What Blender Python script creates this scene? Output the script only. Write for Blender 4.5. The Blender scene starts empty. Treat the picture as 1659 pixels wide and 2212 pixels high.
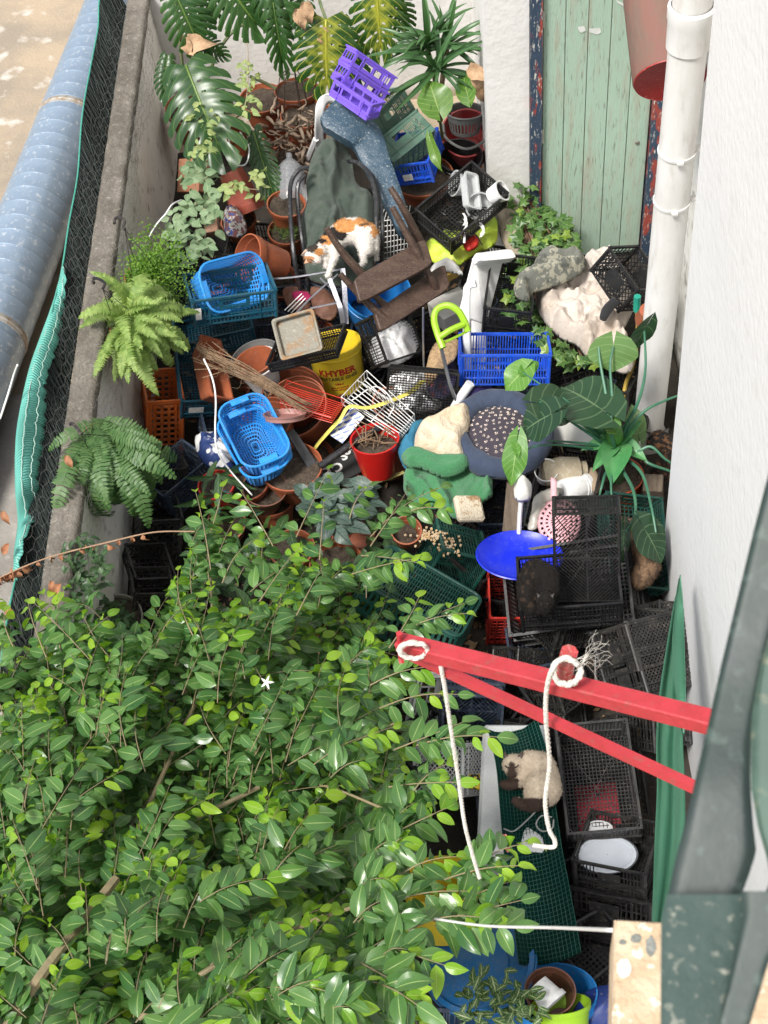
import bpy, math, random, time
import numpy as np
from mathutils import Vector, Matrix, Euler, noise

rnd = random.Random(7)
SC = bpy.context.scene
COL = SC.collection

# ------------------------------------------------------------------ camera
F_PX, CX, CY = 3067.0, 829.5, 1106.0          # focal length and centre for a 1659 x 2212 picture
CAM = np.array([0.0, 0.0, 6.6])
_dn = np.array([315.5, 2274.0, F_PX]); _dn /= np.linalg.norm(_dn)
_yf = np.array([-110.0, -4118.0, F_PX]); _yf -= _yf.dot(_dn) * _dn; _yf /= np.linalg.norm(_yf)
_zu = -_dn
M3 = np.array([np.cross(_yf, _zu), _yf, _zu])   # camera (x right, y down, z forward) to world
cam = bpy.data.cameras.new('camera')
cam.sensor_fit = 'VERTICAL'; cam.sensor_height = 24.0; cam.lens = F_PX / 2212.0 * 24.0
cam.clip_start = 0.05; cam.clip_end = 400.0
cam.dof.use_dof = True; cam.dof.focus_distance = 8.2; cam.dof.aperture_fstop = cam.lens / 3.6
cam_o = bpy.data.objects.new('camera', cam); COL.objects.link(cam_o)
_r, _u, _b = M3 @ np.array([1, 0, 0]), M3 @ np.array([0, -1, 0]), M3 @ np.array([0, 0, -1])
cam_o.matrix_world = Matrix([[_r[0], _u[0], _b[0], CAM[0]], [_r[1], _u[1], _b[1], CAM[1]], [_r[2], _u[2], _b[2], CAM[2]], [0, 0, 0, 1]])
SC.camera = cam_o

# ------------------------------------------------------------------ light
SUN_EL, SUN_AZ = math.radians(60), math.radians(226)    # azimuth measured from +y towards +x
world = bpy.data.worlds.new('World'); SC.world = world; world.use_nodes = True
_nt = world.node_tree; _bg = _nt.nodes['Background']
_sky = _nt.nodes.new('ShaderNodeTexSky'); _sky.sky_type = 'NISHITA'; _sky.sun_disc = False
_sky.sun_elevation = SUN_EL; _sky.sun_rotation = SUN_AZ; _sky.air_density = 1.0; _sky.dust_density = 3.5; _sky.ozone_density = 1.0
_hsv = _nt.nodes.new('ShaderNodeHueSaturation'); _hsv.inputs['Saturation'].default_value = 0.45
_nt.links.new(_sky.outputs[0], _hsv.inputs['Color']); _nt.links.new(_hsv.outputs[0], _bg.inputs[0]); _bg.inputs[1].default_value = 0.135
sun = bpy.data.lights.new('sun', 'SUN'); sun.energy = 3.3; sun.angle = math.radians(12); sun.color = (1.0, 0.965, 0.91)
sun_o = bpy.data.objects.new('sun', sun); COL.objects.link(sun_o)
_sd = Vector((math.sin(SUN_AZ) * math.cos(SUN_EL), math.cos(SUN_AZ) * math.cos(SUN_EL), math.sin(SUN_EL)))
sun_o.rotation_euler = _sd.to_track_quat('Z', 'Y').to_euler()
SC.view_settings.view_transform = 'Standard'; SC.view_settings.look = 'None'; SC.view_settings.gamma = 1.0
SC.view_settings.exposure = 0.45; SC.view_settings.use_curve_mapping = False
SC.render.engine = 'CYCLES'; SC.cycles.max_bounces = 6; SC.cycles.diffuse_bounces = 3; SC.cycles.glossy_bounces = 2
SC.cycles.transmission_bounces = 4; SC.cycles.transparent_max_bounces = 8; SC.cycles.use_denoising = True
SC.cycles.caustics_reflective = False; SC.cycles.caustics_refractive = False

# ------------------------------------------------------------------ placing things in the yard
def ray(u, v):
    d = M3 @ np.array([u - CX, v - CY, F_PX]); return d / np.linalg.norm(d)
def atz(u, v, z):
    d = ray(u, v); return CAM + d * ((z - CAM[2]) / d[2])
def aty(u, v, y):
    d = ray(u, v); return CAM + d * ((y - CAM[1]) / d[1])
def atx(u, v, x):
    d = ray(u, v); return CAM + d * ((x - CAM[0]) / d[0])
def atd(u, v, dist):
    return CAM + ray(u, v) * dist
def anchor(u, v, h):
    """a point of the yard seen at (u, v): h is its height, or ('y', distance) or ('x', ...)"""
    if isinstance(h, tuple): return {'y': aty, 'x': atx, 'd': atd}[h[0]](u, v, h[1])
    return atz(u, v, h)
def rotv(w):
    t = np.linalg.norm(w)
    if t < 1e-9: return np.eye(3)
    k = w / t; K = np.array([[0, -k[2], k[1]], [k[2], 0, -k[0]], [-k[1], k[0], 0]])
    return np.eye(3) + math.sin(t) * K + (1 - math.cos(t)) * K @ K
def fit(L, px, h, tilt=(0, 0), wt=0.12, name=''):
    """the pose of a thing from where a few of its points are seen; first point at height h"""
    L = np.array(L, float); px = np.array(px, float); A = anchor(px[0][0], px[0][1], h)
    E0 = np.array(Euler((math.radians(tilt[0]), math.radians(tilt[1]), 0)).to_matrix())
    z0 = E0[:, 2]
    def res(p, Rb):
        R = rotv(p[:3]) @ Rb; s = math.exp(p[3])
        W = A + (L - L[0]) @ R.T * s
        c = (W - CAM) @ M3
        q = c[:, :2] / c[:, 2:3] * F_PX + [CX, CY]
        tz = R[:, 2] - rotv(p[:3]) @ Rb[:, 2] * 0 - Rz @ z0
        return np.concatenate([((q - px) / 9.0)[1:].ravel(), tz * wt * 6, [p[3] / 0.13]])
    best = None
    for k in range(10):
        a = 2 * math.pi * k / 10
        Rz = np.array([[math.cos(a), -math.sin(a), 0], [math.sin(a), math.cos(a), 0], [0, 0, 1]])
        Rb = Rz @ E0; p = np.zeros(4); lam = 0.5; r = res(p, Rb); c0 = r @ r
        for it in range(26):
            J = np.stack([(res(p + e, Rb) - r) / 1e-4 for e in np.eye(4) * 1e-4], 1)
            st = np.linalg.solve(J.T @ J + lam * np.eye(4), -J.T @ r)
            n = np.linalg.norm(st[:3]); st = st if n < .5 else st * .5 / n
            r2 = res(p + st, Rb); c2 = r2 @ r2
            if c2 < c0:
                done = c0 - c2 < 1e-4 * c0
                p, r, c0, lam = p + st, r2, c2, lam * .4
                if done: break
            else: lam *= 4
            if lam > 1e4: break
        if best is None or c0 < best[0]: best = (c0, rotv(p[:3]) @ Rb, math.exp(p[3]))
    c0, R, s = best
    if DEBUG: print('FIT %-28s cost %6.2f scale %.2f up %s' % (name, c0, s, np.round(R[:, 2], 2)), 'z0', round(float(A[2]), 2))
    t = A - s * (R @ L[0])
    return Matrix([[*(R[0] * s), t[0]], [*(R[1] * s), t[1]], [*(R[2] * s), t[2]], [0, 0, 0, 1]])
DEBUG = False
def pose(u, v, h, rz=0, rx=0, ry=0, s=1.0):
    """a pose from one seen point; angles in degrees, rz turns about the vertical first axis last"""
    p = anchor(u, v, h)
    return Matrix.Translation(Vector(p)) @ Euler([math.radians(a) for a in (rx, ry, rz)]).to_matrix().to_4x4() @ Matrix.Scale(s, 4)

# ------------------------------------------------------------------ objects
def tag(o, label=None, cat=None, group=None, kind=None):
    for k, x in (('label', label), ('category', cat), ('group', group), ('kind', kind)):
        if x: o[k] = x
    return o
def T(name, label, cat, mat=None, group=None):
    o = bpy.data.objects.new(name, None); o.empty_display_size = .1; COL.objects.link(o)
    if mat is not None: o.matrix_world = mat
    return tag(o, label, cat, group)
def P(name, mesh, parent=None, label=None, kind=None, m=None):
    o = bpy.data.objects.new(name, mesh); COL.objects.link(o)
    if m is not None: o.matrix_local = m
    if parent is not None: o.parent = parent
    return tag(o, label, None, None, kind)
def loft(n0, n1, closed):
    return [(i, (i + 1) % n1 if closed else i + 1) for i in range(n0)]
class MB:
    def __init__(s): s.v = []; s.f = []; s.uv = []
    def add(s, vs, fs, uv=None):
        n = len(s.v); s.v += [tuple(map(float, p)) for p in vs]; s.f += [tuple(i + n for i in f) for f in fs]
        s.uv += uv if uv else [(0.5, 0.5)] * len(vs); return s
    def box(s, c, d, R=None):
        x, y, z = d[0] / 2, d[1] / 2, d[2] / 2
        q = [(-x, -y, -z), (x, -y, -z), (x, y, -z), (-x, y, -z), (-x, -y, z), (x, -y, z), (x, y, z), (-x, y, z)]
        if R is not None: q = [tuple(R @ Vector(p)) for p in q]
        return s.add([(p[0] + c[0], p[1] + c[1], p[2] + c[2]) for p in q],
                     [(3, 2, 1, 0), (4, 5, 6, 7), (0, 1, 5, 4), (1, 2, 6, 5), (2, 3, 7, 6), (3, 0, 4, 7)])
    def span(s, a, b):
        return s.box([(a[i] + b[i]) / 2 for i in range(3)], [abs(b[i] - a[i]) for i in range(3)])
    def tube(s, pts, r, n=6, cap=True, closed=False, flat=1.0):
        pts = [Vector(p) for p in pts]; m = len(pts)
        rr = r if isinstance(r, (list, tuple)) else [r] * m
        vs = []; up = None
        for i, p in enumerate(pts):
            a = pts[(i - 1) % m] if closed or i else p; b = pts[(i + 1) % m] if closed or i < m - 1 else p
            t = (b - a).normalized() if (b - a).length > 1e-9 else Vector((0, 0, 1))
            if up is None: up = Vector((0, 0, 1)) if abs(t.z) < .9 else Vector((1, 0, 0))
            x = t.cross(up)
            if x.length < 1e-6: x = t.orthogonal()
            x.normalize(); y = x.cross(t); up = y
            for k in range(n):
                w = 2 * math.pi * k / n; vs.append(p + (x * math.cos(w) + y * math.sin(w) * flat) * rr[i])
        fs = []
        for i in range(m if closed else m - 1):
            j = (i + 1) % m
            for k in range(n): l = (k + 1) % n; fs.append((i * n + k, i * n + l, j * n + l, j * n + k))
        if cap and not closed: fs.append(tuple(range(n - 1, -1, -1))); fs.append(tuple((m - 1) * n + k for k in range(n)))
        return s.add(vs, fs)
    def lathe(s, prof, n=32, c=(0, 0, 0), sx=1, sy=1, cap=False, wob=0):
        vs = [(c[0] + r * math.cos(2 * math.pi * k / n) * sx * (1 + wob * math.sin(3 * 2 * math.pi * k / n + z * 9)), c[1] + r * math.sin(2 * math.pi * k / n) * sy, c[2] + z) for r, z in prof for k in range(n)]
        fs = [(i * n + k, i * n + (k + 1) % n, (i + 1) * n + (k + 1) % n, (i + 1) * n + k) for i in range(len(prof) - 1) for k in range(n)]
        if cap: fs.append(tuple((len(prof) - 1) * n + k for k in range(n)))
        return s.add(vs, fs)
    def grid(s, A, keep=None, th=0.0, closed_u=False, uv=None):
        """A[i][j] points; keep(i,j) says which cells are there; th gives thickness"""
        A = np.asarray(A, float); nu, nv = A.shape[:2]
        du = np.gradient(A, axis=0); dv = np.gradient(A, axis=1)
        N = np.cross(du, dv); L = np.linalg.norm(N, axis=2, keepdims=True); N = N / np.where(L < 1e-12, 1, L)
        top = (A + N * th / 2).reshape(-1, 3); cu = nu if closed_u else nu - 1
        idx = lambda i, j: (i % nu) * nv + j
        K = [[(keep is None or keep(i, j)) for j in range(nv - 1)] for i in range(cu)]
        fs = []
        for i in range(cu):
            for j in range(nv - 1):
                if K[i][j]: fs.append((idx(i, j), idx(i + 1, j), idx(i + 1, j + 1), idx(i, j + 1)))
        vs = top
        if th > 0:
            o = nu * nv; vs = np.concatenate([top, (A - N * th / 2).reshape(-1, 3)])
            fs += [tuple(q + o for q in reversed(f)) for f in fs]
            def k(i, j):
                if closed_u: i %= nu
                return 0 <= i < cu and 0 <= j < nv - 1 and K[i][j]
            for i in range(cu):
                for j in range(nv - 1):
                    if not K[i][j]: continue
                    q = [idx(i, j), idx(i + 1, j), idx(i + 1, j + 1), idx(i, j + 1)]
                    for e, (a, b) in ((k(i, j - 1), (q[0], q[1])), (k(i + 1, j), (q[1], q[2])), (k(i, j + 1), (q[2], q[3])), (k(i - 1, j), (q[3], q[0]))):
                        if not e: fs.append((b, a, a + o, b + o))
        uvs = None
        if uv is not None:
            uvs = [tuple(x) for x in np.asarray(uv, float).reshape(-1, 2)]
            if th > 0: uvs = uvs * 2
        s.add(vs, fs, uvs); return s
    def merge(s, o, m):
        return s.add([tuple(m @ Vector(p)) for p in o.v], o.f, list(o.uv))
    def mesh(s, name, mat, smooth=False, uv=False):
        me = bpy.data.meshes.new(name); me.from_pydata(s.v, [], s.f)
        if uv:
            l = me.uv_layers.new(name='UVMap'); vi = np.empty(len(me.loops), np.int32); me.loops.foreach_get('vertex_index', vi)
            l.data.foreach_set('uv', np.asarray(s.uv, np.float32)[vi].ravel())
        if smooth: me.polygons.foreach_set('use_smooth', [True] * len(me.polygons))
        if smooth and smooth != 'all':
            try: me.set_sharp_from_angle(angle=math.radians(38))
            except Exception: pass
        me.materials.append(mat); me.update(); return me
def part(name, mb, mat, parent, smooth=False, **k):
    uv = k.pop('uv', False)
    return P(name, mb.mesh(name, mat, smooth, uv), parent, **k)
def solo(name, mb, mat, label, cat, group=None, smooth=False, uv=False, m=None):
    o = P(name, mb.mesh(name, mat, smooth, uv)); 
    if m is not None: o.matrix_world = m
    return tag(o, label, cat, group)
def curve_pts(ctrl, n=24):
    """a smooth path through control points"""
    c = [Vector(p) for p in ctrl]; c = [c[0] * 2 - c[1]] + c + [c[-1] * 2 - c[-2]]; out = []
    segs = len(c) - 3
    for i in range(segs):
        a, b, d, e = c[i:i + 4]; m = max(2, n // segs)
        for k in range(m + (i == segs - 1)):
            t = k / m; out.append(.5 * ((2 * b) + (d - a) * t + (2 * a - 5 * b + 4 * d - e) * t * t + (3 * b - a - 3 * d + e) * t ** 3))
    return out
def path_px(pp, n=24):
    return curve_pts([anchor(*p) for p in pp], n)

# ------------------------------------------------------------------ materials
_mats = {}
def mat(name, col, rough=.5, col2=None, amt=.5, sc=6.0, detail=6, metal=0.0, bump=.15, bsc=None, spec=.5, speck=None, speck_amt=.12, speck_sc=60, coords='Object', trans=0, stretch=None, edge=(.42, .62), coat=0, sheen=0, alpha=None, turn=None):
    if name in _mats: return _mats[name]
    m = bpy.data.materials.new(name); m.use_nodes = True; nt = m.node_tree; N = nt.nodes; Lk = nt.links.new
    b = N['Principled BSDF']; tc = N.new('ShaderNodeTexCoord'); oi = N.new('ShaderNodeObjectInfo')
    add = N.new('ShaderNodeVectorMath'); add.operation = 'ADD'; mul = N.new('ShaderNodeVectorMath'); mul.operation = 'SCALE'
    comb = N.new('ShaderNodeCombineXYZ'); [Lk(oi.outputs['Random'], comb.inputs[i]) for i in range(3)]
    Lk(comb.outputs[0], mul.inputs[0]); mul.inputs['Scale'].default_value = 13.0
    Lk(tc.outputs[coords], add.inputs[0]); Lk(mul.outputs[0], add.inputs[1]); vec = add.outputs[0]
    if stretch or turn:
        mp = N.new('ShaderNodeMapping'); mp.inputs['Scale'].default_value = stretch or (1, 1, 1)
        if turn: mp.inputs['Rotation'].default_value = turn
        Lk(vec, mp.inputs[0]); vec = mp.outputs[0]
    n1 = N.new('ShaderNodeTexNoise'); n1.inputs['Scale'].default_value = sc; n1.inputs['Detail'].default_value = detail; n1.inputs['Roughness'].default_value = .65; Lk(vec, n1.inputs['Vector'])
    r1 = N.new('ShaderNodeMapRange'); r1.inputs[1].default_value, r1.inputs[2].default_value = edge; Lk(n1.outputs['Fac'], r1.inputs[0]); r1.inputs[4].default_value = amt
    mx = N.new('ShaderNodeMix'); mx.data_type = 'RGBA'; mx.inputs[6].default_value = (*col, 1); c2 = col2 or tuple(c * .55 for c in col); mx.inputs[7].default_value = (*c2, 1); Lk(r1.outputs[0], mx.inputs[0])
    out = mx.outputs[2]
    n2 = N.new('ShaderNodeTexNoise'); n2.inputs['Scale'].default_value = speck_sc; n2.inputs['Detail'].default_value = 4; Lk(vec, n2.inputs['Vector'])
    if speck:
        r2 = N.new('ShaderNodeMapRange'); r2.inputs[1].default_value = .58; r2.inputs[2].default_value = .70; r2.inputs[4].default_value = speck_amt * 4; Lk(n2.outputs['Fac'], r2.inputs[0])
        m2 = N.new('ShaderNodeMix'); m2.data_type = 'RGBA'; Lk(out, m2.inputs[6]); m2.inputs[7].default_value = (*speck, 1); Lk(r2.outputs[0], m2.inputs[0]); out = m2.outputs[2]
    Lk(out, b.inputs['Base Color'])
    rr = N.new('ShaderNodeMapRange'); rr.inputs[3].default_value = max(.05, rough - .12); rr.inputs[4].default_value = min(1, rough + .15); Lk(n1.outputs['Fac'], rr.inputs[0]); Lk(rr.outputs[0], b.inputs['Roughness'])
    b.inputs['Metallic'].default_value = metal; b.inputs['Specular IOR Level'].default_value = spec
    if coat: b.inputs['Coat Weight'].default_value = coat; b.inputs['Coat Roughness'].default_value = .15
    if sheen: b.inputs['Sheen Weight'].default_value = sheen * .35; b.inputs['Sheen Roughness'].default_value = .6
    if trans: b.inputs['Transmission Weight'].default_value = trans; b.inputs['IOR'].default_value = 1.35
    if alpha is not None: b.inputs['Alpha'].default_value = alpha
    if bump:
        nb = N.new('ShaderNodeTexNoise'); nb.inputs['Scale'].default_value = bsc or sc * 5; nb.inputs['Detail'].default_value = 5; Lk(vec, nb.inputs['Vector'])
        bp = N.new('ShaderNodeBump'); bp.inputs['Strength'].default_value = bump; bp.inputs['Distance'].default_value = .01; Lk(nb.outputs['Fac'], bp.inputs['Height']); Lk(bp.outputs[0], b.inputs['Normal'])
    _mats[name] = m; m['out'] = out.node.name; return m
def plastic(name, col, rough=.38, dirt=.35, dust=(.22, .19, .15)):
    return mat(name, col, rough, col2=tuple(c * .7 + d * .3 for c, d in zip(col, dust)), amt=dirt * 1.6, sc=9, bump=.06, bsc=50, speck=dust, speck_amt=dirt * .35, speck_sc=45, spec=.38)
def leafmat(name, c1, c2, vein=(.25, .35, .1), rough=.35, var=.5, nveins=7, vein_w=.05, yellow=None, yel=.0, transl=.3, patch=None, side=.55, core=None):
    """leaf: colour varies from leaf to leaf, pale midrib and side veins follow the blade"""
    m = bpy.data.materials.new(name); m.use_nodes = True; nt = m.node_tree; N = nt.nodes; Lk = nt.links.new; b = N['Principled BSDF']
    geo = N.new('ShaderNodeNewGeometry'); oi = N.new('ShaderNodeObjectInfo'); uv = N.new('ShaderNodeUVMap'); sep = N.new('ShaderNodeSeparateXYZ'); Lk(uv.outputs[0], sep.inputs[0])
    def math_(op, a, b2=None, c=None):
        n = N.new('ShaderNodeMath'); n.operation = op
        for i, x in enumerate((a, b2, c)):
            if x is None: continue
            if isinstance(x, (int, float)): n.inputs[i].default_value = x
            else: Lk(x, n.inputs[i])
        return n.outputs[0]
    rand = math_('FRACT', math_('ADD', geo.outputs['Random Per Island'], math_('MULTIPLY', oi.outputs['Random'], 7.31)))
    tc = N.new('ShaderNodeTexCoord'); ns = N.new('ShaderNodeTexNoise'); ns.inputs['Scale'].default_value = 14; Lk(tc.outputs['Object'], ns.inputs['Vector'])
    f = math_('ADD', math_('MULTIPLY', rand, var), math_('MULTIPLY', math_('SUBTRACT', ns.outputs['Fac'], .5), .8))
    mx = N.new('ShaderNodeMix'); mx.data_type = 'RGBA'; mx.clamp_factor = True; mx.inputs[6].default_value = (*c1, 1); mx.inputs[7].default_value = (*c2, 1); Lk(f, mx.inputs[0]); out = mx.outputs[2]
    if yellow:
        g = math_('GREATER_THAN', rand, 1 - yel); my = N.new('ShaderNodeMix'); my.data_type = 'RGBA'; Lk(g, my.inputs[0]); Lk(out, my.inputs[6]); my.inputs[7].default_value = (*yellow, 1); out = my.outputs[2]
    d = math_('ABSOLUTE', math_('SUBTRACT', sep.outputs[0], .5)); mid = math_('LESS_THAN', d, vein_w * .5)
    ph = math_('FRACT', math_('SUBTRACT', math_('MULTIPLY', sep.outputs[1], nveins), math_('MULTIPLY', d, nveins * .55))); sv = math_('MULTIPLY', math_('LESS_THAN', ph, .12), side)
    vf = math_('MAXIMUM', mid, sv); mv = N.new('ShaderNodeMix'); mv.data_type = 'RGBA'; Lk(vf, mv.inputs[0]); Lk(out, mv.inputs[6]); mv.inputs[7].default_value = (*vein, 1); out = mv.outputs[2]
    if core:
        cf = math_('SUBTRACT', math_('ADD', .75, math_('MULTIPLY', math_('SUBTRACT', ns.outputs['Fac'], .5), 2.4)), math_('MULTIPLY', d, 3.0)); mc = N.new('ShaderNodeMix'); mc.data_type = 'RGBA'; mc.clamp_factor = True; Lk(cf, mc.inputs[0]); Lk(out, mc.inputs[6]); mc.inputs[7].default_value = (*core, 1); out = mc.outputs[2]
    if patch:
        pn = N.new('ShaderNodeTexNoise'); pn.inputs['Scale'].default_value = 7; pn.inputs['Detail'].default_value = 6; Lk(tc.outputs['Object'], pn.inputs['Vector'])
        pr = N.new('ShaderNodeMapRange'); pr.inputs[1].default_value = .58; pr.inputs[2].default_value = .62; Lk(pn.outputs['Fac'], pr.inputs[0])
        mp = N.new('ShaderNodeMix'); mp.data_type = 'RGBA'; Lk(pr.outputs[0], mp.inputs[0]); Lk(out, mp.inputs[6]); mp.inputs[7].default_value = (*patch, 1); out = mp.outputs[2]
    Lk(out, b.inputs['Base Color']); b.inputs['Roughness'].default_value = rough; b.inputs['Specular IOR Level'].default_value = .5
    bp = N.new('ShaderNodeBump'); bp.inputs['Strength'].default_value = .35; bp.inputs['Distance'].default_value = .003; Lk(math_('ADD', vf, ns.outputs['Fac']), bp.inputs['Height']); Lk(bp.outputs[0], b.inputs['Normal'])
    tr = N.new('ShaderNodeBsdfTranslucent'); bright = N.new('ShaderNodeMix'); bright.data_type = 'RGBA'; bright.blend_type = 'MULTIPLY'; bright.inputs[0].default_value = 1; Lk(out, bright.inputs[6]); bright.inputs[7].default_value = (1.5, 1.7, .8, 1); Lk(bright.outputs[2], tr.inputs[0])
    ms = N.new('ShaderNodeMixShader'); ms.inputs[0].default_value = transl; Lk(b.outputs[0], ms.inputs[1]); Lk(tr.outputs[0], ms.inputs[2]); Lk(ms.outputs[0], N['Material Output'].inputs[0])
    return m
BLACK = lambda: plastic('black_plastic', (.010, .0105, .0115), .36, .14, (.12, .105, .085))
TERRA = lambda: mat('terracotta_plastic', (.37, .105, .045), .42, (.24, .075, .04), .8, 7, bump=.08, speck=(.3, .22, .17), speck_amt=.08)
SOIL = lambda: mat('soil', (.045, .032, .022), .95, (.09, .065, .045), .8, 30, bump=1.0, bsc=60, speck=(.2, .17, .13), speck_amt=.12, speck_sc=90)
# ------------------------------------------------------------------ lattice panels and crates
def clip(p, q, w, h):
    (x0, y0), (x1, y1) = p, q; t0, t1 = 0.0, 1.0; dx, dy = x1 - x0, y1 - y0
    for a, b in ((-dx, x0), (dx, w - x0), (-dy, y0), (dy, h - y0)):
        if abs(a) < 1e-12:
            if b < 0: return None
        else:
            r = b / a
            if a < 0: t0 = max(t0, r)
            else: t1 = min(t1, r)
    if t1 - t0 < 1e-4: return None
    return (x0 + dx * t0, y0 + dy * t0), (x0 + dx * t1, y0 + dy * t1)
def panel(w, h, style, b=.005, pitch=.02, rails=(0.33, .66)):
    """bars of a panel w x h: rectangles (x0,y0,x1,y1) and slanting bars (p,q)"""
    R, D = [], []
    fr = b * 1.6
    R += [(0, 0, w, fr), (0, h - fr, w, h), (0, fr, fr, h - fr), (w - fr, fr, w, h - fr)]
    if style == 'solid': return [(0, 0, w, h)], []
    if style.startswith('slots'):
        if style == 'slotsH': hole = (w * .36, w * .64, h * .62, h * .84)
        elif style == 'slotsP': hole = (w * .34, w * .66, h * .18, h * .72)
        else: hole = None
        for t in rails: R.append((fr, h * t - b / 2, w - fr, h * t + b / 2))
        n = max(2, int(w / pitch))
        for i in range(1, n):
            x = w * i / n
            if hole and hole[0] - b < x < hole[1] + b:
                if style == 'slotsH': R.append((x - b / 2, fr, x + b / 2, hole[2] - .004))
                continue
            R.append((x - b / 2, fr, x + b / 2, h - fr))
        if hole:
            a0, a1, c0, c1 = hole
            if style == 'slotsH': R += [(a0 - .02, c0 - .018, a1 + .02, c0), (a0 - .02, c1, a1 + .02, h - fr), (a0 - .02, c0, a0, c1), (a1, c0, a1 + .02, c1)]
            else: R += [(a0, c0, a1, c1)]
    elif style == 'grid':
        n, k = max(2, round(w / pitch)), max(2, round(h / pitch))
        R += [(w * i / n - b / 2, fr, w * i / n + b / 2, h - fr) for i in range(1, n)] + [(fr, h * j / k - b / 2, w - fr, h * j / k + b / 2) for j in range(1, k)]
    elif style == 'windows':                              # a row of big openings above a solid band
        n = 4
        R += [(0, 0, w, h * .42), (0, h * .82, w, h)] + [(w * i / n - w * .022, h * .42, w * i / n + w * .022, h * .82) for i in range(n + 1) if 0 < i < n] + [(0, h * .42, w * .05, h * .82), (w * .95, h * .42, w, h * .82)]
        R = R[4:]
    elif style == 'solidslots':                           # mostly solid with a handle hole and groups of slots
        R = [(0, 0, w, h * .22), (0, h * .86, w, h), (0, h * .22, w * .12, h * .86), (w * .12, h * .22, w * .3, h * .86)]
        a0, a1, c0, c1 = w * .3, w * .56, h * .56, h * .8
        R += [(a0, h * .22, a1, c0), (a0, c1, a1, h * .86), (a1, h * .22, w * .6, h * .86)]
        n = 9
        for i in range(n):
            x = w * (.6 + .3 * i / n); R += [(x + w * .017, h * .22, x + w * .035, h * .86)]
        for t in (.4, .62): R += [(w * .6, h * t, w * .9, h * t + b * 1.4)]
        R += [(w * .9, h * .22, w, h * .86)]
    elif style in ('diamond', 'diamondP'):
        n = int((w + h) / pitch) + 1
        for i in range(-n, n + 1):
            for p, q in (((i * pitch, 0), (i * pitch + h, h)), ((i * pitch, h), (i * pitch + h, 0))):
                c = clip(p, q, w, h)
                if c: D.append(c)
        if style == 'diamondP': R.append((w * .3, h * .3, w * .7, h * .75))
    elif style == 'diag':                                  # slanting bars mirrored in four quarters, with a star
        for sx in (0, 1):
            for sy in (0, 1):
                qw, qh = w / 2, h / 2; n = int((qw + qh) / (pitch * 1.3)) + 1
                for i in range(1, n):
                    c0 = i * pitch * 1.3; c = clip((c0, 0), (c0 - qw - qh, qw + qh), qw, qh) if (sx + sy) % 2 == 0 else clip((qw - c0, 0), (qw - c0 + qw + qh, qw + qh), qw, qh)
                    if c: D.append(((c[0][0] + sx * qw, c[0][1] + sy * qh), (c[1][0] + sx * qw, c[1][1] + sy * qh)))
        R += [(w / 2 - b, fr, w / 2 + b, h - fr), (fr, h / 2 - b, w - fr, h / 2 + b)]
        D += [((fr, fr), (w - fr, h - fr)), ((fr, h - fr), (w - fr, fr))]
        R += [(w / 2 - .02, h / 2 - .02, w / 2 + .02, h / 2 + .02)]
    elif style == 'gridX':
        r2, _ = panel(w, h, 'grid', b, pitch); R = r2; D += [((fr, fr), (w - fr, h - fr)), ((fr, h - fr), (w - fr, fr))]
    elif style == 'star':
        r2, _ = panel(w, h, 'grid', b, pitch * 1.1); R = r2
        for k in range(8):
            a = k * math.pi / 4; c = clip((w / 2, h / 2), (w / 2 + math.cos(a) * w, h / 2 + math.sin(a) * w), w, h); D.append(c)
    elif style == 'web':
        for r in np.arange(.05, .5, pitch):
            for cx_, cy_ in ((w / 2, 0), (w / 2, h)):
                for k in range(24):
                    a, a2 = math.pi * 2 * k / 24, math.pi * 2 * (k + 1) / 24
                    c = clip((cx_ + r * math.cos(a), cy_ + r * math.sin(a)), (cx_ + r * math.cos(a2), cy_ + r * math.sin(a2)), w, h)
                    if c: D.append(c)
        R += [(0, 0, w * .14, h), (w * .4, h * .35, w * .6, h * .65)]
    return R, D
def panel_mb(w, h, style, t=.004, org=(0, 0, 0), X=(1, 0, 0), Y=(0, 0, 1), **k):
    R, D = panel(w, h, style, **k); mb = MB(); X, Y, O = Vector(X), Vector(Y), Vector(org); Z = X.cross(Y)
    for i, (x0, y0, x1, y1) in enumerate(R):
        tt = t * (1 + .13 * (i % 3))                       # crossing bars never share a face
        q = [O + X * a + Y * c + Z * d for d in (-tt / 2, tt / 2) for a, c in ((x0, y0), (x1, y0), (x1, y1), (x0, y1))]
        mb.add(q, [(3, 2, 1, 0), (4, 5, 6, 7), (0, 1, 5, 4), (1, 2, 6, 5), (2, 3, 7, 6), (3, 0, 4, 7)])
    bw = k.get('b', .005) / 2
    for i, (p, q) in enumerate(D):
        d = Vector((q[0] - p[0], q[1] - p[1], 0)).normalized(); n = Vector((-d.y, d.x)) * bw; tt = t * (.85 + .1 * (i % 3))
        cs = [(p[0] - n.x, p[1] - n.y), (q[0] - n.x, q[1] - n.y), (q[0] + n.x, q[1] + n.y), (p[0] + n.x, p[1] + n.y)]
        v = [O + X * a + Y * c + Z * e for e in (-tt / 2, tt / 2) for a, c in cs]
        mb.add(v, [(3, 2, 1, 0), (4, 5, 6, 7), (0, 1, 5, 4), (1, 2, 6, 5), (2, 3, 7, 6), (3, 0, 4, 7)])
    return mb
_crates = {}
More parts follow.
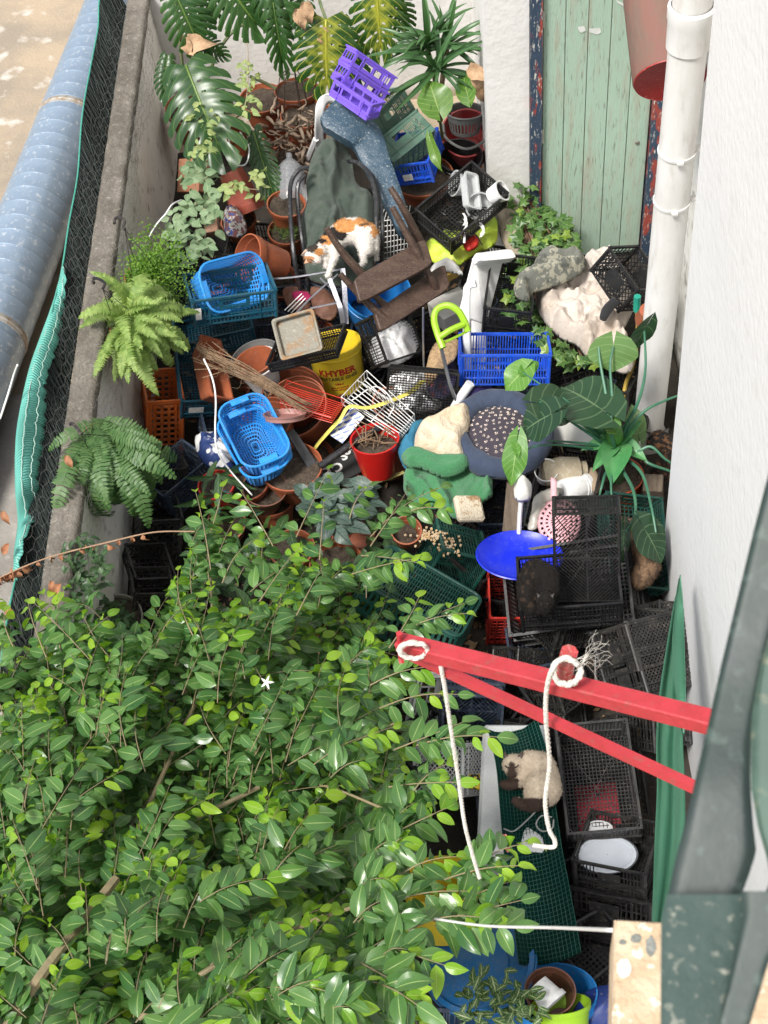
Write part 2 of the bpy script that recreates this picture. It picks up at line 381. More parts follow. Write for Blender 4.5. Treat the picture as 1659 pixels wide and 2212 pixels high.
def crate_meshes(W, D, H, m, side, end, base, pitch, b, rim, post, rails, taper):
    key = (W, D, H, m.name, side, end, base, pitch, b, rim, post, rails, taper)
    if key in _crates: return _crates[key]
    out = []; k = dict(b=b, pitch=pitch)
    out.append(('base', panel_mb(W - .008, D - .008, base, .005, (-W / 2 + .004, -D / 2 + .004, .004), (1, 0, 0), (0, 1, 0), **k)))
    for s in (-1, 1):
        sm = panel_mb(W - .01, H - .006, side, .004, (-W / 2 + .005, s * (D / 2 - .004), .005), (1, 0, 0), (0, 0, 1), rails=rails, **k)
        for r in (.28, 1): sm.box((0, s * (D / 2 + .002), H * r * .97), (W - .02, .007, .008))      # ribs proud of the side
        for i in (-1, 1): sm.box((i * W * .3, s * (D / 2 + .0015), H * .5), (.006, .006, H * .9))
        out.append(('side_panel', sm))
        em = panel_mb(D - .01, H - .006, end, .004, (s * (W / 2 - .004), -D / 2 + .005, .0055), (0, 1, 0), (0, 0, 1), rails=rails, **k)
        for r in (.28, .97): em.box((s * (W / 2 + .002), 0, H * r), (.007, D - .02, .008))
        out.append(('end_panel', em))
    rm = MB(); rw = rim
    for s in (-1, 1):
        rm.box((0, s * (D / 2), H + .002), (W + rw, rw, .009)); rm.box((s * (W / 2), 0, H + .0035), (rw, D - rw * .99, .009))
    out.append(('rim', rm))
    if post:
        for sx in (-1, 1):
            for sy in (-1, 1):
                pm = MB(); r = post; pm.lathe([(r * .72, H * .5), (r * .72, H + .012), (r, H + .012), (r, 0), (0.001, 0)], 10, (sx * (W / 2 - r * .5), sy * (D / 2 - r * .5), 0))
                out.append(('corner_post', pm))
    res = []
    for n, mb in out:
        if taper:
            mb.v = [(x * (1 - taper * (1 - z / H)), y * (1 - taper * (1 - z / H)), z) for x, y, z in mb.v]
        res.append((n, mb.mesh('crate_' + n, m)))
    _crates[key] = res; return res
def corner(code, W, D, H):
    g = {'l': -W / 2, 'r': W / 2, 'c': 0}; h = {'f': -D / 2, 'b': D / 2, 'c': 0}; z = {'d': 0, 'u': H}
    return (g[code[0]], h[code[1]], z[code[2]])
def box_pose(W, D, H, corr, h, tilt=(0, 0), wt=.12, name=''):
    return fit([corner(c, W, D, H) for c, _ in corr], [p for _, p in corr], h, tilt, wt, name)
def crate(W, D, H, corr, h, m, label, group=None, side='slotsH', end='slotsH', base='grid', pitch=.022, b=.006, rim=.014, post=.012, rails=(.33, .66), tilt=(0, 0), wt=.12, taper=0, name='plastic_crate', cat='crate'):
    corr = list(corr.items()) if isinstance(corr, dict) else corr
    mw = box_pose(W, D, H, corr, h, tilt, wt, label[:28]) if not isinstance(corr, Matrix) else corr
    o = T(name, label, cat, mw, group)
    for n, me in crate_meshes(W, D, H, m, side, end, base, pitch, b, rim, post, rails, taper): P(n, me, o)
    return o
def rrect(w, d, r, n=6):
    pts = []
    for cx_, cy_, a0 in ((w / 2 - r, -d / 2 + r, -90), (w / 2 - r, d / 2 - r, 0), (-w / 2 + r, d / 2 - r, 90), (-w / 2 + r, -d / 2 + r, 180)):
        for k in range(n): a = math.radians(a0 + 90 * k / (n - 1)); pts.append((cx_ + r * math.cos(a), cy_ + r * math.sin(a)))
    return pts
def resample(pts, n):
    P_ = np.array(pts + [pts[0]]); L = np.concatenate([[0], np.cumsum(np.linalg.norm(np.diff(P_, axis=0), axis=1))]); t = np.linspace(0, L[-1], n, endpoint=False)
    return np.stack([np.interp(t, L, P_[:, i]) for i in range(2)], 1)
def shopping_basket(mw, label, m, mh, W=.46, D=.30, H=.22, group=None, handle=1, hang=70):
    o = T('shopping_basket', label, 'basket', mw, group)
    N = 96; base = resample(rrect(W * .8, D * .74, .07), N); top = resample(rrect(W, D, .09), N)
    for q in (base, top): q[1::2] = q[0::2] + (q[1::2] - q[0::2]) * .62   # narrow bars, wide openings
    rows = 10; ts = []
    for j in range(rows): ts += [j / rows, (j + .34) / rows]
    ts.append(1.0)
    A = np.zeros((N, len(ts), 3))
    for j, t in enumerate(ts): A[:, j, :2] = base * (1 - t) + top * t; A[:, j, 2] = .012 + t * (H - .012)
    part('shell', MB().grid(A, lambda i, j: not (i % 2 and j % 2) or j < 1, .004, True), m, o)
    rings = []; us = []
    for j in range(7): us += [j / 7, (j + .3) / 7]
    us.append(1.0); B = np.zeros((N, len(us), 3))
    for j, t in enumerate(us): B[:, j, :2] = base * (1 - t * .93); B[:, j, 2] = .011
    part('base', MB().grid(B, lambda i, j: not (i % (2 if j < 8 else 4) and j % 2), .005, True), m, o)
    rm = MB(); ring = [(p[0] * 1.012, p[1] * 1.02, H) for p in resample(rrect(W, D, .09), 48)]; rm.tube(ring, .008, 6, closed=True)
    for s in (-1, 1): rm.box((s * W * .46, 0, H), (.03, .11, .012))
    part('rim', rm, m, o, True)
    for s in range(handle):
        a = math.radians(hang + s * 25); hm = MB(); L = .17; pts = [(-W * .44, 0, H), (-W * .44, math.cos(a) * L * .7, H + math.sin(a) * L * .7), (-W * .3, math.cos(a) * L, H + math.sin(a) * L), (W * .3, math.cos(a) * L, H + math.sin(a) * L), (W * .44, math.cos(a) * L * .7, H + math.sin(a) * L * .7), (W * .44, 0, H)]
        hm.tube(curve_pts(pts, 20), .009, 6); h = part('handle', hm, m, o, True)
    return o
# ------------------------------------------------------------------ pots and pails
def pot_prof(r, h, rb=None, t=.005, lip=.035):
    rb = rb or r * .68
    return [(.001, 0), (rb, 0), (rb + (r - rb) * (1 - lip / h) - .004, h - lip), (r - .002, h - lip), (r, h - lip + .003), (r + .003, h), (r - t, h + .001), (r - t - .004, h - lip), (rb - t, t), (.001, t)]
def pot(r, h, mw, label, m=None, soil=.8, group=None, rb=None, cat='plant pot', name='plant_pot', lip=.035, stones=0, oval=1, n=36):
    o = T(name, label, cat, mw, group); m = m or TERRA(); rb = rb or r * .68
    part('shell', MB().lathe(pot_prof(r, h, rb, .005, lip), n, sx=1, sy=oval), m, o, True)
    if soil:
        rs = rb + (r - rb) * soil - .008; mb = MB(); A = np.zeros((25, 6, 3))
        for i in range(25):
            for j in range(6):
                q = rs * j / 5; a = 2 * math.pi * i / 24; A[i, j] = (q * math.cos(a), q * math.sin(a) * oval, h * soil + .014 * noise.noise((q * 30 * math.cos(a), q * 30 * math.sin(a), r * 77)))
        mb.grid(A); part('soil', mb, SOIL(), o, 'all')
    return o
def bucket(r, h, mw, label, m, rb=None, bail=None, cat='bucket', name='bucket', soil=0, ribs=True, bail_ang=20, group=None, oval=1):
    rb = rb or r * .8; t = .004
    o = T(name, label, cat, mw, group)
    pr = [(.001, 0), (rb, 0), (rb + .002, .01)]
    if ribs: pr += [(rb + (r - rb) * .8, h * .8), (r * .985 + .004, h * .81), (r + .004, h * .85), (r, h * .86), (r, h * .93), (r + .006, h * .935)]
    pr += [(r + .006, h), (r - t, h), (rb - t, t * 2), (.001, t * 2)]
    part('shell', MB().lathe(pr, 40, sy=oval), m, o, True)
    if bail:
        a = math.radians(bail_ang); pts = [(r * math.cos(w) * 1.02, r * math.sin(w) * math.cos(a), h * .93 + r * math.sin(w) * math.sin(a)) for w in np.linspace(0, math.pi, 18)]
        part('handle', MB().tube(pts, .003, 5), bail, o, True)
    if soil:
        part('soil', MB().grid([[(rs * math.cos(a), rs * math.sin(a), h * soil + .02 * noise.noise((rs * 40 * math.cos(a), rs * 40 * math.sin(a), 3))) for rs in np.linspace(0, rb + (r - rb) * soil - .006, 6)] for a in np.linspace(0, 2 * math.pi, 25)]), SOIL(), o, 'all')
    return o
# ------------------------------------------------------------------ cloth: a sheet of a given outline, puffed and creased
def inside(p, poly):
    x, y = p; c = False; j = len(poly) - 1
    for i in range(len(poly)):
        xi, yi = poly[i]; xj, yj = poly[j]
        if (yi > y) != (yj > y) and x < (xj - xi) * (y - yi) / (yj - yi) + xi: c = not c
        j = i
    return c
def smooth_poly(pts, n=90):
    c = [Vector((p[0], p[1], 0)) for p in pts]; m = len(c); out = []
    k = max(2, n // m)
    for i in range(m):
        a, b, d, e = c[i - 1], c[i], c[(i + 1) % m], c[(i + 2) % m]
        for q in range(k):
            t = q / k; v = .5 * ((2 * b) + (d - a) * t + (2 * a - 5 * b + 4 * d - e) * t * t + (3 * b - a - 3 * d + e) * t ** 3); out.append((v.x, v.y))
    return out
def cloth(px, h, puff=.05, fold=.02, fsc=9, seed=0, step=.012, slope=(0, 0), edge=.09, stretch=(1, 1), hang=0, ridges=1.0, sharp=False, quilt=0, rag=.004, knob=.4):
    """px: outline as seen; h: height of its middle; slope: rise per metre along x and y"""
    cu = sum(p[0] for p in px) / len(px); cv = sum(p[1] for p in px) / len(px); c = atz(cu, cv, h)
    n_ = Vector((-slope[0], -slope[1], 1)).normalized()
    W = []
    for p in px:
        d = ray(*p); t = (Vector(c) - Vector(CAM)).dot(n_) / Vector(d).dot(n_); q = CAM + d * t; W.append((q[0] - c[0], q[1] - c[1]))
    poly = W if sharp else smooth_poly(W, 96)
    Pn = np.array(poly); Q = np.roll(Pn, -1, 0)
    lo, hi = Pn.min(0), Pn.max(0); nx, ny = int((hi[0] - lo[0]) / step) + 2, int((hi[1] - lo[1]) / step) + 2
    mb = MB(); idx = {}; ins = {}
    def dist(x, y):
        p = np.array([x, y]); e = Q - Pn; t = np.clip(((p - Pn) * e).sum(1) / np.maximum((e * e).sum(1), 1e-9), 0, 1)
        cp = Pn + e * t[:, None]; dd = ((cp - p) ** 2).sum(1); k = int(dd.argmin()); return math.sqrt(dd[k]), cp[k]
    pts = {}
    for i in range(nx):
        for j in range(ny):
            x, y = lo[0] + i * step, lo[1] + j * step; d, cp = dist(x, y); inn = inside((x, y), poly)
            if inn or d < step * .75:
                if not inn or d < step * .45: x, y = cp; d = 0
                pts[i, j] = (x, y, d)
    V = []
    for k, (x, y, d) in pts.items():
        e = 1 - (1 - min(1, d / edge)) ** 2
        wx, wy = .05 * noise.noise((x * 7, y * 7, seed + 1)), .05 * noise.noise((x * 7, y * 7, seed + 9)); x0_, y0_ = x, y; x, y = x + wx, y + wy
        nz = noise.noise((x * fsc * stretch[0] + seed, y * fsc * stretch[1], seed * 1.7)); n2 = noise.noise((x * fsc * 2.3 * stretch[0], y * fsc * 2.3 * stretch[1], seed + 5.5)); n3 = noise.noise((x * fsc * 6, y * fsc * 6, seed))
        fo = (1 - 2.2 * abs(nz)) * ridges + (1 - ridges) * nz + knob * (abs(n2) * 2 - .5) + knob * .3 * n3; x, y = x0_, y0_
        z = puff * e + fold * fo * (.35 + .65 * e)
        if quilt: z += quilt * (abs(math.sin(x * 22 + 2 * nz)) * abs(math.sin(y * 22 + 2 * n2)))
        if hang: z -= hang * (1 - e)
        if d == 0: z += rag * n3
        idx[k] = len(V); V.append((x, y, z + slope[0] * x + slope[1] * y))
    F = [(idx[i, j], idx[i + 1, j], idx[i + 1, j + 1], idx[i, j + 1]) for (i, j) in idx if (i + 1, j) in idx and (i + 1, j + 1) in idx and (i, j + 1) in idx]
    F += [(idx[i, j], idx[i + 1, j], idx[i, j + 1]) for (i, j) in idx if (i + 1, j) in idx and (i + 1, j + 1) not in idx and (i, j + 1) in idx]
    F += [(idx[i + 1, j], idx[i + 1, j + 1], idx[i, j + 1]) for (i, j) in idx if (i + 1, j) in idx and (i + 1, j + 1) in idx and (i, j + 1) in idx and 0]
    n = len(V); E = {}
    for f in F:
        for a, b in zip(f, f[1:] + f[:1]): E[a, b] = 1
    low = [(x, y, slope[0] * x + slope[1] * y - .012 - hang) for x, y, z in V]
    F2 = F + [tuple(q + n for q in reversed(f)) for f in F] + [(b, a, a + n, b + n) for (a, b) in E if (b, a) not in E]
    mb.add(V + low, F2); return mb, Matrix.Translation(Vector(c))
def cloth_thing(name, label, cat, m, px, h, group=None, parent=None, **k):
    mb, mw = cloth(px, h, **k); return solo(name, mb, m, label, cat, group, 'all', m=mw)
def pxbox(name, label, cat, W, D, H, corr, h, m, tilt=(0, 0), bev=.004, **k):
    mw = box_pose(W, D, H, list(corr.items()), h, tilt, name=name); mb = MB(); bevel_box(mb, W, D, H, bev); return solo(name, mb, m, label, cat, m=mw, **k)
def bevel_box(mb, W, D, H, b, c=(0, 0, 0)):
    zs = [(0, b), (b, 0), (H - b, 0), (H, b)]; rings = []
    for z, i in zs:
        w, d = W / 2 - i, D / 2 - i; e = b
        rings.append([(c[0] + x, c[1] + y, c[2] + z) for x, y in ((-w + e, -d), (w - e, -d), (w, -d + e), (w, d - e), (w - e, d), (-w + e, d), (-w, d - e), (-w, -d + e))])
    vs = [p for r in rings for p in r]; fs = [(i * 8 + k, i * 8 + (k + 1) % 8, (i + 1) * 8 + (k + 1) % 8, (i + 1) * 8 + k) for i in range(3) for k in range(8)]
    fs += [tuple(range(7, -1, -1)), tuple(24 + k for k in range(8))]; return mb.add(vs, fs)
def text_mb(txt, size, bold=0):
    cu = bpy.data.curves.new('t', 'FONT'); cu.body = txt; cu.size = size; cu.align_x = 'CENTER'; cu.align_y = 'CENTER'; cu.offset = bold; cu.resolution_u = 3
    ob = bpy.data.objects.new('t', cu); COL.objects.link(ob); dg = bpy.context.evaluated_depsgraph_get(); me = ob.evaluated_get(dg).to_mesh()
    mb = MB().add([tuple(v.co) for v in me.vertices], [tuple(p.vertices) for p in me.polygons]); ob.to_mesh_clear() if hasattr(ob, 'to_mesh_clear') else None
    bpy.data.objects.remove(ob); bpy.data.curves.remove(cu); return mb
# ------------------------------------------------------------------ leaves
def leaf_mb(L=.08, W=.035, fold=.25, curl=.25, n=6, tip=1.0, heart=0, wave=0, seed=0, c=5):
    """blade along +y from the origin, face up"""
    mb = MB(); A = np.zeros((c, n + 1, 3)); U = np.zeros((c, n + 1, 2))
    for j in range(n + 1):
        t = j / n; w = W / 2 * (math.sin(math.pi * min(1, t ** .8 * .98 + .01)) ** .75) * (1 - .35 * tip * t ** 3)
        if j == n: w = W * .01
        y = L * math.sin(curl * 1.2 * t) / (curl * 1.2) if curl else L * t; zc = -L * curl * .6 * t * t
        for i in range(c):
            s = i / (c - 1) * 2 - 1; back = heart * L * .35 * abs(s) * max(0, 1 - t * 3)
            A[i, j] = (s * w * (1 + heart * .3 * (1 - t)), y - back, zc + abs(s) * w * fold + wave * W * math.sin(t * 9 + seed + (s > 0) * 2) * abs(s)); U[i, j] = (i / (c - 1), t)
    return mb.grid(A, uv=U)
def monstera_mb(L=.5, seed=0, fold=.25, curl=.5, lobes=8, broad=.95, holes=True):
    r = random.Random(seed); mb = MB(); n = lobes * 5; c = 10
    for s in (-1, 1):
        A = np.zeros((c, n + 1, 3)); U = np.zeros((c, n + 1, 2))
        for j in range(n + 1):
            t = j / n; w = L * broad * .5 * (math.sin(math.pi * (t * .86 + .13)) ** .7)
            ph = t * lobes % 1; zc = -L * curl * .45 * t * t; y0 = L * t * .92
            for i in range(c):
                q = i / (c - 1); x = w * q * (1 - .10 * abs(ph - .5) * 2 * q); sweep = L * .30 * q ** 1.4 * (0.35 + t * .6) - (1 - t) ** 4 * L * .22 * q
                A[i, j] = (s * x * math.cos(fold), y0 + sweep, zc + x * math.sin(fold) - w * .45 * q ** 2.4 + .006 * math.sin(ph * math.pi * 2) * q); U[i, j] = (.5 + s * q / 2, t)
        gaps = [r.uniform(.28, .5) for _ in range(lobes + 1)]; hs = [r.random() < .6 for _ in range(lobes + 1)]
        def keep(i, j):
            k = (j + 1) // 5; ph = j % 5
            if j > n - 3: return True
            if ph == 4 and i / c >= gaps[k % len(gaps)]: return False
            if ph in (0,) and i / c > .75: return False
            if holes and ph == 2 and hs[k % len(hs)] and i in (2, 3) and False: return False
            if holes and ph == 4 and i == 1 and hs[k % len(hs)]: return False
            return True
        mb.grid(A if s > 0 else A, (lambda i, j: keep(i, j)), 0, uv=U)
    mb.tube([(0, L * .92 * t, -L * curl * .45 * t * t + .004) for t in np.linspace(0, 1, 8)], [.006 * (1.2 - t) for t in np.linspace(0, 1, 8)], 5); return mb
def frond_mb(L=.5, pairs=26, lw=.05, droop=.9, seed=0, leaf_w=.011, start=.08, lift=.5):
    r = random.Random(seed); mb = MB(); pts = []; a = lift; x = y = 0.0; seg = 26; z = 0
    for i in range(seg + 1):
        pts.append(Vector((0, y, z))); y += math.cos(a) * L / seg; z += math.sin(a) * L / seg; a -= droop / seg * 2 * (i / seg + .35)
    mb.tube(pts[::2], [.0022 * (1.1 - i / 13) + .0004 for i in range(len(pts[::2]))], 3, cap=False)
    for k in range(pairs):
        t = start + (1 - start) * k / pairs; f = t * seg; i = min(seg - 1, int(f)); p = pts[i].lerp(pts[i + 1], f - i); d = (pts[i + 1] - pts[i]).normalized(); up = Vector((1, 0, 0)).cross(d)
        ll = lw * (math.sin(math.pi * min(1, (t * .9 + .12))) ** .6) * r.uniform(.85, 1.1)
        for s in (-1, 1):
            X = Vector((s, 0, 0)); dirn = (X + d * r.uniform(.15, .4) + up * r.uniform(-.25, .15)).normalized(); w = leaf_w
            q = [p - d * w * .4, p + d * w * .5, p + dirn * ll * .6 + d * w * .45 + up * .002, p + dirn * ll - up * ll * .12, p + dirn * ll * .6 - d * w * .45 + up * .001]
            mb.add(q, [(0, 1, 2, 4), (4, 2, 3)], [(.2, .1), (.8, .1), (.8, .6), (.5, 1), (.2, .6)])
    return mb
def look(dirn, up=(0, 0, 1), roll=0):
    """rotation that takes +y to dirn and +z near up"""
    y = Vector(dirn).normalized(); x = y.cross(Vector(up))
    if x.length < 1e-5: x = y.orthogonal()
    x.normalize(); z = x.cross(y); R = Matrix((x, y, z)).transposed()
    return (Matrix.Rotation(roll, 3, y) @ R)
def TRS(p, R, s=1.0):
    return Matrix.Translation(Vector(p)) @ R.to_4x4() @ Matrix.Scale(s, 4)
ROPE = mat('white_rope', (.74, .71, .64), .9, (.55, .52, .46), .6, 60, bump=.8, bsc=150)
def rope(pts, r, parent=None, n=60, label='', cat='rope', name='rope', tw=True, m=None):
    c = curve_pts(pts, n); mb = MB()
    if tw:
        for k in range(3):
            q = []
            for i, p in enumerate(c):
                d = (c[min(i + 1, len(c) - 1)] - c[max(i - 1, 0)]).normalized(); x = d.cross(Vector((.3, .8, .2))).normalized(); y = x.cross(d); w = i * .75 + k * 2.094; q.append(p + (x * math.cos(w) + y * math.sin(w)) * r * .5)
            mb.tube(q, r * .58, 5)
    else: mb.tube(c, r, 6)
    return part(name, mb, m or ROPE, parent, 'all') if parent else solo(name, mb, m or ROPE, label, cat, smooth='all')
# ================================================================== THE SETTING
DIRT = mat('yard_floor', (.022, .018, .014), .95, (.045, .037, .028), .8, 3.5, bump=.8, bsc=40, speck=(.09, .075, .06), speck_amt=.10, coords='Object')
SAND = mat('sandy_screed', (.40, .315, .22), .9, (.25, .215, .17), .8, 1.3, bump=.6, bsc=45, speck=(.60, .56, .50), speck_amt=.2, speck_sc=5)
def sheet(name, pts, z, m, kind='structure', th=0):
    mb = MB().add([(x, y, z) for x, y in pts], [tuple(range(len(pts)))]); return tag(P(name, mb.mesh(name, m)), kind=kind)
sheet('ground', [(-60, -40), (60, -40), (60, 90), (-60, 90)], -.02, SAND)
A = np.zeros((40, 70, 3))
for i in range(40):
    for j in range(70):
        x, y = -1.95 + 3.4 * i / 39, -.5 + 8.8 * j / 69; A[i, j] = (x, y, .0 + .02 * noise.noise((x * 3, y * 3, 1)) + .008 * noise.noise((x * 14, y * 14, 2)))
tag(part('yard_floor', MB().grid(A), DIRT, None, 'all'), kind='structure')
PLAST = mat('whitewashed_plaster', (.76, .75, .725), .85, (.58, .56, .53), .45, 1.1, 8, bump=.45, bsc=22, speck=(.40, .37, .32), speck_amt=.035, speck_sc=20)
OLDPL = mat('weathered_plaster', (.84, .82, .78), .9, (.62, .60, .53), .8, 2.2, 9, bump=.7, bsc=18, speck=(.22, .20, .16), speck_amt=.16, speck_sc=9, edge=(.42, .68))
CONC = mat('old_concrete', (.12, .105, .085), .92, (.21, .19, .16), .8, 5, 9, bump=.9, bsc=60, speck=(.36, .33, .28), speck_amt=.12, speck_sc=28)
# left wall with concrete coping
t = T('garden_wall', 'low cracked whitewashed wall along the yard with grey concrete coping', 'wall', Matrix.Identity(4))
WX0, WX1, WZ = -1.90, -2.03, 1.05
A = np.zeros((90, 12, 3))
for i in range(90):
    for j in range(12):
        y, z = -.5 + 10.5 * i / 89, WZ * j / 11 - .02; A[i, j] = (WX0 + .025 * noise.noise((1, y * 1.3, z * 2)) + .01 * noise.noise((4, y * 6, z * 6)) + .03 * (1 - z) ** 2, y, z)
part('plaster_face', MB().grid(A), OLDPL, t, 'all')
A = np.zeros((150, 14, 3))
for i in range(150):
    for j in range(14):
        y = -.5 + 10.5 * i / 149; s = j / 13; prof = [(WX0 + .012, WZ - .05), (WX0 + .012, WZ - .01), (WX0, WZ + .004)] if j < 3 else ([(WX1, WZ + .002), (WX1 - .01, WZ - .02), (WX1 - .01, WZ - .9)] if j > 10 else None)
        if prof: x, z = prof[j] if j < 3 else prof[j - 11]
        else: x = WX0 + (WX1 - WX0) * (j - 2) / 9; z = WZ + .008
        A[i, j] = (x + .008 * noise.noise((y * 9, j, 3)), y, z + .009 * noise.noise((x * 20, y * 8, 7)))
part('coping', MB().grid(A), CONC, t, 'all')
# back wall, projecting white pier, door
BY = 8.75
solo('back_wall', MB().grid([[(-1.93 + 2.6 * i / 40, BY + .012 * noise.noise((i * .4, j * .4, 0)), -.05 + 4.2 * j / 30) for j in range(31)] for i in range(41)], None, .06), PLAST, 'rough whitewashed wall behind the big split leaves', 'wall', smooth='all')
DY = 6.86
xl = float(aty(1045, 0, DY)[0]); xj = float(aty(1145, 0, DY)[0]); xd = float(aty(1172, 200, DY)[0]); xr = 1.275
mb = MB().span((xl, DY, -.05), (xj - .004, BY + .3, 3.6)); solo('white_pier', mb, PLAST, 'smooth white wall pier to the left of the green door', 'wall')
mb = MB().span((xr + .115, DY + .01, -.05), (1.7, DY + .3, 3.6)).span((xj, DY + .02, 2.9), (xr + .2, DY + .3, 3.6)); solo('door_wall', mb, PLAST, 'strip of white wall to the right of the green door frame', 'wall')
PEEL = mat('peeling_paint', (.035, .06, .10), .6, (.30, .055, .04), 1.0, 9, 10, bump=.6, bsc=70, speck=(.62, .60, .54), speck_amt=.25, speck_sc=55, stretch=(1.5, 1.5, .45), edge=(.52, .56))
GREENW = mat('green_painted_boards', (.39, .53, .42), .62, (.40, .385, .30), .95, 5, 10, bump=.35, bsc=60, speck=(.17, .17, .13), speck_amt=.17, speck_sc=22, stretch=(4.5, 4.5, .45), edge=(.50, .70))
dr = T('board_door', 'pale green door of vertical boards in a blue and red peeling frame', 'door', Matrix.Translation(Vector((xd, DY, 0))))
part('jamb', MB().span((xj - xd, -.03, -.02), (-.006, .06, 2.9)), PEEL, dr)
part('jamb', MB().span((xr - xd + .008, -.045, -.02), (xr - xd + .11, .06, 2.9)), PEEL, dr)
pw = (xr - xd) / 5
for i in range(5):
    mb = MB(); bevel_box(mb, pw - .004, .028, 2.84, .003, (pw * (i + .5), .02 + .001 * (i % 2), .05)); part('board', mb, GREENW, dr)
mb = MB()
for i in range(7): mb.lathe([(.001, 0), (.012 - .002 * (i % 2), .001), (.001, .004)], 8)
kn = MB().lathe([(.001, 0), (.014, .002), (.012, .006), (.002, .008)], 14); P('knob', kn.mesh('knob', mat('door_stud', (.3, .28, .24), .5, metal=.6)), dr, m=Matrix.Translation(Vector(aty(1377, 308, DY + .005)) - Vector((xd, DY, 0))) @ Matrix.Rotation(math.pi / 2, 4, 'X'))
hg = plastic('hinge_metal', (.55, .54, .48), .5)
for v in (40, 292):
    p = aty(1173, v, DY); part('hinge', MB().span((-.012, -.014, p[2] - .05), (.008, -.003, p[2] + .05)), hg, dr)
wp = mat('white_paint_scrap', (.78, .79, .76), .7)
for px in (((1248, 58), (1262, 56), (1266, 66), (1256, 71), (1250, 66)), ((1272, 62), (1296, 60), (1299, 70), (1290, 75), (1274, 70)), ((1330, 0), (1348, 8), (1376, 15), (1376, 19), (1350, 15), (1334, 6))):
    q = [aty(u, v, DY + .002) for u, v in px]; q = [(a[0] - xd, .0025, a[2]) for a in q]; part('paint_scrap', MB().add(q, [tuple(range(len(q)))]), wp, dr)
# right: recessed wall, near wall, rain pipe
RX = 1.41
mb = MB().grid([[(RX + .006 * noise.noise((0, i * .5, j * .5)), 4.2 + 2.75 * i / 20, -.05 + 4.6 * j / 24) for j in range(25)] for i in range(21)], None, .05); solo('recessed_wall', mb, OLDPL, 'stained plaster strip in the recess behind the white rain pipe', 'wall', smooth='all')
mb = MB()
NXW = lambda z: 1.068 - .022 * z
mb.grid([[(NXW(9 * j / 50) + .004 * noise.noise((0, i * .35, j * .35)), -2.0 + 6.3 * i / 40, -.05 + 9 * j / 50) for j in range(51)] for i in range(41)])
mb.add([(NXW(0) + .002, 4.3, -.05), (NXW(9) + .002, 4.3, 8.95), (3, 4.3, 8.95), (3, 4.3, -.05), (3, -2, 8.95), (NXW(9), -2, 8.95)], [(0, 1, 2, 3), (1, 5, 4, 2)])
solo('white_house_wall', mb, mat('fresh_white_wall', (.775, .78, .785), .8, (.70, .70, .69), .35, 1.6, 9, bump=.4, bsc=26, speck=(.45, .43, .40), speck_amt=.035, speck_sc=11, edge=(.5, .72)), 'tall bright white house wall along the right of the yard', 'wall', smooth=True)
PVC = mat('white_pipe', (.76, .755, .74), .36, (.56, .54, .50), .6, 5, 8, bump=.05, stretch=(1, 1, .25), speck=(.4, .37, .32), speck_amt=.06, speck_sc=20)
pf = Vector((1.13, 5.32, 0)); pt = T('rain_pipe', 'thick white rain pipe standing in the corner beside the green door', 'pipe', Matrix.Translation(pf)); pr = .086
part('pipe_length', MB().lathe([(pr * 1.35, 0), (pr * 1.3, .06), (pr * 1.04, .13), (pr, .16), (pr, 2.86), (pr, 5.2)], 40), PVC, pt, True)
zc = float(aty(1500, 34, pf.y)[2])
part('collar', MB().lathe([(pr, zc - .16), (pr + .010, zc - .15), (pr + .012, zc - .02), (pr + .017, zc), (pr + .017, zc + .05), (pr + .004, zc + .06)], 40), PVC, pt, True)
for v in (328, 435):
    z = float(aty(1450, v, pf.y)[2]); part('clamp', MB().lathe([(pr + .001, z), (pr + .006, z + .001), (pr + .006, z + .014), (pr + .001, z + .015)], 36).box((.09, 0, z + .007), (.06, .03, .02)).box((0, -pr - .012, z + .007), (.03, .02, .012)), PVC, pt)
# pink drum with a red end
DRUM = mat('pink_rough_paint', (.19, .095, .075), .85, (.15, .11, .085), .8, 10, 8, bump=1.0, bsc=16, stretch=(1, 1, .5))
c0 = Vector(atd(1447, 172, 7.0)); ax = (Vector(atd(1440, -330, 7.6)) - c0); R0 = Vector((0, 0, 1)).rotation_difference(Vector((0, .93, .35)))
dt = T('hanging_drum', 'pinkish drum with a round red end above the green door', 'drum', Matrix.Translation(c0) @ R0.to_matrix().to_4x4())
part('body', MB().lathe([(.168, 0), (.172, .01), (.172, 1.1)], 48), DRUM, dt, True)
part('end_plate', MB().lathe([(.001, .004), (.155, .002), (.166, -.006), (.168, .002)], 48), mat('red_end_paint', (.30, .012, .010), .5, (.22, .012, .010), .6, 14, speck=(.5, .3, .25), speck_amt=.06), dt, True)
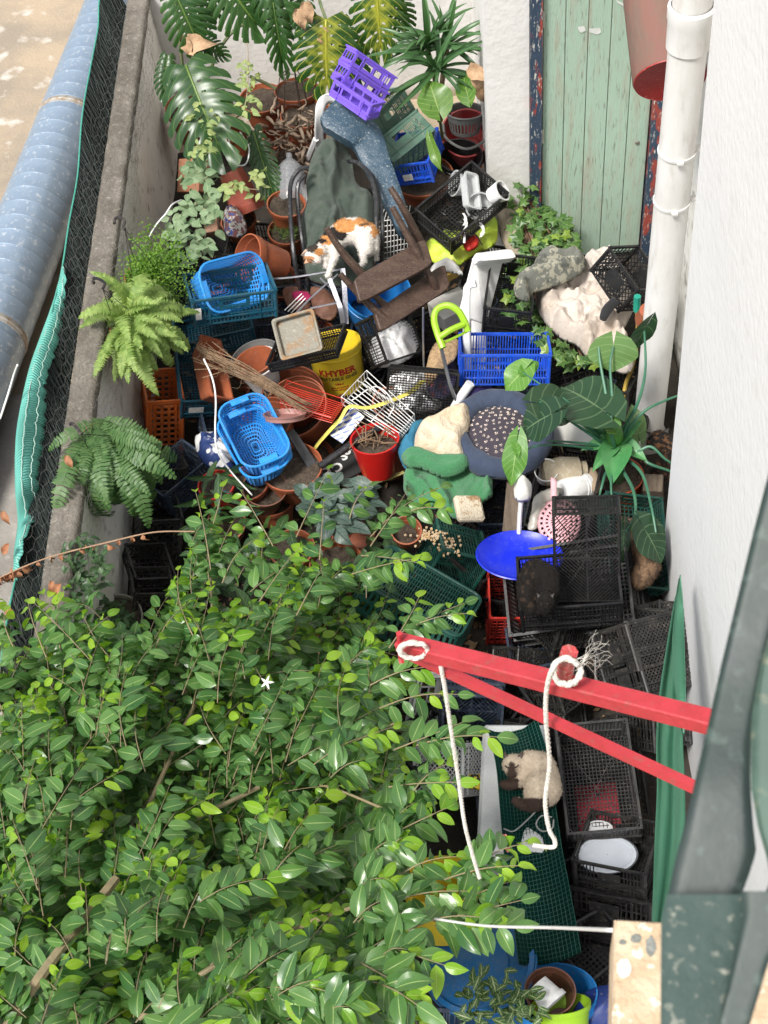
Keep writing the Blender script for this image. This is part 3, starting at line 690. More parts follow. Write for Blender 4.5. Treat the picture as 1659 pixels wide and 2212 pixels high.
# steel duct beyond the wall
DU = mat('galvanised_duct', (.34, .43, .53), .36, (.27, .35, .44), .5, 12, 9, metal=.55, bump=.1, bsc=25, speck=(.75, .76, .76), speck_amt=.14, speck_sc=34)
a = Vector(atz(-62, 823, .26)); b = Vector(atz(150, 281, .26)); d = (b - a).normalized(); dm = Matrix.Translation(a - d * 2.2) @ Vector((0, 0, 1)).rotation_difference(d).to_matrix().to_4x4()
dt = T('spiral_duct', 'long grey blue galvanised spiral duct lying beyond the netting', 'duct', dm); r = .245; L = 15
prof = [(r, i * .12 / 6 * 1.0 + (0)) for i in range(2)]; prof = []
z = 0
while z < L: prof += [(r, z), (r, z + .129), (r + .002, z + .133), (r, z + .137)]; z += .138
part('duct_tube', MB().lathe(prof, 40), DU, dt, True)
for u, v in ((118, 262), (-30, 720)):
    zz = (Vector(atz(u, v, .3)) - (a - d * 2.2)).dot(d); part('joint_band', MB().lathe([(r, zz - .03), (r + .003, zz - .028), (r + .003, zz - .006), (r + .007, zz), (r + .003, zz + .006), (r + .003, zz + .028), (r, zz + .03)], 44), mat('rusty_joint', (.42, .40, .36), .6, (.28, .20, .13), .9, 25, metal=.3, bump=.4), dt, True)
tag(sheet('side_passage', [(-2.35, -1), (-2.35, 6.1), (-7, 5.4), (-7, -1)], .004, mat('grey_screed', (.30, .28, .25), .9, (.20, .185, .165), .8, 2.2, bump=.6, bsc=40, speck=(.4, .38, .34), speck_amt=.15, speck_sc=12)))
# shade netting along the wall
NETX = -2.17
sel = [(232, -60), (215, 0), (212, 60), (197, 140), (178, 250), (168, 380), (150, 480), (133, 590), (112, 680), (92, 800), (80, 900), (74, 1000), (60, 1100), (40, 1220), (16, 1340), (-8, 1500)]
top = curve_pts([atx(u, v, NETX - .0) for u, v in sel], 90)
nt_ = T('shade_net', 'black shade netting with a green selvage fixed along the left wall', 'netting', Matrix.Identity(4))
A = np.zeros((len(top), 9, 3)); U = np.zeros((len(top), 9, 2))
for i, p in enumerate(top):
    for j in range(9):
        s = j / 8; bx = WX1 - .012; A[i, j] = (bx + (p.x - bx) * s + .035 * math.sin(s * 3.1) * noise.noise((p.y * 3, s * 3, 0)), p.y - .25 * (1 - s) + .02 * noise.noise((p.y * 5, s * 2, 5)), (WZ - .02) + (p.z - WZ + .02) * s); U[i, j] = (i * .09, s)
def netmat(name, col, hole, sx, sy, alt):
    m = bpy.data.materials.new(name); m.use_nodes = True; nt = m.node_tree; N = nt.nodes; Lk = nt.links.new; b = N['Principled BSDF']
    uv = N.new('ShaderNodeUVMap'); w1 = N.new('ShaderNodeTexWave'); w1.inputs['Scale'].default_value = sx; w1.inputs['Distortion'].default_value = 1.5; w1.inputs['Detail'].default_value = 2; Lk(uv.outputs[0], w1.inputs[0])
    n = N.new('ShaderNodeTexNoise'); n.inputs['Scale'].default_value = 6; n.inputs['Detail'].default_value = 7; Lk(uv.outputs[0], n.inputs[0])
    mx = N.new('ShaderNodeMix'); mx.data_type = 'RGBA'; Lk(w1.outputs['Fac'], mx.inputs[0]); mx.inputs[6].default_value = (*col, 1); mx.inputs[7].default_value = (*alt, 1); Lk(mx.outputs[2], b.inputs['Base Color']); b.inputs['Roughness'].default_value = .6; b.inputs['Specular IOR Level'].default_value = .12
    bp = N.new('ShaderNodeBump'); bp.inputs['Strength'].default_value = .7; bp.inputs['Distance'].default_value = .006; Lk(w1.outputs['Fac'], bp.inputs['Height']); Lk(bp.outputs[0], b.inputs['Normal']); return m
part('net_sheet', MB().grid(A, uv=U), netmat('black_net', (.005, .006, .006), 0, 5.5, 1, (.022, .028, .025)), nt_, 'all', uv=True)
wm = MB(); r2 = random.Random(3)
for i in range(0, len(top) - 1):
    for s in range(3):
        p = Vector(A[i, r2.randint(0, 8)]) + Vector((.012, 0, .012)); q = Vector(A[min(len(top) - 1, i + 1), r2.randint(0, 8)]) + Vector((.012, 0, .012)); wm.tube([p, p.lerp(q, .5) + Vector((0, 0, r2.uniform(-.02, .02))), q], .0012, 3, cap=False)
    # upright strands of the mesh
    for s in range(3):
        k = (s + r2.random()) / 3; a = Vector(A[i, 0]).lerp(Vector(A[i + 1, 0]), k); b = Vector(A[i, 8]).lerp(Vector(A[i + 1, 8]), k)
        wm.tube([a + Vector((.008, 0, .008)), a.lerp(b, .5) + Vector((.01, .01 * r2.uniform(-1, 1), .01)), b + Vector((.006, 0, .006))], .0013, 3, cap=False)
part('strands', wm, mat('grey_twine', (.05, .065, .058), .7), nt_, kind='stuff')
mb = MB(); mb.tube([p + Vector((0, 0, .004)) for p in top], .006, 5); part('selvage', mb, mat('green_selvage', (.06, .33, .25), .6, bump=.6, bsc=200, sc=90), nt_, 'all')
wm = MB(); hx = .055   # chicken wire lying over wall top and inner face
def wp_(a, b):
    # a along wall, b across: 0..0.2 coping then down the inner face
    x, z = (WX1 - .1 + b, WZ + .05 + .01 * math.sin(a * 7)) if b < .3 else (WX0 + .03 + .03 * math.sin(a * 5) + (b - .3) * .1, WZ + .04 - (b - .3) * .95)
    return (x + .004 * math.sin(a * 31), a, z)
for i in range(int(7.0 / (hx * 1.5))):
    for j in range(11):
        a = 1.6 + i * hx * 1.5; b = j * hx * .9 + (i % 2) * hx * .45
        wm.tube([wp_(a, b), wp_(a + hx * .5, b + hx * .45)], .0009, 3, cap=False); wm.tube([wp_(a, b), wp_(a + hx * .5, b - hx * .45)], .0009, 3, cap=False); wm.tube([wp_(a, b), wp_(a - hx, b)], .0009, 3, cap=False)
solo('chicken_wire', wm, mat('wire_grey', (.12, .115, .105), .6, metal=.2), 'loose hexagonal chicken wire draped over the coping of the left wall', 'wire mesh')
# folded turquoise shade cloth
lft = [(137, 585), (112, 660), (86, 730), (62, 800), (42, 890), (33, 960), (33, 1060), (38, 1130), (30, 1200), (33, 1250)]; rgt = [(142, 590), (140, 660), (126, 740), (100, 823), (99, 890), (94, 955), (82, 1040), (97, 1098), (60, 1150), (36, 1255)]
lc = curve_pts([atx(u, v, NETX - .04) for u, v in lft], 100); rc = curve_pts([atx(u, v, NETX + .05) for u, v in rgt], 100); n = min(len(lc), len(rc)); A = np.zeros((n, 9, 3)); U = np.zeros((n, 9, 2))
for i in range(n):
    for j in range(9):
        s = j / 8; p = lc[i].lerp(rc[i], s); rag = .012 * noise.noise((i * .9, 0, 0)) * s ** 4 + (.012 if i % 5 == 0 else 0) * s ** 6; A[i, j] = (p.x - rag, p.y, p.z + .05 * math.sin(math.pi * s) + .006 * math.sin(i * 1.1 + s * 2) * s); U[i, j] = (i * .05, s)
tc_ = T('turquoise_shade_cloth', 'turquoise pleated shade cloth flopping over the netting at the left', 'cloth', Matrix.Identity(4))
part('cloth_sheet', MB().grid(A, None, .003, uv=U), netmat('turquoise_weave', (.17, .50, .42), 0, 9, 1, (.09, .32, .27)), tc_, 'all', uv=True)
for s in (.3, .72):
    part('seam', MB().tube([Vector(A[i, 0]).lerp(Vector(A[i, 8]), s) + Vector((.01, 0, .042)) for i in range(n)], .0025, 4), mat('pale_seam', (.45, .62, .55), .8), tc_)
# ================================================================== CRATES
BK = BLACK(); TERR = TERRA()
DBK = plastic('dusty_black_plastic', (.019, .0195, .020), .38, .32, (.16, .14, .115))
PURP = plastic('purple_plastic', (.17, .09, .62), .4, .25); DGREEN = plastic('faded_green_plastic', (.085, .175, .13), .45, .5, (.2, .22, .18)); BLUE = plastic('blue_plastic', (.006, .075, .58), .4, .28, (.2, .24, .3))
TEAL = plastic('teal_plastic', (.008, .075, .12), .38, .18); ORNG = plastic('orange_plastic', (.62, .13, .02), .45, .35); REDC = plastic('red_plastic', (.52, .03, .02), .4, .2)
BOTG = plastic('bottle_green_plastic', (.010, .062, .048), .36, .22, (.12, .15, .12)); WHT = plastic('white_plastic', (.74, .74, .74), .42, .3, (.4, .36, .3)); BLKB = plastic('blue_black_plastic', (.03, .045, .075), .36, .4, (.2, .21, .22))
SKY = plastic('sky_blue_plastic', (.02, .30, .70), .35, .12)
gp = 'purple stacking crates'
crate(.34, .15, .12, {'lfu': (772.4, 110.8), 'rfu': (856, 172), 'lfd': (754.2, 145.5), 'rfd': (835.2, 201.4)}, 1.55, PURP, 'top purple crate of the leaning stack over the blue cushion', gp, side='windows', end='windows', tilt=(-18, 20), post=0)
crate(.34, .15, .12, {'lfu': (757.5, 145.5), 'rfu': (838.5, 205.6), 'lfd': (739, 179), 'rfd': (817, 235.3)}, 1.50, PURP, 'middle purple crate of the leaning stack with pale ribbing', gp, side='windows', end='windows', tilt=(-18, 20), post=0)
crate(.34, .15, .12, {'lfu': (721.1, 170.3), 'rfu': (803.8, 229.8), 'lfd': (706.3, 200), 'rfd': (788.9, 256.3)}, 1.48, PURP, 'lowest purple crate of the leaning stack beside the white chair back', gp, side='windows', end='windows', tilt=(-18, 20), post=0)
gg = 'faded green crates leaning behind the blue cushion'
crate(.40, .30, .22, {'lfu': (800.5, 259.6), 'rfu': (870, 190), 'lfd': (830, 307), 'rfd': (906, 245)}, 1.0, DGREEN, 'upper faded green crate under the purple ones', gg, side='solidslots', end='grid', pitch=.05, tilt=(-30, 0), post=0)
crate(.40, .30, .20, {'lfu': (810, 310), 'rfu': (903, 245), 'lfd': (847, 359), 'rfd': (936, 271)}, .95, DGREEN, 'lower faded green crate tipped over the blue labelled crate', gg, side='solidslots', end='grid', pitch=.05, tilt=(-30, 0), post=0)
o = crate(.30, .40, .17, {'lfu': (837, 362), 'rfu': (923, 347), 'lfd': (856.7, 406.8), 'rfd': (931, 400), 'rbu': (943, 276)}, .78, BLUE, 'bright blue crate with a white label under the green crates', side='slots', end='slotsH', rails=(.3, .55))
part('paper_label', MB().span((-.06, -.208, .045), (.01, -.2065, .095)), mat('paper_label', (.78, .77, .74), .8, (.5, .5, .52), .6, 60), o)
crate(.55, .36, .18, {'lfu': (977, 521), 'rfu': (1096.5, 411.7), 'lbu': (904.7, 453), 'rbu': (1018.8, 352.2), 'lfd': (969, 547), 'lbd': (898, 483)}, .80, BK, 'black crate holding clear tubs and a white cup above the yellow bag', side='grid', end='grid', pitch=.026)
o = crate(.50, .30, .18, {'lfu': (414, 652), 'rfu': (588, 622), 'lfd': (420, 722), 'rfd': (592, 694), 'rbu': (580, 562)}, 1.0, TEAL, 'teal crate holding the upper sky blue basket', 'teal crates at the left', side='slotsH', end='slotsH', base='star')
part('paper_label', MB().span((-.235, -.155, .05), (-.2, -.1535, .13)), _mats['paper_label'], o)
crate(.50, .34, .16, {'lfd': (392, 785), 'rfd': (540, 752), 'lfu': (386, 730), 'rfu': (545, 705), 'lbu': (372, 655)}, .30, TEAL, 'darker teal crate beneath the one with the basket, behind the long planter', 'teal crates at the left', side='slotsH', end='slots')
o = crate(.30, .48, .20, {'lfu': (392, 868), 'rfu': (488, 865), 'lfd': (402, 898), 'lbu': (376, 742), 'rfd': (480, 905)}, .50, TEAL, 'teal crate with a long terracotta planter leaning in it', 'teal crates at the left', side='slotsH', end='slots')
part('paper_label', MB().span((-.10, -.246, .07), (.0, -.2445, .13)), _mats['paper_label'], o)
crate(.24, .34, .52, {'lfd': (319, 1000), 'rfd': (393, 998), 'lfu': (320, 872), 'rfu': (394, 862)}, .02, ORNG, 'tall orange crate against the left wall below the pale fern', side='grid', end='grid', pitch=.045, b=.018, tilt=(8, 0))
crate(.16, .3, .3, {'lfd': (1040, 372), 'rfd': (1062, 368), 'lfu': (1040, 305), 'rfu': (1060, 300)}, .05, ORNG, 'orange crate wedged behind the black pot beside the white pier', side='grid', end='grid', pitch=.04, b=.009)
mc = 'black crates standing along the left wall'
for i, (c, lb) in enumerate([({'lfu': (330, 1020), 'rfu': (400, 1015), 'lfd': (333, 1105), 'rfd': (398, 1100)}, 'black lattice crate next to the orange one'),
        ({'lfu': (306, 1128), 'rfu': (400, 1122), 'lfd': (312, 1245), 'rfd': (378, 1242)}, 'second black lattice crate from the orange one'),
        ({'lfu': (294, 1252), 'rfu': (375, 1250), 'lfd': (292, 1280), 'rfd': (370, 1278)}, 'low black crate squeezed between two taller lattice crates'),
        ({'lfu': (290, 1284), 'rfu': (370, 1283), 'lfd': (286, 1400), 'rfd': (364, 1400)}, 'nearest black lattice crate by the left wall, half under leaves')]):
    crate(.25, .30, (.34, .42, .12, .42)[i], c, (.35, .42, .36, .42)[i], DBK, lb, mc, side='diamond', end='diamond', base='grid', pitch=.05, b=.008)
crate(.3, .4, .25, {'lfu': (372, 570), 'rfu': (432, 575), 'lfd': (380, 625), 'rfd': (436, 628)}, .32, BLKB, 'dark crate under the sage plant', 'dark crates stacked behind the teal ones', side='diamond', end='diamond', pitch=.04)
crate(.3, .4, .25, {'lfu': (366, 628), 'rfu': (430, 632), 'lfd': (372, 690), 'rfd': (430, 692)}, .34, BLKB, 'dark lattice crate just above the darker teal crate', 'dark crates stacked behind the teal ones', side='diamond', end='diamond', pitch=.04)
crate(.50, .33, .07, {'lfu': (576, 788), 'rfu': (732, 755), 'rbu': (742, 700), 'lfd': (590, 815), 'rfd': (722, 776)}, .78, BK, 'shallow black tray resting on the yellow ghee bucket', side='grid', end='grid', base='grid', pitch=.018, b=.004, post=0, tilt=(0, 0))
o = crate(.34, .34, .20, {'lfu': (836, 783), 'rfu': (914, 735), 'rbu': (890, 677), 'lbu': (803, 690), 'lfd': (790, 799), 'lbd': (760, 703)}, .60, BK, 'black slotted crate with white things in it under the wooden stool', side='slots', end='slots', base='slots', rails=(.5,))
crate(.44, .38, .06, {'lfd': (832, 893), 'rfd': (975, 905), 'rbd': (990, 800), 'lbd': (842, 783)}, .50, BK, 'flat black mesh tray lying by the white dish rack', side='grid', end='grid', base='grid', pitch=.019, b=.004, post=0, tilt=(180, 0), rim=.012)
crate(.56, .28, .22, {'lfd': (993.5, 834), 'rfd': (1195, 822), 'lfu': (992, 783), 'rfu': (1193, 773), 'lbu': (986, 728), 'rbu': (1184, 730)}, .62, BLUE, 'vivid blue slotted crate above the dog bed', side='slots', end='solid', base='slots', rails=(.5,), pitch=.017, tilt=(10, 0))
crate(.30, .50, .22, {'lfd': (1041, 717), 'rfd': (1143, 735), 'lfu': (1046, 658), 'rfu': (1145, 680), 'lbu': (1073, 548), 'rbu': (1150, 553)}, .62, BK, 'black crate standing against the white plastic chair', side='slotsP', end='slotsP', rails=(.3, .6), pitch=.018)
crate(.30, .48, .12, {'lfu': (1044, 722), 'rfu': (1140, 738), 'lfd': (1050, 745), 'rfd': (1140, 765)}, .42, BLKB, 'black crate underneath the one against the white plastic chair', side='slots', end='slots', pitch=.03)
crate(.36, .30, .22, {'lfd': (1273, 584), 'lfu': (1321, 538), 'rfu': (1385, 624), 'rfd': (1344, 679), 'lbu': (1408, 532), 'rbu': (1412, 612)}, .85, BK, 'black lattice crate lying on its side on the duvet', side='diamondP', end='grid', base='diag', pitch=.035, tilt=(60, 0), wt=.04)
crate(.34, .26, .16, {'lfu': (1165, 808), 'rfu': (1290, 765), 'lfd': (1186, 858), 'rfd': (1300, 820)}, .55, BK, 'black crate half hidden under the alocasia leaves', side='grid', end='grid', pitch=.04)
crate(.40, .60, .20, {'lbu': (1174, 955), 'rbu': (1303, 975), 'lfu': (1131, 1134), 'lfd': (1140, 1160)}, .60, BK, 'black crate full of plastic jars and a pink colander', side='slotsH', end='slotsH', base='grid', pitch=.02)
crate(.38, .58, .22, {'lfd': (1194, 1110), 'rfd': (1338, 1110), 'rbd': (1341, 1300), 'lbd': (1202, 1300), 'rfu': (1336, 1074), 'lfu': (1192, 1076)}, 1.12, BK, 'upturned black crate with slanting slats over the jar crate', side='grid', end='slots', base='diag', pitch=.018, tilt=(180, 0), wt=.04, b=.005)
crate(.56, .36, .22, {'lbu': (1116.5, 1206), 'lfu': (1118, 1320), 'rfu': (1350, 1303), 'lfd': (1128, 1352)}, .80, BK, 'black crate with a dark cat curled up inside', side='slots', end='slots', base='grid', rails=(.3, .5, .75))
crate(.62, .42, .24, {'lbu': (1085, 1196), 'lfu': (1112, 1360), 'rfu': (1368, 1345), 'lfd': (1135, 1395)}, .55, BK, 'wide black crate beneath the cat crate', 'black crates piled along the right wall', side='slotsH', end='grid', rails=(.5,))
crate(.30, .42, .50, {'lfd': (1050, 1392), 'lfu': (1050, 1330), 'lbu': (1058, 1249), 'rfu': (1150, 1330)}, .02, REDC, 'red crate with square openings left of the cat crate', side='grid', end='grid', pitch=.055, b=.012)
crate(.36, .56, .16, {'rbu': (1429, 1077), 'rfu': (1430, 1263), 'lfu': (1330, 1265), 'rfd': (1420, 1298)}, .45, BOTG, 'bottle green crate with a brown cat by the white wall', side='slotsH', end='grid', base='grid', pitch=.028)
gk = 'black crates piled along the right wall'
crate(.22, .28, .24, {'lfu': (1368, 1313), 'rfu': (1447, 1315), 'lfd': (1373, 1400), 'rfd': (1442, 1412)}, .55, DBK, 'small upright black crate by the tip of the green cloth', gk, side='diamondP', end='slots', pitch=.03)
crate(.30, .40, .24, {'lfu': (1275, 1372), 'rfu': (1343, 1349), 'rfd': (1389, 1448), 'lfd': (1295, 1471)}, .58, DBK, 'black crate on its side with two white paper scraps', gk, side='slotsP', end='diamond', pitch=.025, tilt=(-40, 0))
crate(.26, .3, .2, {'lfu': (1208, 1362), 'rfu': (1283, 1345), 'rfd': (1262, 1400), 'lfd': (1200, 1412)}, .50, DBK, 'black crate wedged below the wide black crate', gk, side='slots', end='slots', pitch=.02, tilt=(-30, 0))
crate(.34, .34, .24, {'lfu': (1120, 1400), 'rfu': (1215, 1418), 'lfd': (1118, 1468), 'rfd': (1205, 1480)}, .38, DBK, 'black crate behind the upper red bar, left of the rope knot', gk, side='diamond', end='slots', pitch=.03)
crate(.34, .34, .24, {'lfu': (1128, 1482), 'rfu': (1200, 1480), 'lfd': (1140, 1530), 'rfd': (1216, 1540)}, .34, DBK, 'black crate seen between the two red bars', gk, side='slots', end='diag', pitch=.03)
crate(.34, .34, .26, {'lfu': (1212, 1490), 'rfu': (1262, 1515), 'lfd': (1218, 1560), 'rfd': (1270, 1580)}, .35, DBK, 'tilted black crate between the red bars right of the rope', gk, side='diamond', end='slots', pitch=.03, tilt=(-20, 0))
crate(.26, .36, .30, {'lfu': (1384, 1412), 'rfu': (1428, 1420), 'lfd': (1388, 1500), 'rfd': (1426, 1505)}, .48, DBK, 'narrow black lattice crate between the green cloth and the scrap crate', gk, side='diamond', end='diamond', pitch=.03)
crate(.36, .36, .24, {'lfu': (1330, 1540), 'rfu': (1415, 1555), 'lfd': (1335, 1600), 'rfd': (1410, 1620)}, .32, DBK, 'low black crate behind the big mesh crate by the green cloth', gk, side='slots', end='slots', pitch=.03)
crate(.24, .34, .24, {'lfu': (1146, 1568), 'rfu': (1200, 1572), 'lfd': (1150, 1630), 'rfd': (1200, 1634)}, .5, DBK, 'black crate at the head of the siamese cat bed', gk, side='slots', end='slots', pitch=.03)
gm = 'open black crates at the lower right'
crate(.40, .62, .24, {'lbu': (1200, 1568), 'rbu': (1348, 1533), 'lfu': (1228, 1810), 'rfu': (1381, 1780), 'rfd': (1372, 1820)}, .62, DBK, 'long open black mesh crate showing a red sheet below', gm, side='grid', end='slotsP', base='gridX', pitch=.021, b=.004, post=.016)
crate(.40, .62, .20, {'lbu': (1222, 1600), 'rbu': (1372, 1560), 'lfu': (1262, 1838), 'rfu': (1405, 1795)}, .40, DBK, 'black mesh crate nested under the long open one', gm, side='grid', end='slotsP', base='grid', pitch=.03, b=.004, post=.016)
crate(.40, .40, .20, {'lfu': (1236, 1858), 'rfu': (1392, 1888), 'lfd': (1242, 1916), 'rfd': (1390, 1946)}, .50, DBK, 'black crate with a white lid lying in it', gm, side='slotsP', end='slots', base='grid', pitch=.018, post=.016)
crate(.52, .40, .24, {'lfu': (1201, 1909), 'rfu': (1410, 1956), 'lfd': (1206, 1992), 'rfd': (1404, 2030)}, .36, DBK, 'lowest black crate in front of the white lid crate', gm, side='slotsP', end='slots', base='grid', pitch=.026, post=.016)
crate(.36, .66, .3, {'lbu': (1165, 1640), 'lfu': (1202, 1985), 'rfu': (1240, 1985)}, .34, BLKB, 'blue black crate side running beside the green net roll', gm, side='grid', end='slots', pitch=.03)
crate(.30, .40, .34, {'lfu': (1001, 1608), 'rfu': (1060, 1608), 'lfd': (1005, 1712), 'rfd': (1050, 1716)}, .50, WHT, 'white lattice crate with a yellow sticker beside the foam box', side='diamond', end='diamond', pitch=.035)
crate(.34, .34, .12, {'lbd': (958, 1478), 'rbd': (1075, 1484), 'rfd': (1080, 1590), 'lfd': (950, 1588)}, .50, BLKB, 'upturned blue black crate with slanting slats below the red bars', side='slots', end='slots', base='diag', pitch=.02, tilt=(180, 0))
o = crate(.20, .40, .08, {'lbu': (905, 1462), 'rbu': (952, 1468), 'rfu': (940, 1578), 'lfu': (888, 1570)}, .52, WHT, 'dirty white plastic tray crate left of the slatted one', side='slots', end='slots', base='grid', pitch=.06, b=.012, post=0)
crate(.34, .34, .30, {'lbd': (942.7, 1120), 'rbd': (1042, 1139.6), 'rfd': (989, 1232), 'lfd': (901, 1199), 'rfu': (1002, 1290)}, .62, BOTG, 'upturned bottle green crate with spilled cat food on top', side='slots', end='slots', base='web', pitch=.022, tilt=(180, 0), wt=.05)
crate(.30, .30, .25, {'lbu': (840, 2176), 'rbu': (998, 2182), 'lfu': (836, 2230)}, .45, BLKB, 'dark blue crate at the bottom edge behind the variegated plant', side='slots', end='slots')
# large dark green laundry basket, upside down
mw = fit([(-.31, -.2, 0), (.31, -.2, 0), (.31, .2, 0), (-.31, .2, 0)], [(992, 1378), (777, 1259), (850, 1175), (1034, 1295)], .62, (180, 0))
o = T('laundry_basket', 'large upturned dark green slotted basket with rounded corners', 'basket', mw)
W_, D_ = .62, .42; ring = rrect(W_, D_, .06, 8)
part('base', panel_mb(W_ - .04, D_ - .04, 'slots', .005, (-W_ / 2 + .02, -D_ / 2 + .02, 0), (1, 0, 0), (0, 1, 0), b=.006, pitch=.016, rails=(.12, .25, .38, .5, .62, .75, .88)), BOTG, o)
part('rim', MB().tube([(x, y, 0) for x, y in ring], .010, 6, closed=True), BOTG, o, True)
bb, tt = resample(ring, 120), resample(rrect(W_ + .06, D_ + .06, .07, 8), 120); ts = [k / 10 for k in range(11)]
A = np.array([[[*(bb[i] * (1 - t) + tt[i] * t), .26 * t] for t in ts] for i in range(120)]); part('side', MB().grid(A, lambda i, j: not (i % 2 and j in (1, 2, 4, 5, 7, 8)), .004, True), BOTG, o)

# ================================================================== BASKETS, POTS, PAILS
LB = plastic('light_blue_basket', (.02, .26, .70), .4, .3, (.25, .3, .33))
mw = fit([(-.23, 0, .22), (.23, 0, .22), (0, -.15, .22), (0, .15, .22)], [(440, 628), (575, 590), (520, 660), (490, 560)], 1.02, (0, -25)); shopping_basket(mw, 'sky blue shopping basket tilted inside the teal crate', LB, LB, handle=2, hang=200)
mw = fit([(-.23, 0, .22), (.23, 0, .22), (0, -.15, .22), (0, .15, .22)], [(515, 862), (588, 1000), (495, 945), (590, 905)], .80, (0, 0))
mw2 = mw @ Matrix.Translation((.03, -.02, -.07)); shopping_basket(mw, 'upper of two nested sky blue shopping baskets beside the dry stalks', LB, LB, handle=1, hang=-20, group='nested sky blue shopping baskets')
shopping_basket(mw2 @ Matrix.Rotation(.06, 4, 'Z'), 'under one of the two nested sky blue shopping baskets', LB, LB, handle=1, hang=-10, group='nested sky blue shopping baskets')
def potfit(r, h, rim3, z, tilt=(0, 0), wt=.05):
    """rim3: (left, right, near, far) edge of the mouth, plus centre of the foot, as seen"""
    L = [(0, 0, h), (-r, 0, h), (r, 0, h), (0, -r, h), (0, r, h), (0, 0, 0)]
    c = ((rim3[0][0] + rim3[1][0]) / 2, (rim3[0][1] + rim3[1][1]) / 2)
    return fit(L, [c] + list(rim3), z, tilt, wt, 'pot')
pot(.135, .25, potfit(.135, .25, [(505, 560), (562, 550), (538, 598), (525, 502), (612, 580)], .75, (0, 60)), 'big empty terracotta pot lying on its side', soil=0, lip=.05)
pot(.12, .15, pose(620, 478, .55, 20, 4, 5), 'terracotta pot with green moss beside the black tube chair', soil=.85)
pot(.12, .18, pose(622, 540, .22, 0, 4, 5), 'terracotta pot hidden below the mossy one', soil=.8)
pot(.19, .28, pose(432, 300, .25, 0, 0, 0), 'large terracotta pot of the left split-leaf plant', soil=.85, group='terracotta pots along the back wall')
pot(.16, .2, pose(575, 262, .32, 0), 'terracotta pot at the foot of the back wall near the wire obelisk', soil=.85, group='terracotta pots along the back wall')
pot(.17, .2, pose(668, 300, .40, 0, -5), 'terracotta pot heaped with dead roots', soil=.9, group='terracotta pots along the back wall')
pot(.15, .2, pose(648, 248, .42, 0, -5), 'terracotta pot behind the heap of roots', soil=.9, group='terracotta pots along the back wall')
pot(.20, .15, pose(915, 418, .42, 0, 0), 'wide terracotta bowl under the blue labelled crate', soil=.9)
pot(.14, .2, pose(640, 385, .3), 'terracotta pot behind the clear bottle', soil=.85)
pot(.22, .34, potfit(.22, .34, [(580, 905), (695, 850), (655, 925), (610, 808), (675, 920)], .55, (0, 25)), 'largest terracotta pot tipped towards the dish rack', soil=.3, lip=.05)
pot(.19, .3, potfit(.19, .3, [(575, 860), (690, 840), (628, 935), (640, 800), (640, 900)], .52, (0, 5)), 'terracotta pot around the red rack, behind the largest one', soil=.5)
pot(.15, .2, pose(600, 945, .35, 0, 8, -10), 'terracotta pot partly hidden by the nested blue baskets', soil=.6)
pot(.15, .2, potfit(.15, .2, [(532, 1050), (612, 1055), (575, 1095), (575, 1018), (575, 1085)], .50, (0, 0)), 'brown plastic pot leaning under the blue baskets', mat('brown_pot', (.17, .07, .045), .45, (.12, .06, .04), .7), soil=.3)
pot(.17, .2, pose(640, 1055, .32, 0), 'terracotta pot with grey soil left of the begonia', soil=.85)
pot(.12, .2, pose(545, 1090, .25, 0), 'terracotta pot below the brown one', soil=.85)
pot(.14, .2, pose(735, 1262, .35, 0), 'terracotta pot showing through the tree leaves by the green basket', soil=.85)
pot(.15, .2, pose(705, 1340, .35, 0), 'terracotta pot under the green basket corner', soil=.8)
pot(.12, .18, pose(640, 1225, .4, 0), 'small terracotta pot between the ficus shoots', soil=.8)
pot(.08, .12, pose(876, 1165, .55, 0, 12, 5), 'little terracotta pot beside the food crate', soil=.5)
pot(.10, .12, pose(475, 1075, .45, 0, 0), 'small red pot at the edge of the leaves below the blue baskets', REDC, soil=.85)
for i, (x, y, r, m) in enumerate(((555, 775, .15, mat('grey_pot', (.17, .165, .16), .6)), (555, 783, .125, WHT), (551, 779, .112, TERR))):
    pot(r, .16, potfit(r, .16, [(x - r * 335, y + 8), (x + r * 300, y - 10), (x + 8, y + r * 290), (x - 8, y - r * 300), (x + 25, y + 55)], .62 + .02 * i, (10, 20)), ('grey outermost pot of the nested trio', 'white middle pot of the nested trio', 'terracotta inner pot of the nested trio')[i], m, soil=(0, 0, .12)[i], lip=.02, group='three nested small pots')
# square planters
def planter(W, D, H, corr, z, label, m, taper=.78, tilt=(0, 0), soil=.0, cat='planter', name='planter', wt=.06):
    mw = box_pose(W, D, H, list(corr.items()), z, tilt, wt, label); o = T(name, label, cat, mw); mb = MB(); t = .006
    def ring(s, z, o=0): return [((x * s - math.copysign(o, x)), (y * s - math.copysign(o, y)), z) for x, y in rrect(W, D, .02, 4)]
    R = [ring(taper, 0), ring(1 - (1 - taper) * .2, H * .84), ring(1.02, H * .85), ring(1.03, H), ring(1.03, H, t * 2), ring(.97, H * .85, t * 2), ring(taper, t, t)]
    n = 16; mb.add([p for r in R for p in r], [(i * n + k, i * n + (k + 1) % n, (i + 1) * n + (k + 1) % n, (i + 1) * n + k) for i in range(6) for k in range(n)] + [tuple(range(n - 1, -1, -1)), tuple(6 * n + k for k in range(n))])
    part('shell', mb, m, o)
    if soil: part('soil', MB().add(ring(.9, H * soil), [tuple(range(n))]), SOIL(), o)
    return o
planter(.18, .50, .15, {'lbu': (432, 723), 'rbu': (479, 730), 'rfu': (505, 869), 'lfu': (460, 869), 'lbd': (408, 765), 'lfd': (430, 850)}, .72, 'long terracotta trough planter tipped on edge in the teal crate', TERR, tilt=(0, -40))
REDPL = mat('brick_red_planter', (.42, .085, .05), .5, (.34, .10, .06), .7, 9, speck=(.5, .28, .2), speck_amt=.08)
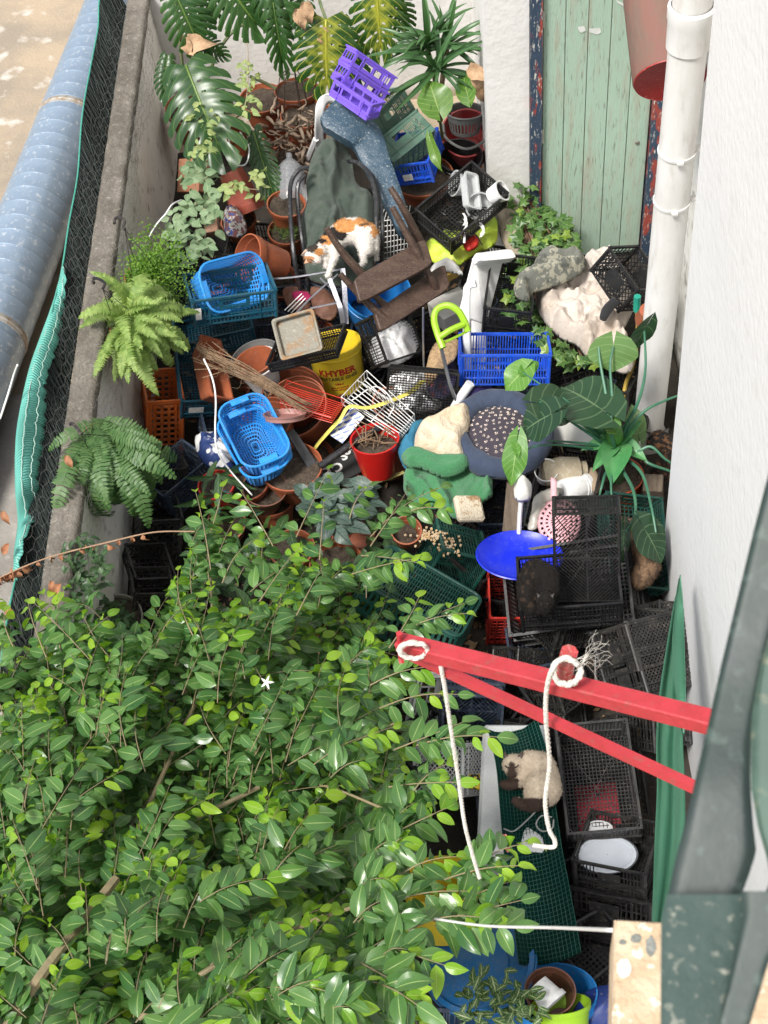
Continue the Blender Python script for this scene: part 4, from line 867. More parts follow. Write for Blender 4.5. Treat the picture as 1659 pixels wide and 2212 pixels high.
planter(.2, .2, .30, {'lfd': (482, 378), 'rfd': (535, 348), 'lfu': (508, 463), 'rfu': (576, 436), 'lbu': (500, 480)}, .62, 'brick red tapered square planter standing upside down', REDPL, tilt=(150, 0), taper=.7)
pxbox('clay_block', 'flat reddish clay block behind the sage leaves by the left wall', 'block', .22, .24, .1, {'lfu': (382, 415), 'rfu': (428, 412), 'rbu': (432, 344), 'lbu': (384, 346)}, .45, mat('clay', (.36, .15, .08), .8, (.26, .13, .08), .7, 8, bump=.6))
br = pxbox('brick', 'brown clay brick with raised letters among the sage leaves', 'brick', .09, .24, .07, {'lfu': (442, 503), 'rfu': (468, 500), 'rbu': (462, 425), 'lbu': (436, 428)}, .60, mat('brick_clay', (.30, .165, .11), .85, (.22, .13, .09), .7, 12, bump=.6))
tm = text_mb('acleu', .06, .001); P('lettering', MB().merge(tm, Matrix.Rotation(-math.pi / 2, 4, 'Z')).mesh('lettering', mat('dark_letters', (.12, .07, .05), .8)), br, m=Matrix.Translation((0, 0, .0715)))
# pails
bucket(.155, .24, potfit(.155, .24, [(962, 288), (1052, 285), (1008, 318), (1006, 212), (1008, 345)], .60, (20, 0)), 'red mop bucket with a broken rim beside the white pier', mat('faded_red_bucket', (.42, .045, .05), .5, (.50, .16, .15), .8, 8, bump=.1), rb=.12, ribs=False, oval=1.15)
mw = potfit(.11, .13, [(968, 240), (1042, 240), (1006, 262), (1005, 214), (1006, 285)], .68, (10, 0)); o = T('mop_wringer', 'grey slotted mop wringer sitting in the red bucket', 'wringer', mw)
A = np.array([[[.115 * (1 - .2 * (1 - t)) * math.cos(a), .09 * math.sin(a), .13 * t] for t in np.linspace(0, 1, 7)] for a in np.linspace(0, 2 * math.pi, 61)])
part('basket', MB().grid(A, lambda i, j: not (i % 2 and 0 < j < 4), .005), plastic('grey_plastic', (.16, .17, .17), .45, .4), o); part('rim', MB().tube([(.118 * math.cos(a), .093 * math.sin(a), .13) for a in np.linspace(0, 2 * math.pi, 30, endpoint=False)], .007, 6, closed=True), plastic('grey_plastic', (.16, .17, .17)), o, True)
part('carry_handle', MB().tube(curve_pts([atz(957, 268, .66), atz(965, 300, .66), atz(1008, 322, .68), atz(1050, 300, .66), atz(1056, 268, .66)], 20), .009, 6), plastic('grey_plastic', (.16, .17, .17)), None, True, label=None)
bpy.data.objects['carry_handle'].parent = o; bpy.data.objects['carry_handle'].matrix_parent_inverse = mw.inverted()
bucket(.145, .24, potfit(.145, .24, [(945, 335), (1041, 335), (995, 372), (993, 300), (990, 395)], .62, (0, 0)), 'black nursery pot standing below the red mop bucket', BK, rb=.115, ribs=True, cat='plant pot', name='nursery_pot')
YEL = plastic('yellow_plastic', (.78, .58, .03), .38, .25, (.45, .36, .15))
mw = potfit(.15, .30, [(664, 780), (776, 755), (735, 806), (716, 706), (742, 842)], .66, (0, 0), .03)
mw = fit([(0, -.15, .3), (-.15, 0, .3), (.15, 0, .3), (0, -.135, 0), (.13, 0, 0), (-.13, 0, 0)], [(735, 760), (668, 745), (760, 722), (745, 852), (788, 818), (697, 845)], .62, (0, 0), .04, 'ghee')
o = bucket(.16, .29, mw, 'yellow ghee bucket with red and dark lettering', YEL, rb=.145, ribs=True)
def wrap_text(txt, size, z, a0, r, m, o, bold=.001, name='lettering'):
    tb = text_mb(txt, size, bold); mb = MB(); rr = lambda zz: .145 + .015 * zz / .29 + .003
    mb.add([((rr(z + y)) * math.cos(a0 + x / r), (rr(z + y)) * math.sin(a0 + x / r), z + y) for x, y, _ in tb.v], tb.f); part(name, mb, m, o)
RT = mat('red_print', (.55, .03, .02), .5); DT = mat('dark_print', (.10, .07, .03), .6)
inv = mw.inverted(); q = inv @ Vector(atz(735, 800, .5)); a0 = math.atan2(q.y, q.x); vdir = inv.to_3x3() @ (Vector(CAM) - Vector(atz(740, 790, .5))); a0 = math.atan2(vdir.y, vdir.x) - .08
wrap_text('KHYBER', .058, .165, a0, .14, RT, o, .0022); wrap_text('VEGETABLE GHEE', .031, .125, a0 - .05, .14, DT, o, .0008)
wrap_text('16kg e', .018, .090, a0, .14, RT, o); wrap_text('ingredients vegetable oils', .010, .065, a0, .14, RT, o); wrap_text('keep in a cool dry place', .010, .050, a0, .14, RT, o)
SBL = plastic('bright_blue_bucket', (.015, .20, .55), .35, .2)
bucket(.20, .26, potfit(.20, .26, [(750, 645), (880, 612), (822, 700), (812, 573), (800, 690)], .58, (8, 0)), 'blue bucket under the upturned wooden stool', SBL, rb=.15)
bucket(.125, .22, potfit(.125, .22, [(760, 955), (858, 940), (815, 985), (805, 915), (818, 1020)], .60, (0, 0)), 'red bucket with dead plant stems in soil', mat('red_bucket', (.50, .012, .010), .35, (.40, .015, .012), .5, 8, coat=.2), rb=.09, soil=.72, bail=mat('steel_wire', (.5, .5, .5), .35, metal=.9), bail_ang=-60, ribs=False)
r3 = random.Random(5); mb = MB()
for k in range(16):
    a = Vector(atz(808 + r3.uniform(-30, 30), 955 + r3.uniform(-12, 16), .55)); mb.tube([a, a + Vector((r3.uniform(-.05, .05), r3.uniform(-.05, .05), .05)), a + Vector((r3.uniform(-.1, .1), r3.uniform(-.08, .08), .06 + r3.uniform(0, .04)))], .0035, 4)
DRY = mat('dry_stems', (.26, .17, .10), .85, (.13, .085, .05), .8, 20, bump=.5)
solo('withered_plant', mb, DRY, 'dead plant stems sprawling in the red bucket', 'dead plant')
bucket(.145, .25, potfit(.145, .25, [(1296, 1035), (1382, 1020), (1342, 1068), (1340, 990), (1340, 1080)], .35, (0, 0)), 'orange red pot holding the big alocasia', mat('orange_red_pot', (.60, .09, .02), .4), rb=.11, soil=.88, cat='plant pot', name='plant_pot', ribs=False)
bucket(.21, .3, potfit(.21, .3, [(882, 1905), (1022, 1895), (960, 1955), (945, 1840), (960, 2010)], .52, (0, 0)), 'yellow bucket under the ficus branches at the bottom', YEL, rb=.17)
bucket(.28, .42, potfit(.28, .42, [(1118, 2150), (1272, 2135), (1200, 2205), (1190, 2068), (1200, 2260)], .42, (0, 0)), 'blue tub holding nested pots at the bottom right', SBL, rb=.2, cat='tub')
pot(.13, .18, potfit(.13, .18, [(1134, 2130), (1243, 2150), (1200, 2185), (1195, 2095), (1190, 2170)], .52, (0, 20)), 'brown plastic pot leaning in the blue tub', mat('brown_pot', (.17, .07, .045)), soil=0)
pot(.085, .13, potfit(.085, .13, [(1170, 2185), (1222, 2150), (1205, 2165), (1200, 2165), (1166, 2140)], .58, (0, -100)), 'little white pot lying upside down in the brown one', WHT, soil=0, lip=.03)
LIME = plastic('lime_plastic', (.28, .50, .02), .4, .15)
pot(.17, .2, potfit(.17, .2, [(1165, 2190), (1258, 2145), (1225, 2190), (1205, 2150), (1200, 2250)], .50, (-35, 10)), 'lime green bowl pot tilted in the blue tub', LIME, soil=0, rb=.13)
# blue barrel
BAR = plastic('blue_barrel', (.015, .13, .34), .33, .3)
mw = fit([(0, 0, .3), (-.32, 0, .3), (.32, 0, .3), (0, .32, .3), (0, -.32, .3)], [(1035, 2080), (925, 2065), (1148, 2050), (1040, 1968), (1040, 2180)], .42, (0, 0)); o = T('barrel', 'big blue plastic barrel lid under the ficus at the bottom', 'barrel', mw)
part('body', MB().lathe([(.29, -.3), (.31, 0), (.30, .27), (.325, .28), (.33, .31), (.30, .315), (.295, .29), (.18, .285), (.17, .295), (.001, .30)], 56), BAR, o, True)
part('ring', MB().lathe([(.331, .26), (.338, .265), (.338, .285), (.331, .29)], 56), BAR, o, True)
# blue oval dish
mw = fit([(-.26, 0, .05), (.26, 0, .05), (0, -.19, .05), (0, .19, .05)], [(1028, 1198), (1216, 1203), (1120, 1248), (1118, 1150)], .66, (5, 0)); o = T('basin_lid', 'round bright blue plastic basin behind the cat crate', 'basin', mw)
part('shell', MB().lathe([(.001, 0), (.18, 0), (.235, .03), (.255, .045), (.262, .055), (.255, .06), (.232, .042), (.175, .010), (.001, .010)], 56, sy=.80), plastic('ultramarine_plastic', (.004, .02, .58), .34, .22, (.12, .15, .3)), o, True)
solo('green_net_bag', MB().lathe([(.001, .2), (.12, .17), (.17, .06), (.15, 0)], 24, sy=.7), plastic('navy_bag', (.01, .03, .16), .5), 'crumpled navy blue sack at the bottom edge by the stone ledge', 'sack', smooth='all', m=pose(1300, 2200, .25, 20))

# ================================================================== FURNITURE AND ODDS
TUBE = mat('black_tube', (.018, .019, .022), .3, (.05, .05, .05), .5, 20, speck=(.3, .28, .25), speck_amt=.05)
ch = T('tube_chair', 'black metal tube armchair under the draped green cloth', 'chair', Matrix.Identity(4))
def leg(pp, r, name='leg', m=TUBE, par=None): part(name, MB().tube(path_px(pp, 30), r, 7), m, par or ch, True)
leg([(655, 650, .5), (636, 560, .80), (628, 470, .92), (628, 400, .98), (645, 368, 1.02), (662, 362, 1.02)], .014, 'arm')
leg([(668, 630, .5), (654, 530, .78), (644, 450, .88), (644, 400, .95), (658, 378, 1.0)], .013, 'leg')
leg([(808, 610, .72), (812, 500, .98), (812, 430, 1.06), (800, 380, 1.10), (778, 355, 1.12), (760, 348, 1.1)], .014, 'arm')
leg([(824, 600, .70), (826, 500, .95), (820, 430, 1.02), (808, 388, 1.05), (790, 365, 1.05)], .013, 'leg')
leg([(640, 585, .3), (700, 590, .32), (760, 592, .32), (812, 580, .3)], .012, 'front_rail')
leg([(662, 362, .85), (720, 350, .86), (760, 348, .9)], .012, 'back_rail')
GCL = mat('olive_cloth', (.038, .056, .042), .95, (.07, .088, .068), .8, 14, bump=.6, bsc=160, sheen=.3)
cloth_thing('green_cloth', 'faded olive green cloth draped over the tube chair under the calico cat', 'cloth', GCL, [(672, 345), (690, 318), (715, 308), (750, 318), (760, 345), (770, 395), (806, 430), (808, 480), (808, 560), (790, 598), (740, 618), (690, 612), (662, 592), (655, 520), (652, 480), (664, 440), (662, 400), (668, 370)], .80, puff=.05, fold=.07, fsc=4.5, stretch=(1.8, .6), slope=(0, .30), edge=.10, seed=2, step=.010)
WCH = mat('white_chair_plastic', (.74, .74, .74), .4, (.55, .55, .54), .6, 5, speck=(.45, .42, .38), speck_amt=.06)
wc = T('white_garden_chair', 'white plastic garden chair behind the blue cushion and green cloth', 'chair', Matrix.Identity(4))
A = [[Vector(anchor(u, v, z)) for u, v, z in row] for row in (
    [(682, 330, .72), (680, 270, .98), (684, 225, 1.12), (702, 204, 1.18), (735, 212, 1.18), (770, 245, 1.12), (798, 270, 1.05), (800, 290, 1.0)],
    [(700, 330, .70), (700, 275, .94), (700, 240, 1.08), (712, 222, 1.12), (735, 230, 1.12), (765, 262, 1.07), (786, 285, 1.0), (790, 300, .96)])]
AA = [curve_pts(r, 42) for r in A]; n = min(map(len, AA)); part('back_edge', MB().grid([[AA[0][i].lerp(AA[1][i], t) + Vector((0, 0, .02 * math.sin(t * 3.14))) for t in np.linspace(0, 1, 6)] for i in range(n)], None, .01), WCH, wc, 'all')
part('seat', MB().grid([[Vector(anchor(650 + 40 * s + 12 * t, 400 + 80 * t, .62)) for s in np.linspace(0, 1, 5)] for t in np.linspace(0, 1, 5)], None, .01), WCH, wc, 'all')
part('leg', MB().tube([anchor(683, 300, .85), anchor(665, 345, .60), anchor(655, 400, .3)], .02, 6), WCH, wc, True)
NAVY = mat('speckled_blue_vinyl', (.026, .060, .095), .5, (.04, .08, .115), .7, 5, 6, bump=.5, bsc=40, speck=(.40, .40, .36), speck_amt=.14, speck_sc=95)
q = curve_pts([atz(712, 240, 1.22), atz(752, 268, 1.18), atz(790, 300, 1.10), atz(812, 350, 1.02), atz(835, 400, .96), atz(858, 455, .88), atz(876, 505, .84)], 60); A = []
for i, p in enumerate(q):
    d = (q[min(i + 1, len(q) - 1)] - q[max(i - 1, 0)]).normalized(); sd = d.cross(Vector((0, -.3, 1))).normalized(); up = sd.cross(d).normalized(); w = (.125 - .085 * i / len(q)) * (1 - max(0, 1 - i / 4) * .3) * (.7 if i > len(q) - 3 else 1)
    A.append([p + sd * w * max(-1, min(1, 1.25 * math.cos(a))) + up * (.05 * max(-1, min(1, 1.3 * math.sin(a))) + .006 * noise.noise((i * .3, a, 0))) for a in np.linspace(0, 2 * math.pi, 21)])
mb = MB().grid(A); mb.add([tuple(p) for p in A[0][:-1]], [tuple(range(20))]); mb.add([tuple(p) for p in A[-1][:-1]], [tuple(range(20))]); solo('vinyl_cushion', mb, NAVY, 'long bent speckled blue vinyl cushion leaning across the white chair', 'cushion', smooth=True)
# upturned wooden stool
WOOD = mat('dark_stained_wood', (.050, .026, .018), .5, (.085, .052, .036), .8, 6, 9, bump=.5, bsc=30, stretch=(1, 5, 5), speck=(.24, .18, .13), speck_amt=.12, speck_sc=50)
st = T('wooden_stool', 'dark wooden two tier step stool lying upside down on the blue bucket', 'stool', Matrix.Identity(4))
def plank(c4, th, name, m, par, n=10, rr=.14):
    a, b, c, d = [Vector(p) for p in c4]; nn = (b - a).cross(d - a).normalized(); pts = []
    for x, y in rrect(1, 1, rr, 5):
        s, t = x + .5, y + .5; pts.append(a.lerp(b, s).lerp(d.lerp(c, s), t))
    k = len(pts); mb = MB(); mid = sum(pts, Vector()) / k; ins = [p + (mid - p) * .03 for p in pts]
    mb.add([p + nn * th / 2 for p in ins] + [p + nn * (th / 2 - .004) for p in pts] + [p - nn * (th / 2 - .004) for p in pts] + [p - nn * th / 2 for p in ins], [(i + o, (i + 1) % k + o, k + (i + 1) % k + o, k + i + o) for o in (0, k, 2 * k) for i in range(k)] + [tuple(range(k - 1, -1, -1)), tuple(3 * k + i for i in range(k))]); part(name, mb, m, par)
plank([atz(762, 604, 1.14), atz(776, 658, 1.08), atz(934, 574, 1.06), atz(916, 516, 1.12)], .04, 'upper_board', WOOD, st); 
plank([atz(806, 676, .94), atz(820, 720, .88), atz(970, 624, .86), atz(958, 570, .92)], .04, 'lower_board', WOOD, st)
for pp in ([(705, 493, 1.36), (742, 548, 1.22), (784, 594, 1.09)], [(735, 592, 1.16), (785, 645, 1.02), (832, 690, .90)], [(847, 448, 1.36), (880, 508, 1.22), (911, 565, 1.08)], [(843, 405, 1.42), (872, 452, 1.32), (908, 522, 1.10)], [(906, 555, 1.06), (930, 600, .96), (944, 628, .87)], [(806, 635, 1.03), (826, 655, .96), (838, 664, .92)]):
    part('leg', MB().tube(path_px(pp, 12), [.017 + .008 * i / 12 for i in range(len(path_px(pp, 12)))], 9), WOOD, st, True)
# lime green handle (bow saw) and poles
sp = T('lime_handled_tool', 'long tool with a lime green D handle and grey shaft', 'tool', Matrix.Identity(4))
part('grip', MB().tube(path_px([(957, 752, .98), (945, 720, 1.02), (938, 690, 1.05), (945, 668, 1.08), (968, 660, 1.1), (990, 672, 1.08), (1003, 694, 1.04), (1011, 716, 1.0)], 40), .019, 8), LIME, sp, True)
part('crossbar', MB().tube(path_px([(950, 728, 1.02), (975, 712, 1.04), (1003, 700, 1.04)], 12), .017, 8), LIME, sp, True)
part('thin_bar', MB().tube(path_px([(955, 742, .98), (985, 728, .98), (1012, 714, .98)], 12), .008, 6), LIME, sp, True)
part('shaft', MB().tube(path_px([(953, 752, .97), (962, 790, .86), (975, 840, .74), (992, 878, .6)], 16), .010, 8), mat('grey_steel', (.28, .29, .30), .4, metal=.7), sp, True)
solo('white_pole', MB().tube(path_px([(1016, 828, .75), (994, 860, .66), (975, 892, .55)], 10), .026, 10), WHT, 'short white plastic pole below the blue slotted crate', 'pole', smooth=True)
solo('thin_metal_pole', MB().tube(path_px([(914, 665, .95), (914, 740, .7), (916, 805, .5)], 10), .006, 6), mat('bare_metal', (.55, .55, .54), .35, metal=.8), 'thin bright metal pole standing right of the slotted black crate', 'pole', smooth=True)
solo('yellow_strap', MB().tube(path_px([(915, 822, .5), (880, 850, .62), (800, 880, .68), (755, 878, .7), (735, 905, .66), (712, 930, .6), (690, 955, .5), (672, 980, .4)], 50), .017, 6, flat=.4), plastic('pale_yellow', (.75, .66, .14), .5, .2), 'yellow strap curling down past the blue checked tile', 'strap', smooth=True)
solo('yellow_hose', MB().tube(path_px([(697, 1018, .3), (720, 1032, .32), (775, 1042, .34), (830, 1036, .34), (872, 1020, .34)], 30), .011, 6), plastic('pale_yellow_hose', (.70, .60, .22), .5, .3), 'pale yellow hose curving below the red bucket', 'hose', smooth=True)
solo('black_pipe', MB().tube(path_px([(690, 1008, .52), (760, 960, .54), (850, 905, .56)], 10), .021, 10), TUBE, 'black plastic pipe pointing at the red bucket', 'pipe', smooth=True)
plank([atz(618, 935, .62), atz(634, 925, .62), atz(714, 1048, .40), atz(692, 1058, .40)], .02, 'black_plank', mat('black_board', (.035, .037, .042), .6, (.07, .07, .075), .7, 14), None); tag(bpy.data.objects['black_plank'], 'long dark plank leaning between the big pot and the black pipe', 'plank')
sg = T('black_signboard', 'black board with curved white letters below the black pipe', 'sign', Matrix.Identity(4)); plank([atz(672, 1012, .34), atz(712, 1055, .34), atz(800, 1010, .34), atz(778, 935, .34)], .01, 'board', mat('black_board2', (.02, .02, .02), .6), sg, rr=.04)
for i, (chh, u, v) in enumerate((('C', 702, 1018), ('C', 728, 1008), ('S', 741, 984), ('8', 749, 972), ('1', 756, 962))):
    tb = text_mb(chh, .085, .003); part('letter', MB().merge(tb, Matrix.Translation(Vector(atz(u, v, .352))) @ Matrix.Rotation(math.radians(-130 - i * 12), 4, 'Z')), mat('white_print', (.7, .7, .68), .7), sg)
til = T('checked_tile', 'blue and white checked tile leaning beside the yellow strap', 'tile', Matrix.Identity(4)); q4 = [Vector(atz(u, v, z)) for u, v, z in ((712, 940, .56), (740, 958, .54), (788, 900, .62), (762, 878, .64))]
plank(q4, .008, 'slab', mat('white_glaze', (.72, .72, .70), .3), til, rr=.03); nn = (q4[1] - q4[0]).cross(q4[3] - q4[0]).normalized(); sgn = 1 if nn.z > 0 else -1; mb = MB()
for i in range(6):
    for j in range(8):
        f = lambda s, t: q4[0].lerp(q4[1], s).lerp(q4[3].lerp(q4[2], s), t) + nn * sgn * .0055
        a, b, c, d = f(i / 6, j / 8), f((i + 1) / 6, j / 8), f((i + 1) / 6, (j + 1) / 8), f(i / 6, (j + 1) / 8)
        if (i + j) % 2: mb.add([a, b, c], [(0, 1, 2)])
        elif i % 2 == 0: mb.add([a, c, d], [(0, 1, 2)])
part('pattern', mb, mat('cobalt_print', (.03, .08, .42), .35), til)
# racks of wire
def wires(label, cat, name, m, r, segs, group=None):
    mb = MB()
    for s in segs: mb.tube([Vector(anchor(*p)) for p in s], r, 5)
    return solo(name, mb, m, label, cat, group, smooth=True)
RW = mat('red_wire', (.60, .045, .025), .4); WW = mat('white_wire', (.78, .78, .76), .35)
def rack(c4, n, m_, wall, z2, r):
    """c4: corners of the frame with heights; n rungs across, low rail z2 below"""
    a, b, c, d = [Vector(anchor(*p)) for p in c4]; S = []; dn = Vector((0, 0, -z2))
    S += [[a, b, c, d, a]]; S += [[a + dn, b + dn, c + dn, d + dn, a + dn]]
    for i in range(n + 1): p, q = a.lerp(b, i / n), d.lerp(c, i / n); S.append([p, p + dn, q + dn, q])
    for j in range(1, m_): S.append([a.lerp(d, j / m_) + dn, b.lerp(c, j / m_) + dn])
    mb = MB(); [mb.tube(s, r, 5) for s in S]; return mb
solo('red_wire_rack', rack([(605, 870, .74), (620, 822, .78), (742, 862, .74), (715, 902, .72)], 11, 1, 0, .045, .0024), RW, 'red wire rack lying over the big terracotta pots', 'wire rack', smooth=True)
solo('white_dish_rack', rack([(737, 858, .66), (792, 800, .72), (895, 895, .66), (862, 935, .62)], 9, 2, 0, .06, .0028), WW, 'white wire dish rack beside the yellow ghee bucket', 'wire rack', smooth=True)
mb = MB(); mb.tube(path_px([(760, 865, .72), (812, 835, .78), (850, 870, .76), (840, 900, .72)], 20), .0036, 5)
for k in range(8): mb.tube(path_px([(772 + k * 9, 822 + k * 5, .72), (790 + k * 8, 832 + k * 5, .80), (800 + k * 8, 850 + k * 5, .72)], 8), .0032, 5)
solo('plate_holder', mb, WW, 'white wire plate holder bent over the dish rack', 'wire rack', smooth=True)
mb = MB()
for k in range(9): x = k / 8; mb.tube([atz(822 + 60 * x, 478 - 8 * x, .80), atz(822 + 58 * x, 572 - 14 * x, .45)], .003, 4)
for k in range(9): y = k / 8; mb.tube([atz(820, 478 + 95 * y, .80 - .35 * y), atz(882, 470 + 88 * y, .80 - .35 * y)], .003, 4)
for k in range(9): x = k / 8; mb.tube([atz(822 + 60 * x, 478 - 8 * x, .80), atz(830 + 56 * x, 452 - 8 * x, .72)], .003, 4)
solo('wire_cage', mb, WW, 'pale wire cage standing between the cushion tip and the stool', 'wire cage', smooth=True)
ob = MB(); ob.tube([Vector(atz(627 + 23 * math.cos(a), 168 + 8 * math.sin(a), 1.12)) for a in np.linspace(0, 6.28, 20, endpoint=False)], .003, 4, closed=True); ob.tube([Vector(atz(632 + 36 * math.cos(a), 240 + 14 * math.sin(a), .62)) for a in np.linspace(0, 6.28, 20, endpoint=False)], .003, 4, closed=True)
for a in np.linspace(0, 6.28, 7)[:-1]: ob.tube([atz(630 + 12 * math.cos(a), 150 + 4 * math.sin(a), 1.2), atz(627 + 23 * math.cos(a), 168 + 8 * math.sin(a), 1.12), atz(632 + 36 * math.cos(a), 240 + 14 * math.sin(a), .62)], .003, 4)
solo('wire_obelisk', ob, mat('rusty_wire', (.07, .05, .04), .7), 'thin rusty wire obelisk standing against the back wall', 'plant support', smooth=True)
mb = MB()
STL = mat('galvanised_strap', (.34, .34, .38), .4, (.22, .22, .24), .6, 15, metal=.7)
for pp in ([(568, 604, .82), (640, 598, .86), (735, 582, .9)], [(628, 690, .7), (670, 645, .8), (730, 592, .88)], [(670, 666, .72), (725, 655, .74)], [(692, 600, .86), (728, 640, .8), (742, 700, .7)]): mb.tube(path_px(pp, 14), .006, 5)
mb.grid([[p + Vector((.014 * s, 0, .001)) for s in (-1, 0, 1)] for p in path_px([(712, 602, .9), (726, 640, .84), (736, 668, .8), (742, 704, .7)], 16)], None, .003); mb.grid([[p + Vector((.014 * s, 0, .001)) for s in (-1, 0, 1)] for p in path_px([(740, 580, .92), (744, 620, .86), (748, 700, .7)], 16)], None, .003)
solo('bent_metal_frame', mb, STL, 'bent grey metal frame of straps and rods in front of the calico cat', 'metal frame', smooth=True)
mb = MB()
for k in range(4): mb.tube([atz(615 + k * 7, 670 + k * 3, .66), atz(652 + k * 4, 634 + k * 5, .74)], .004, 4)
solo('rake_tines', mb, WW, 'small white rake tines sticking out of the brown scraps', 'rake', smooth=True)
RUST = mat('rusty_leather', (.13, .055, .035), .7, (.20, .10, .06), .8, 8, 8, bump=.7)
cloth_thing('leather_scrap', 'cracked brown leather scrap left of the bent metal frame', 'scrap', RUST, [(612, 625), (650, 622), (672, 640), (665, 668), (625, 665)], .55, puff=.03, fold=.02, fsc=12, seed=3)
cloth_thing('leather_scrap', 'second brown leather scrap beside the metal strap', 'scrap', RUST, [(672, 622), (708, 628), (730, 665), (715, 690), (680, 675)], .58, puff=.03, fold=.02, fsc=12, seed=6)
cloth_thing('pink_cloth', 'small magenta cloth showing between the metal rods', 'cloth', mat('magenta', (.42, .015, .10), .8), [(632, 632), (662, 630), (672, 645), (640, 648)], .6, puff=.02, fold=.01)
TIN = mat('weathered_tin', (.22, .205, .165), .6, (.27, .15, .065), .9, 7, 9, metal=.25, bump=.4, edge=(.50, .62), speck=(.36, .33, .26), speck_amt=.12)
planter(.27, .24, .045, {'lfu': (608, 778), 'rfu': (695, 757), 'rbu': (676, 664), 'lbu': (585, 698)}, .92, 'rusty rectangular grey tin pan on top of the shallow black tray', TIN, taper=.94, cat='pan', name='tin_pan')
pot(.13, .035, potfit(.13, .035, [(575, 895), (655, 890), (615, 905), (615, 885), (615, 912)], .78, (12, 0)), 'pinkish shallow pot saucer inside the big terracotta pot', mat('pink_saucer', (.36, .17, .15), .5, (.28, .16, .14), .7), soil=0, cat='saucer', name='saucer', rb=.12, lip=.012)
# bottle, colourful bag, bits
bt = T('clear_bottle', 'big clear ribbed plastic bottle lying by the roots', 'bottle', fit([(0, 0, 0), (0, 0, .3), (-.085, 0, 0), (.085, 0, 0)], [(630, 440), (625, 345), (598, 425), (655, 425)], .62, (-70, 0)))
pr_ = [(.001, 0), (.08, .004)] + [(.088 + .004 * (i % 2), .03 + i * .025) for i in range(9)] + [(.06, .27), (.02, .31), (.02, .34)]
part('body', MB().lathe(pr_, 28), mat('clear_grey_plastic', (.30, .31, .33), .12, (.4, .4, .42), .5, spec=.8, alpha=.55, speck=(.75, .75, .75), speck_amt=.2, stretch=(1, 1, 8)), bt, True)
cloth_thing('printed_bag', 'crumpled plastic bag with a speckled red, blue and white print', 'bag', mat('speckled_print', (.62, .60, .58), .5, (.24, .10, .10), 1.0, 26, 2, speck=(.05, .10, .35), speck_amt=.9, speck_sc=34, edge=(.5, .53)), [(485, 460), (505, 448), (520, 460), (532, 485), (528, 505), (505, 512), (486, 500)], .58, puff=.07, fold=.04, fsc=16, seed=4)
cloth_thing('white_blue_bag', 'torn white and navy plastic bag left of the nested blue baskets', 'bag', mat('white_navy_bag', (.68, .68, .68), .4, (.02, .04, .14), 1.0, 5, 2, edge=(.5, .51)), [(424, 945), (448, 938), (478, 940), (500, 975), (505, 1030), (470, 1020), (440, 1000), (425, 975)], .42, puff=.07, fold=.05, fsc=12, seed=8)
cloth_thing('yellow_rubbish', 'yellow crumpled wrapper under the leaves above the red bar', 'wrapper', mat('yellow_wrap', (.62, .48, .06), .45), [(775, 1345), (800, 1340), (822, 1352), (800, 1368), (778, 1362)], .35, puff=.04, fold=.03, fsc=18, seed=9)
cloth_thing('yellow_bag', 'lime yellow shopping bag printed with a tomato', 'bag', mat('lime_bag', (.58, .68, .06), .5, (.30, .55, .05), .8, 5, speck=(.75, .78, .3), speck_amt=.2), [(918, 530), (960, 500), (1010, 500), (1060, 470), (1074, 480), (1070, 525), (1030, 545), (985, 575), (945, 570), (925, 555)], .56, puff=.04, fold=.03, fsc=9, seed=10)
cloth_thing('tomato_panel', 'red tomato panel of the lime yellow bag beside the crate corner', 'bag print', mat('tomato_red', (.60, .03, .02), .5), [(1000, 523), (1018, 508), (1034, 514), (1030, 532), (1010, 540)], .66, puff=.012, fold=.006, edge=.02, step=.008)
cloth_thing('burlap_sack', 'beige woven sack beside the ivy', 'sack', mat('burlap', (.40, .34, .25), .95, (.28, .24, .18), .8, 18, bump=.8, bsc=180), [(1075, 450), (1105, 430), (1130, 470), (1135, 560), (1100, 545), (1078, 500)], .5, puff=.08, fold=.02, seed=11)
cloth_thing('flat_stone', 'flat grey stone leaning at the foot of the green door', 'stone', mat('grey_stone', (.30, .28, .25), .9, (.16, .14, .12), .9, 8, bump=.9, speck=(.5, .48, .45), speck_amt=.2), [(1165, 445), (1200, 448), (1228, 460), (1222, 500), (1190, 505), (1170, 480)], .35, puff=.04, fold=.01, edge=.03, seed=12)
WB = mat('dirty_white_box', (.60, .585, .55), .8, (.42, .39, .34), .7, 5, bump=.2)
pxbox('white_box', 'dirty white box with a creased lid under the gold tin', 'box', .30, .26, .16, {'lfu': (958, 690), 'rfu': (1020, 660), 'lbu': (928, 655), 'rbu': (990, 618), 'lfd': (965, 712)}, .55, WB)
pxbox('gold_tin', 'gold coloured tin under the scalloped white tray', 'tin', .17, .1, .06, {'lfu': (938, 612), 'rfu': (988, 582), 'lfd': (943, 620), 'lbu': (930, 590)}, .68, mat('gold_tin', (.55, .36, .06), .4, (.40, .26, .08), .6, metal=.3))
cloth_thing('scalloped_tray', 'scalloped grey white plastic tray over the gold tin', 'tray', mat('grey_white', (.50, .50, .48), .6, (.36, .35, .33), .8, 9), [(926, 595), (935, 575), (965, 562), (985, 570), (1000, 592), (985, 590), (960, 585), (935, 602)], .74, puff=.05, fold=.01, fsc=20, edge=.05, seed=13)
wc2 = T('upturned_white_chair', 'white plastic chair lying behind the black crate and lime handle', 'chair', Matrix.Identity(4))
plank([atz(990, 680, .72), atz(1050, 700, .62), atz(1090, 545, .80), atz(1025, 546, .95)], .02, 'seat_panel', WCH, wc2, rr=.12)
plank([atz(1022, 552, .98), atz(1030, 570, .96), atz(1112, 562, .84), atz(1100, 542, .86)], .05, 'edge', WCH, wc2, rr=.2)
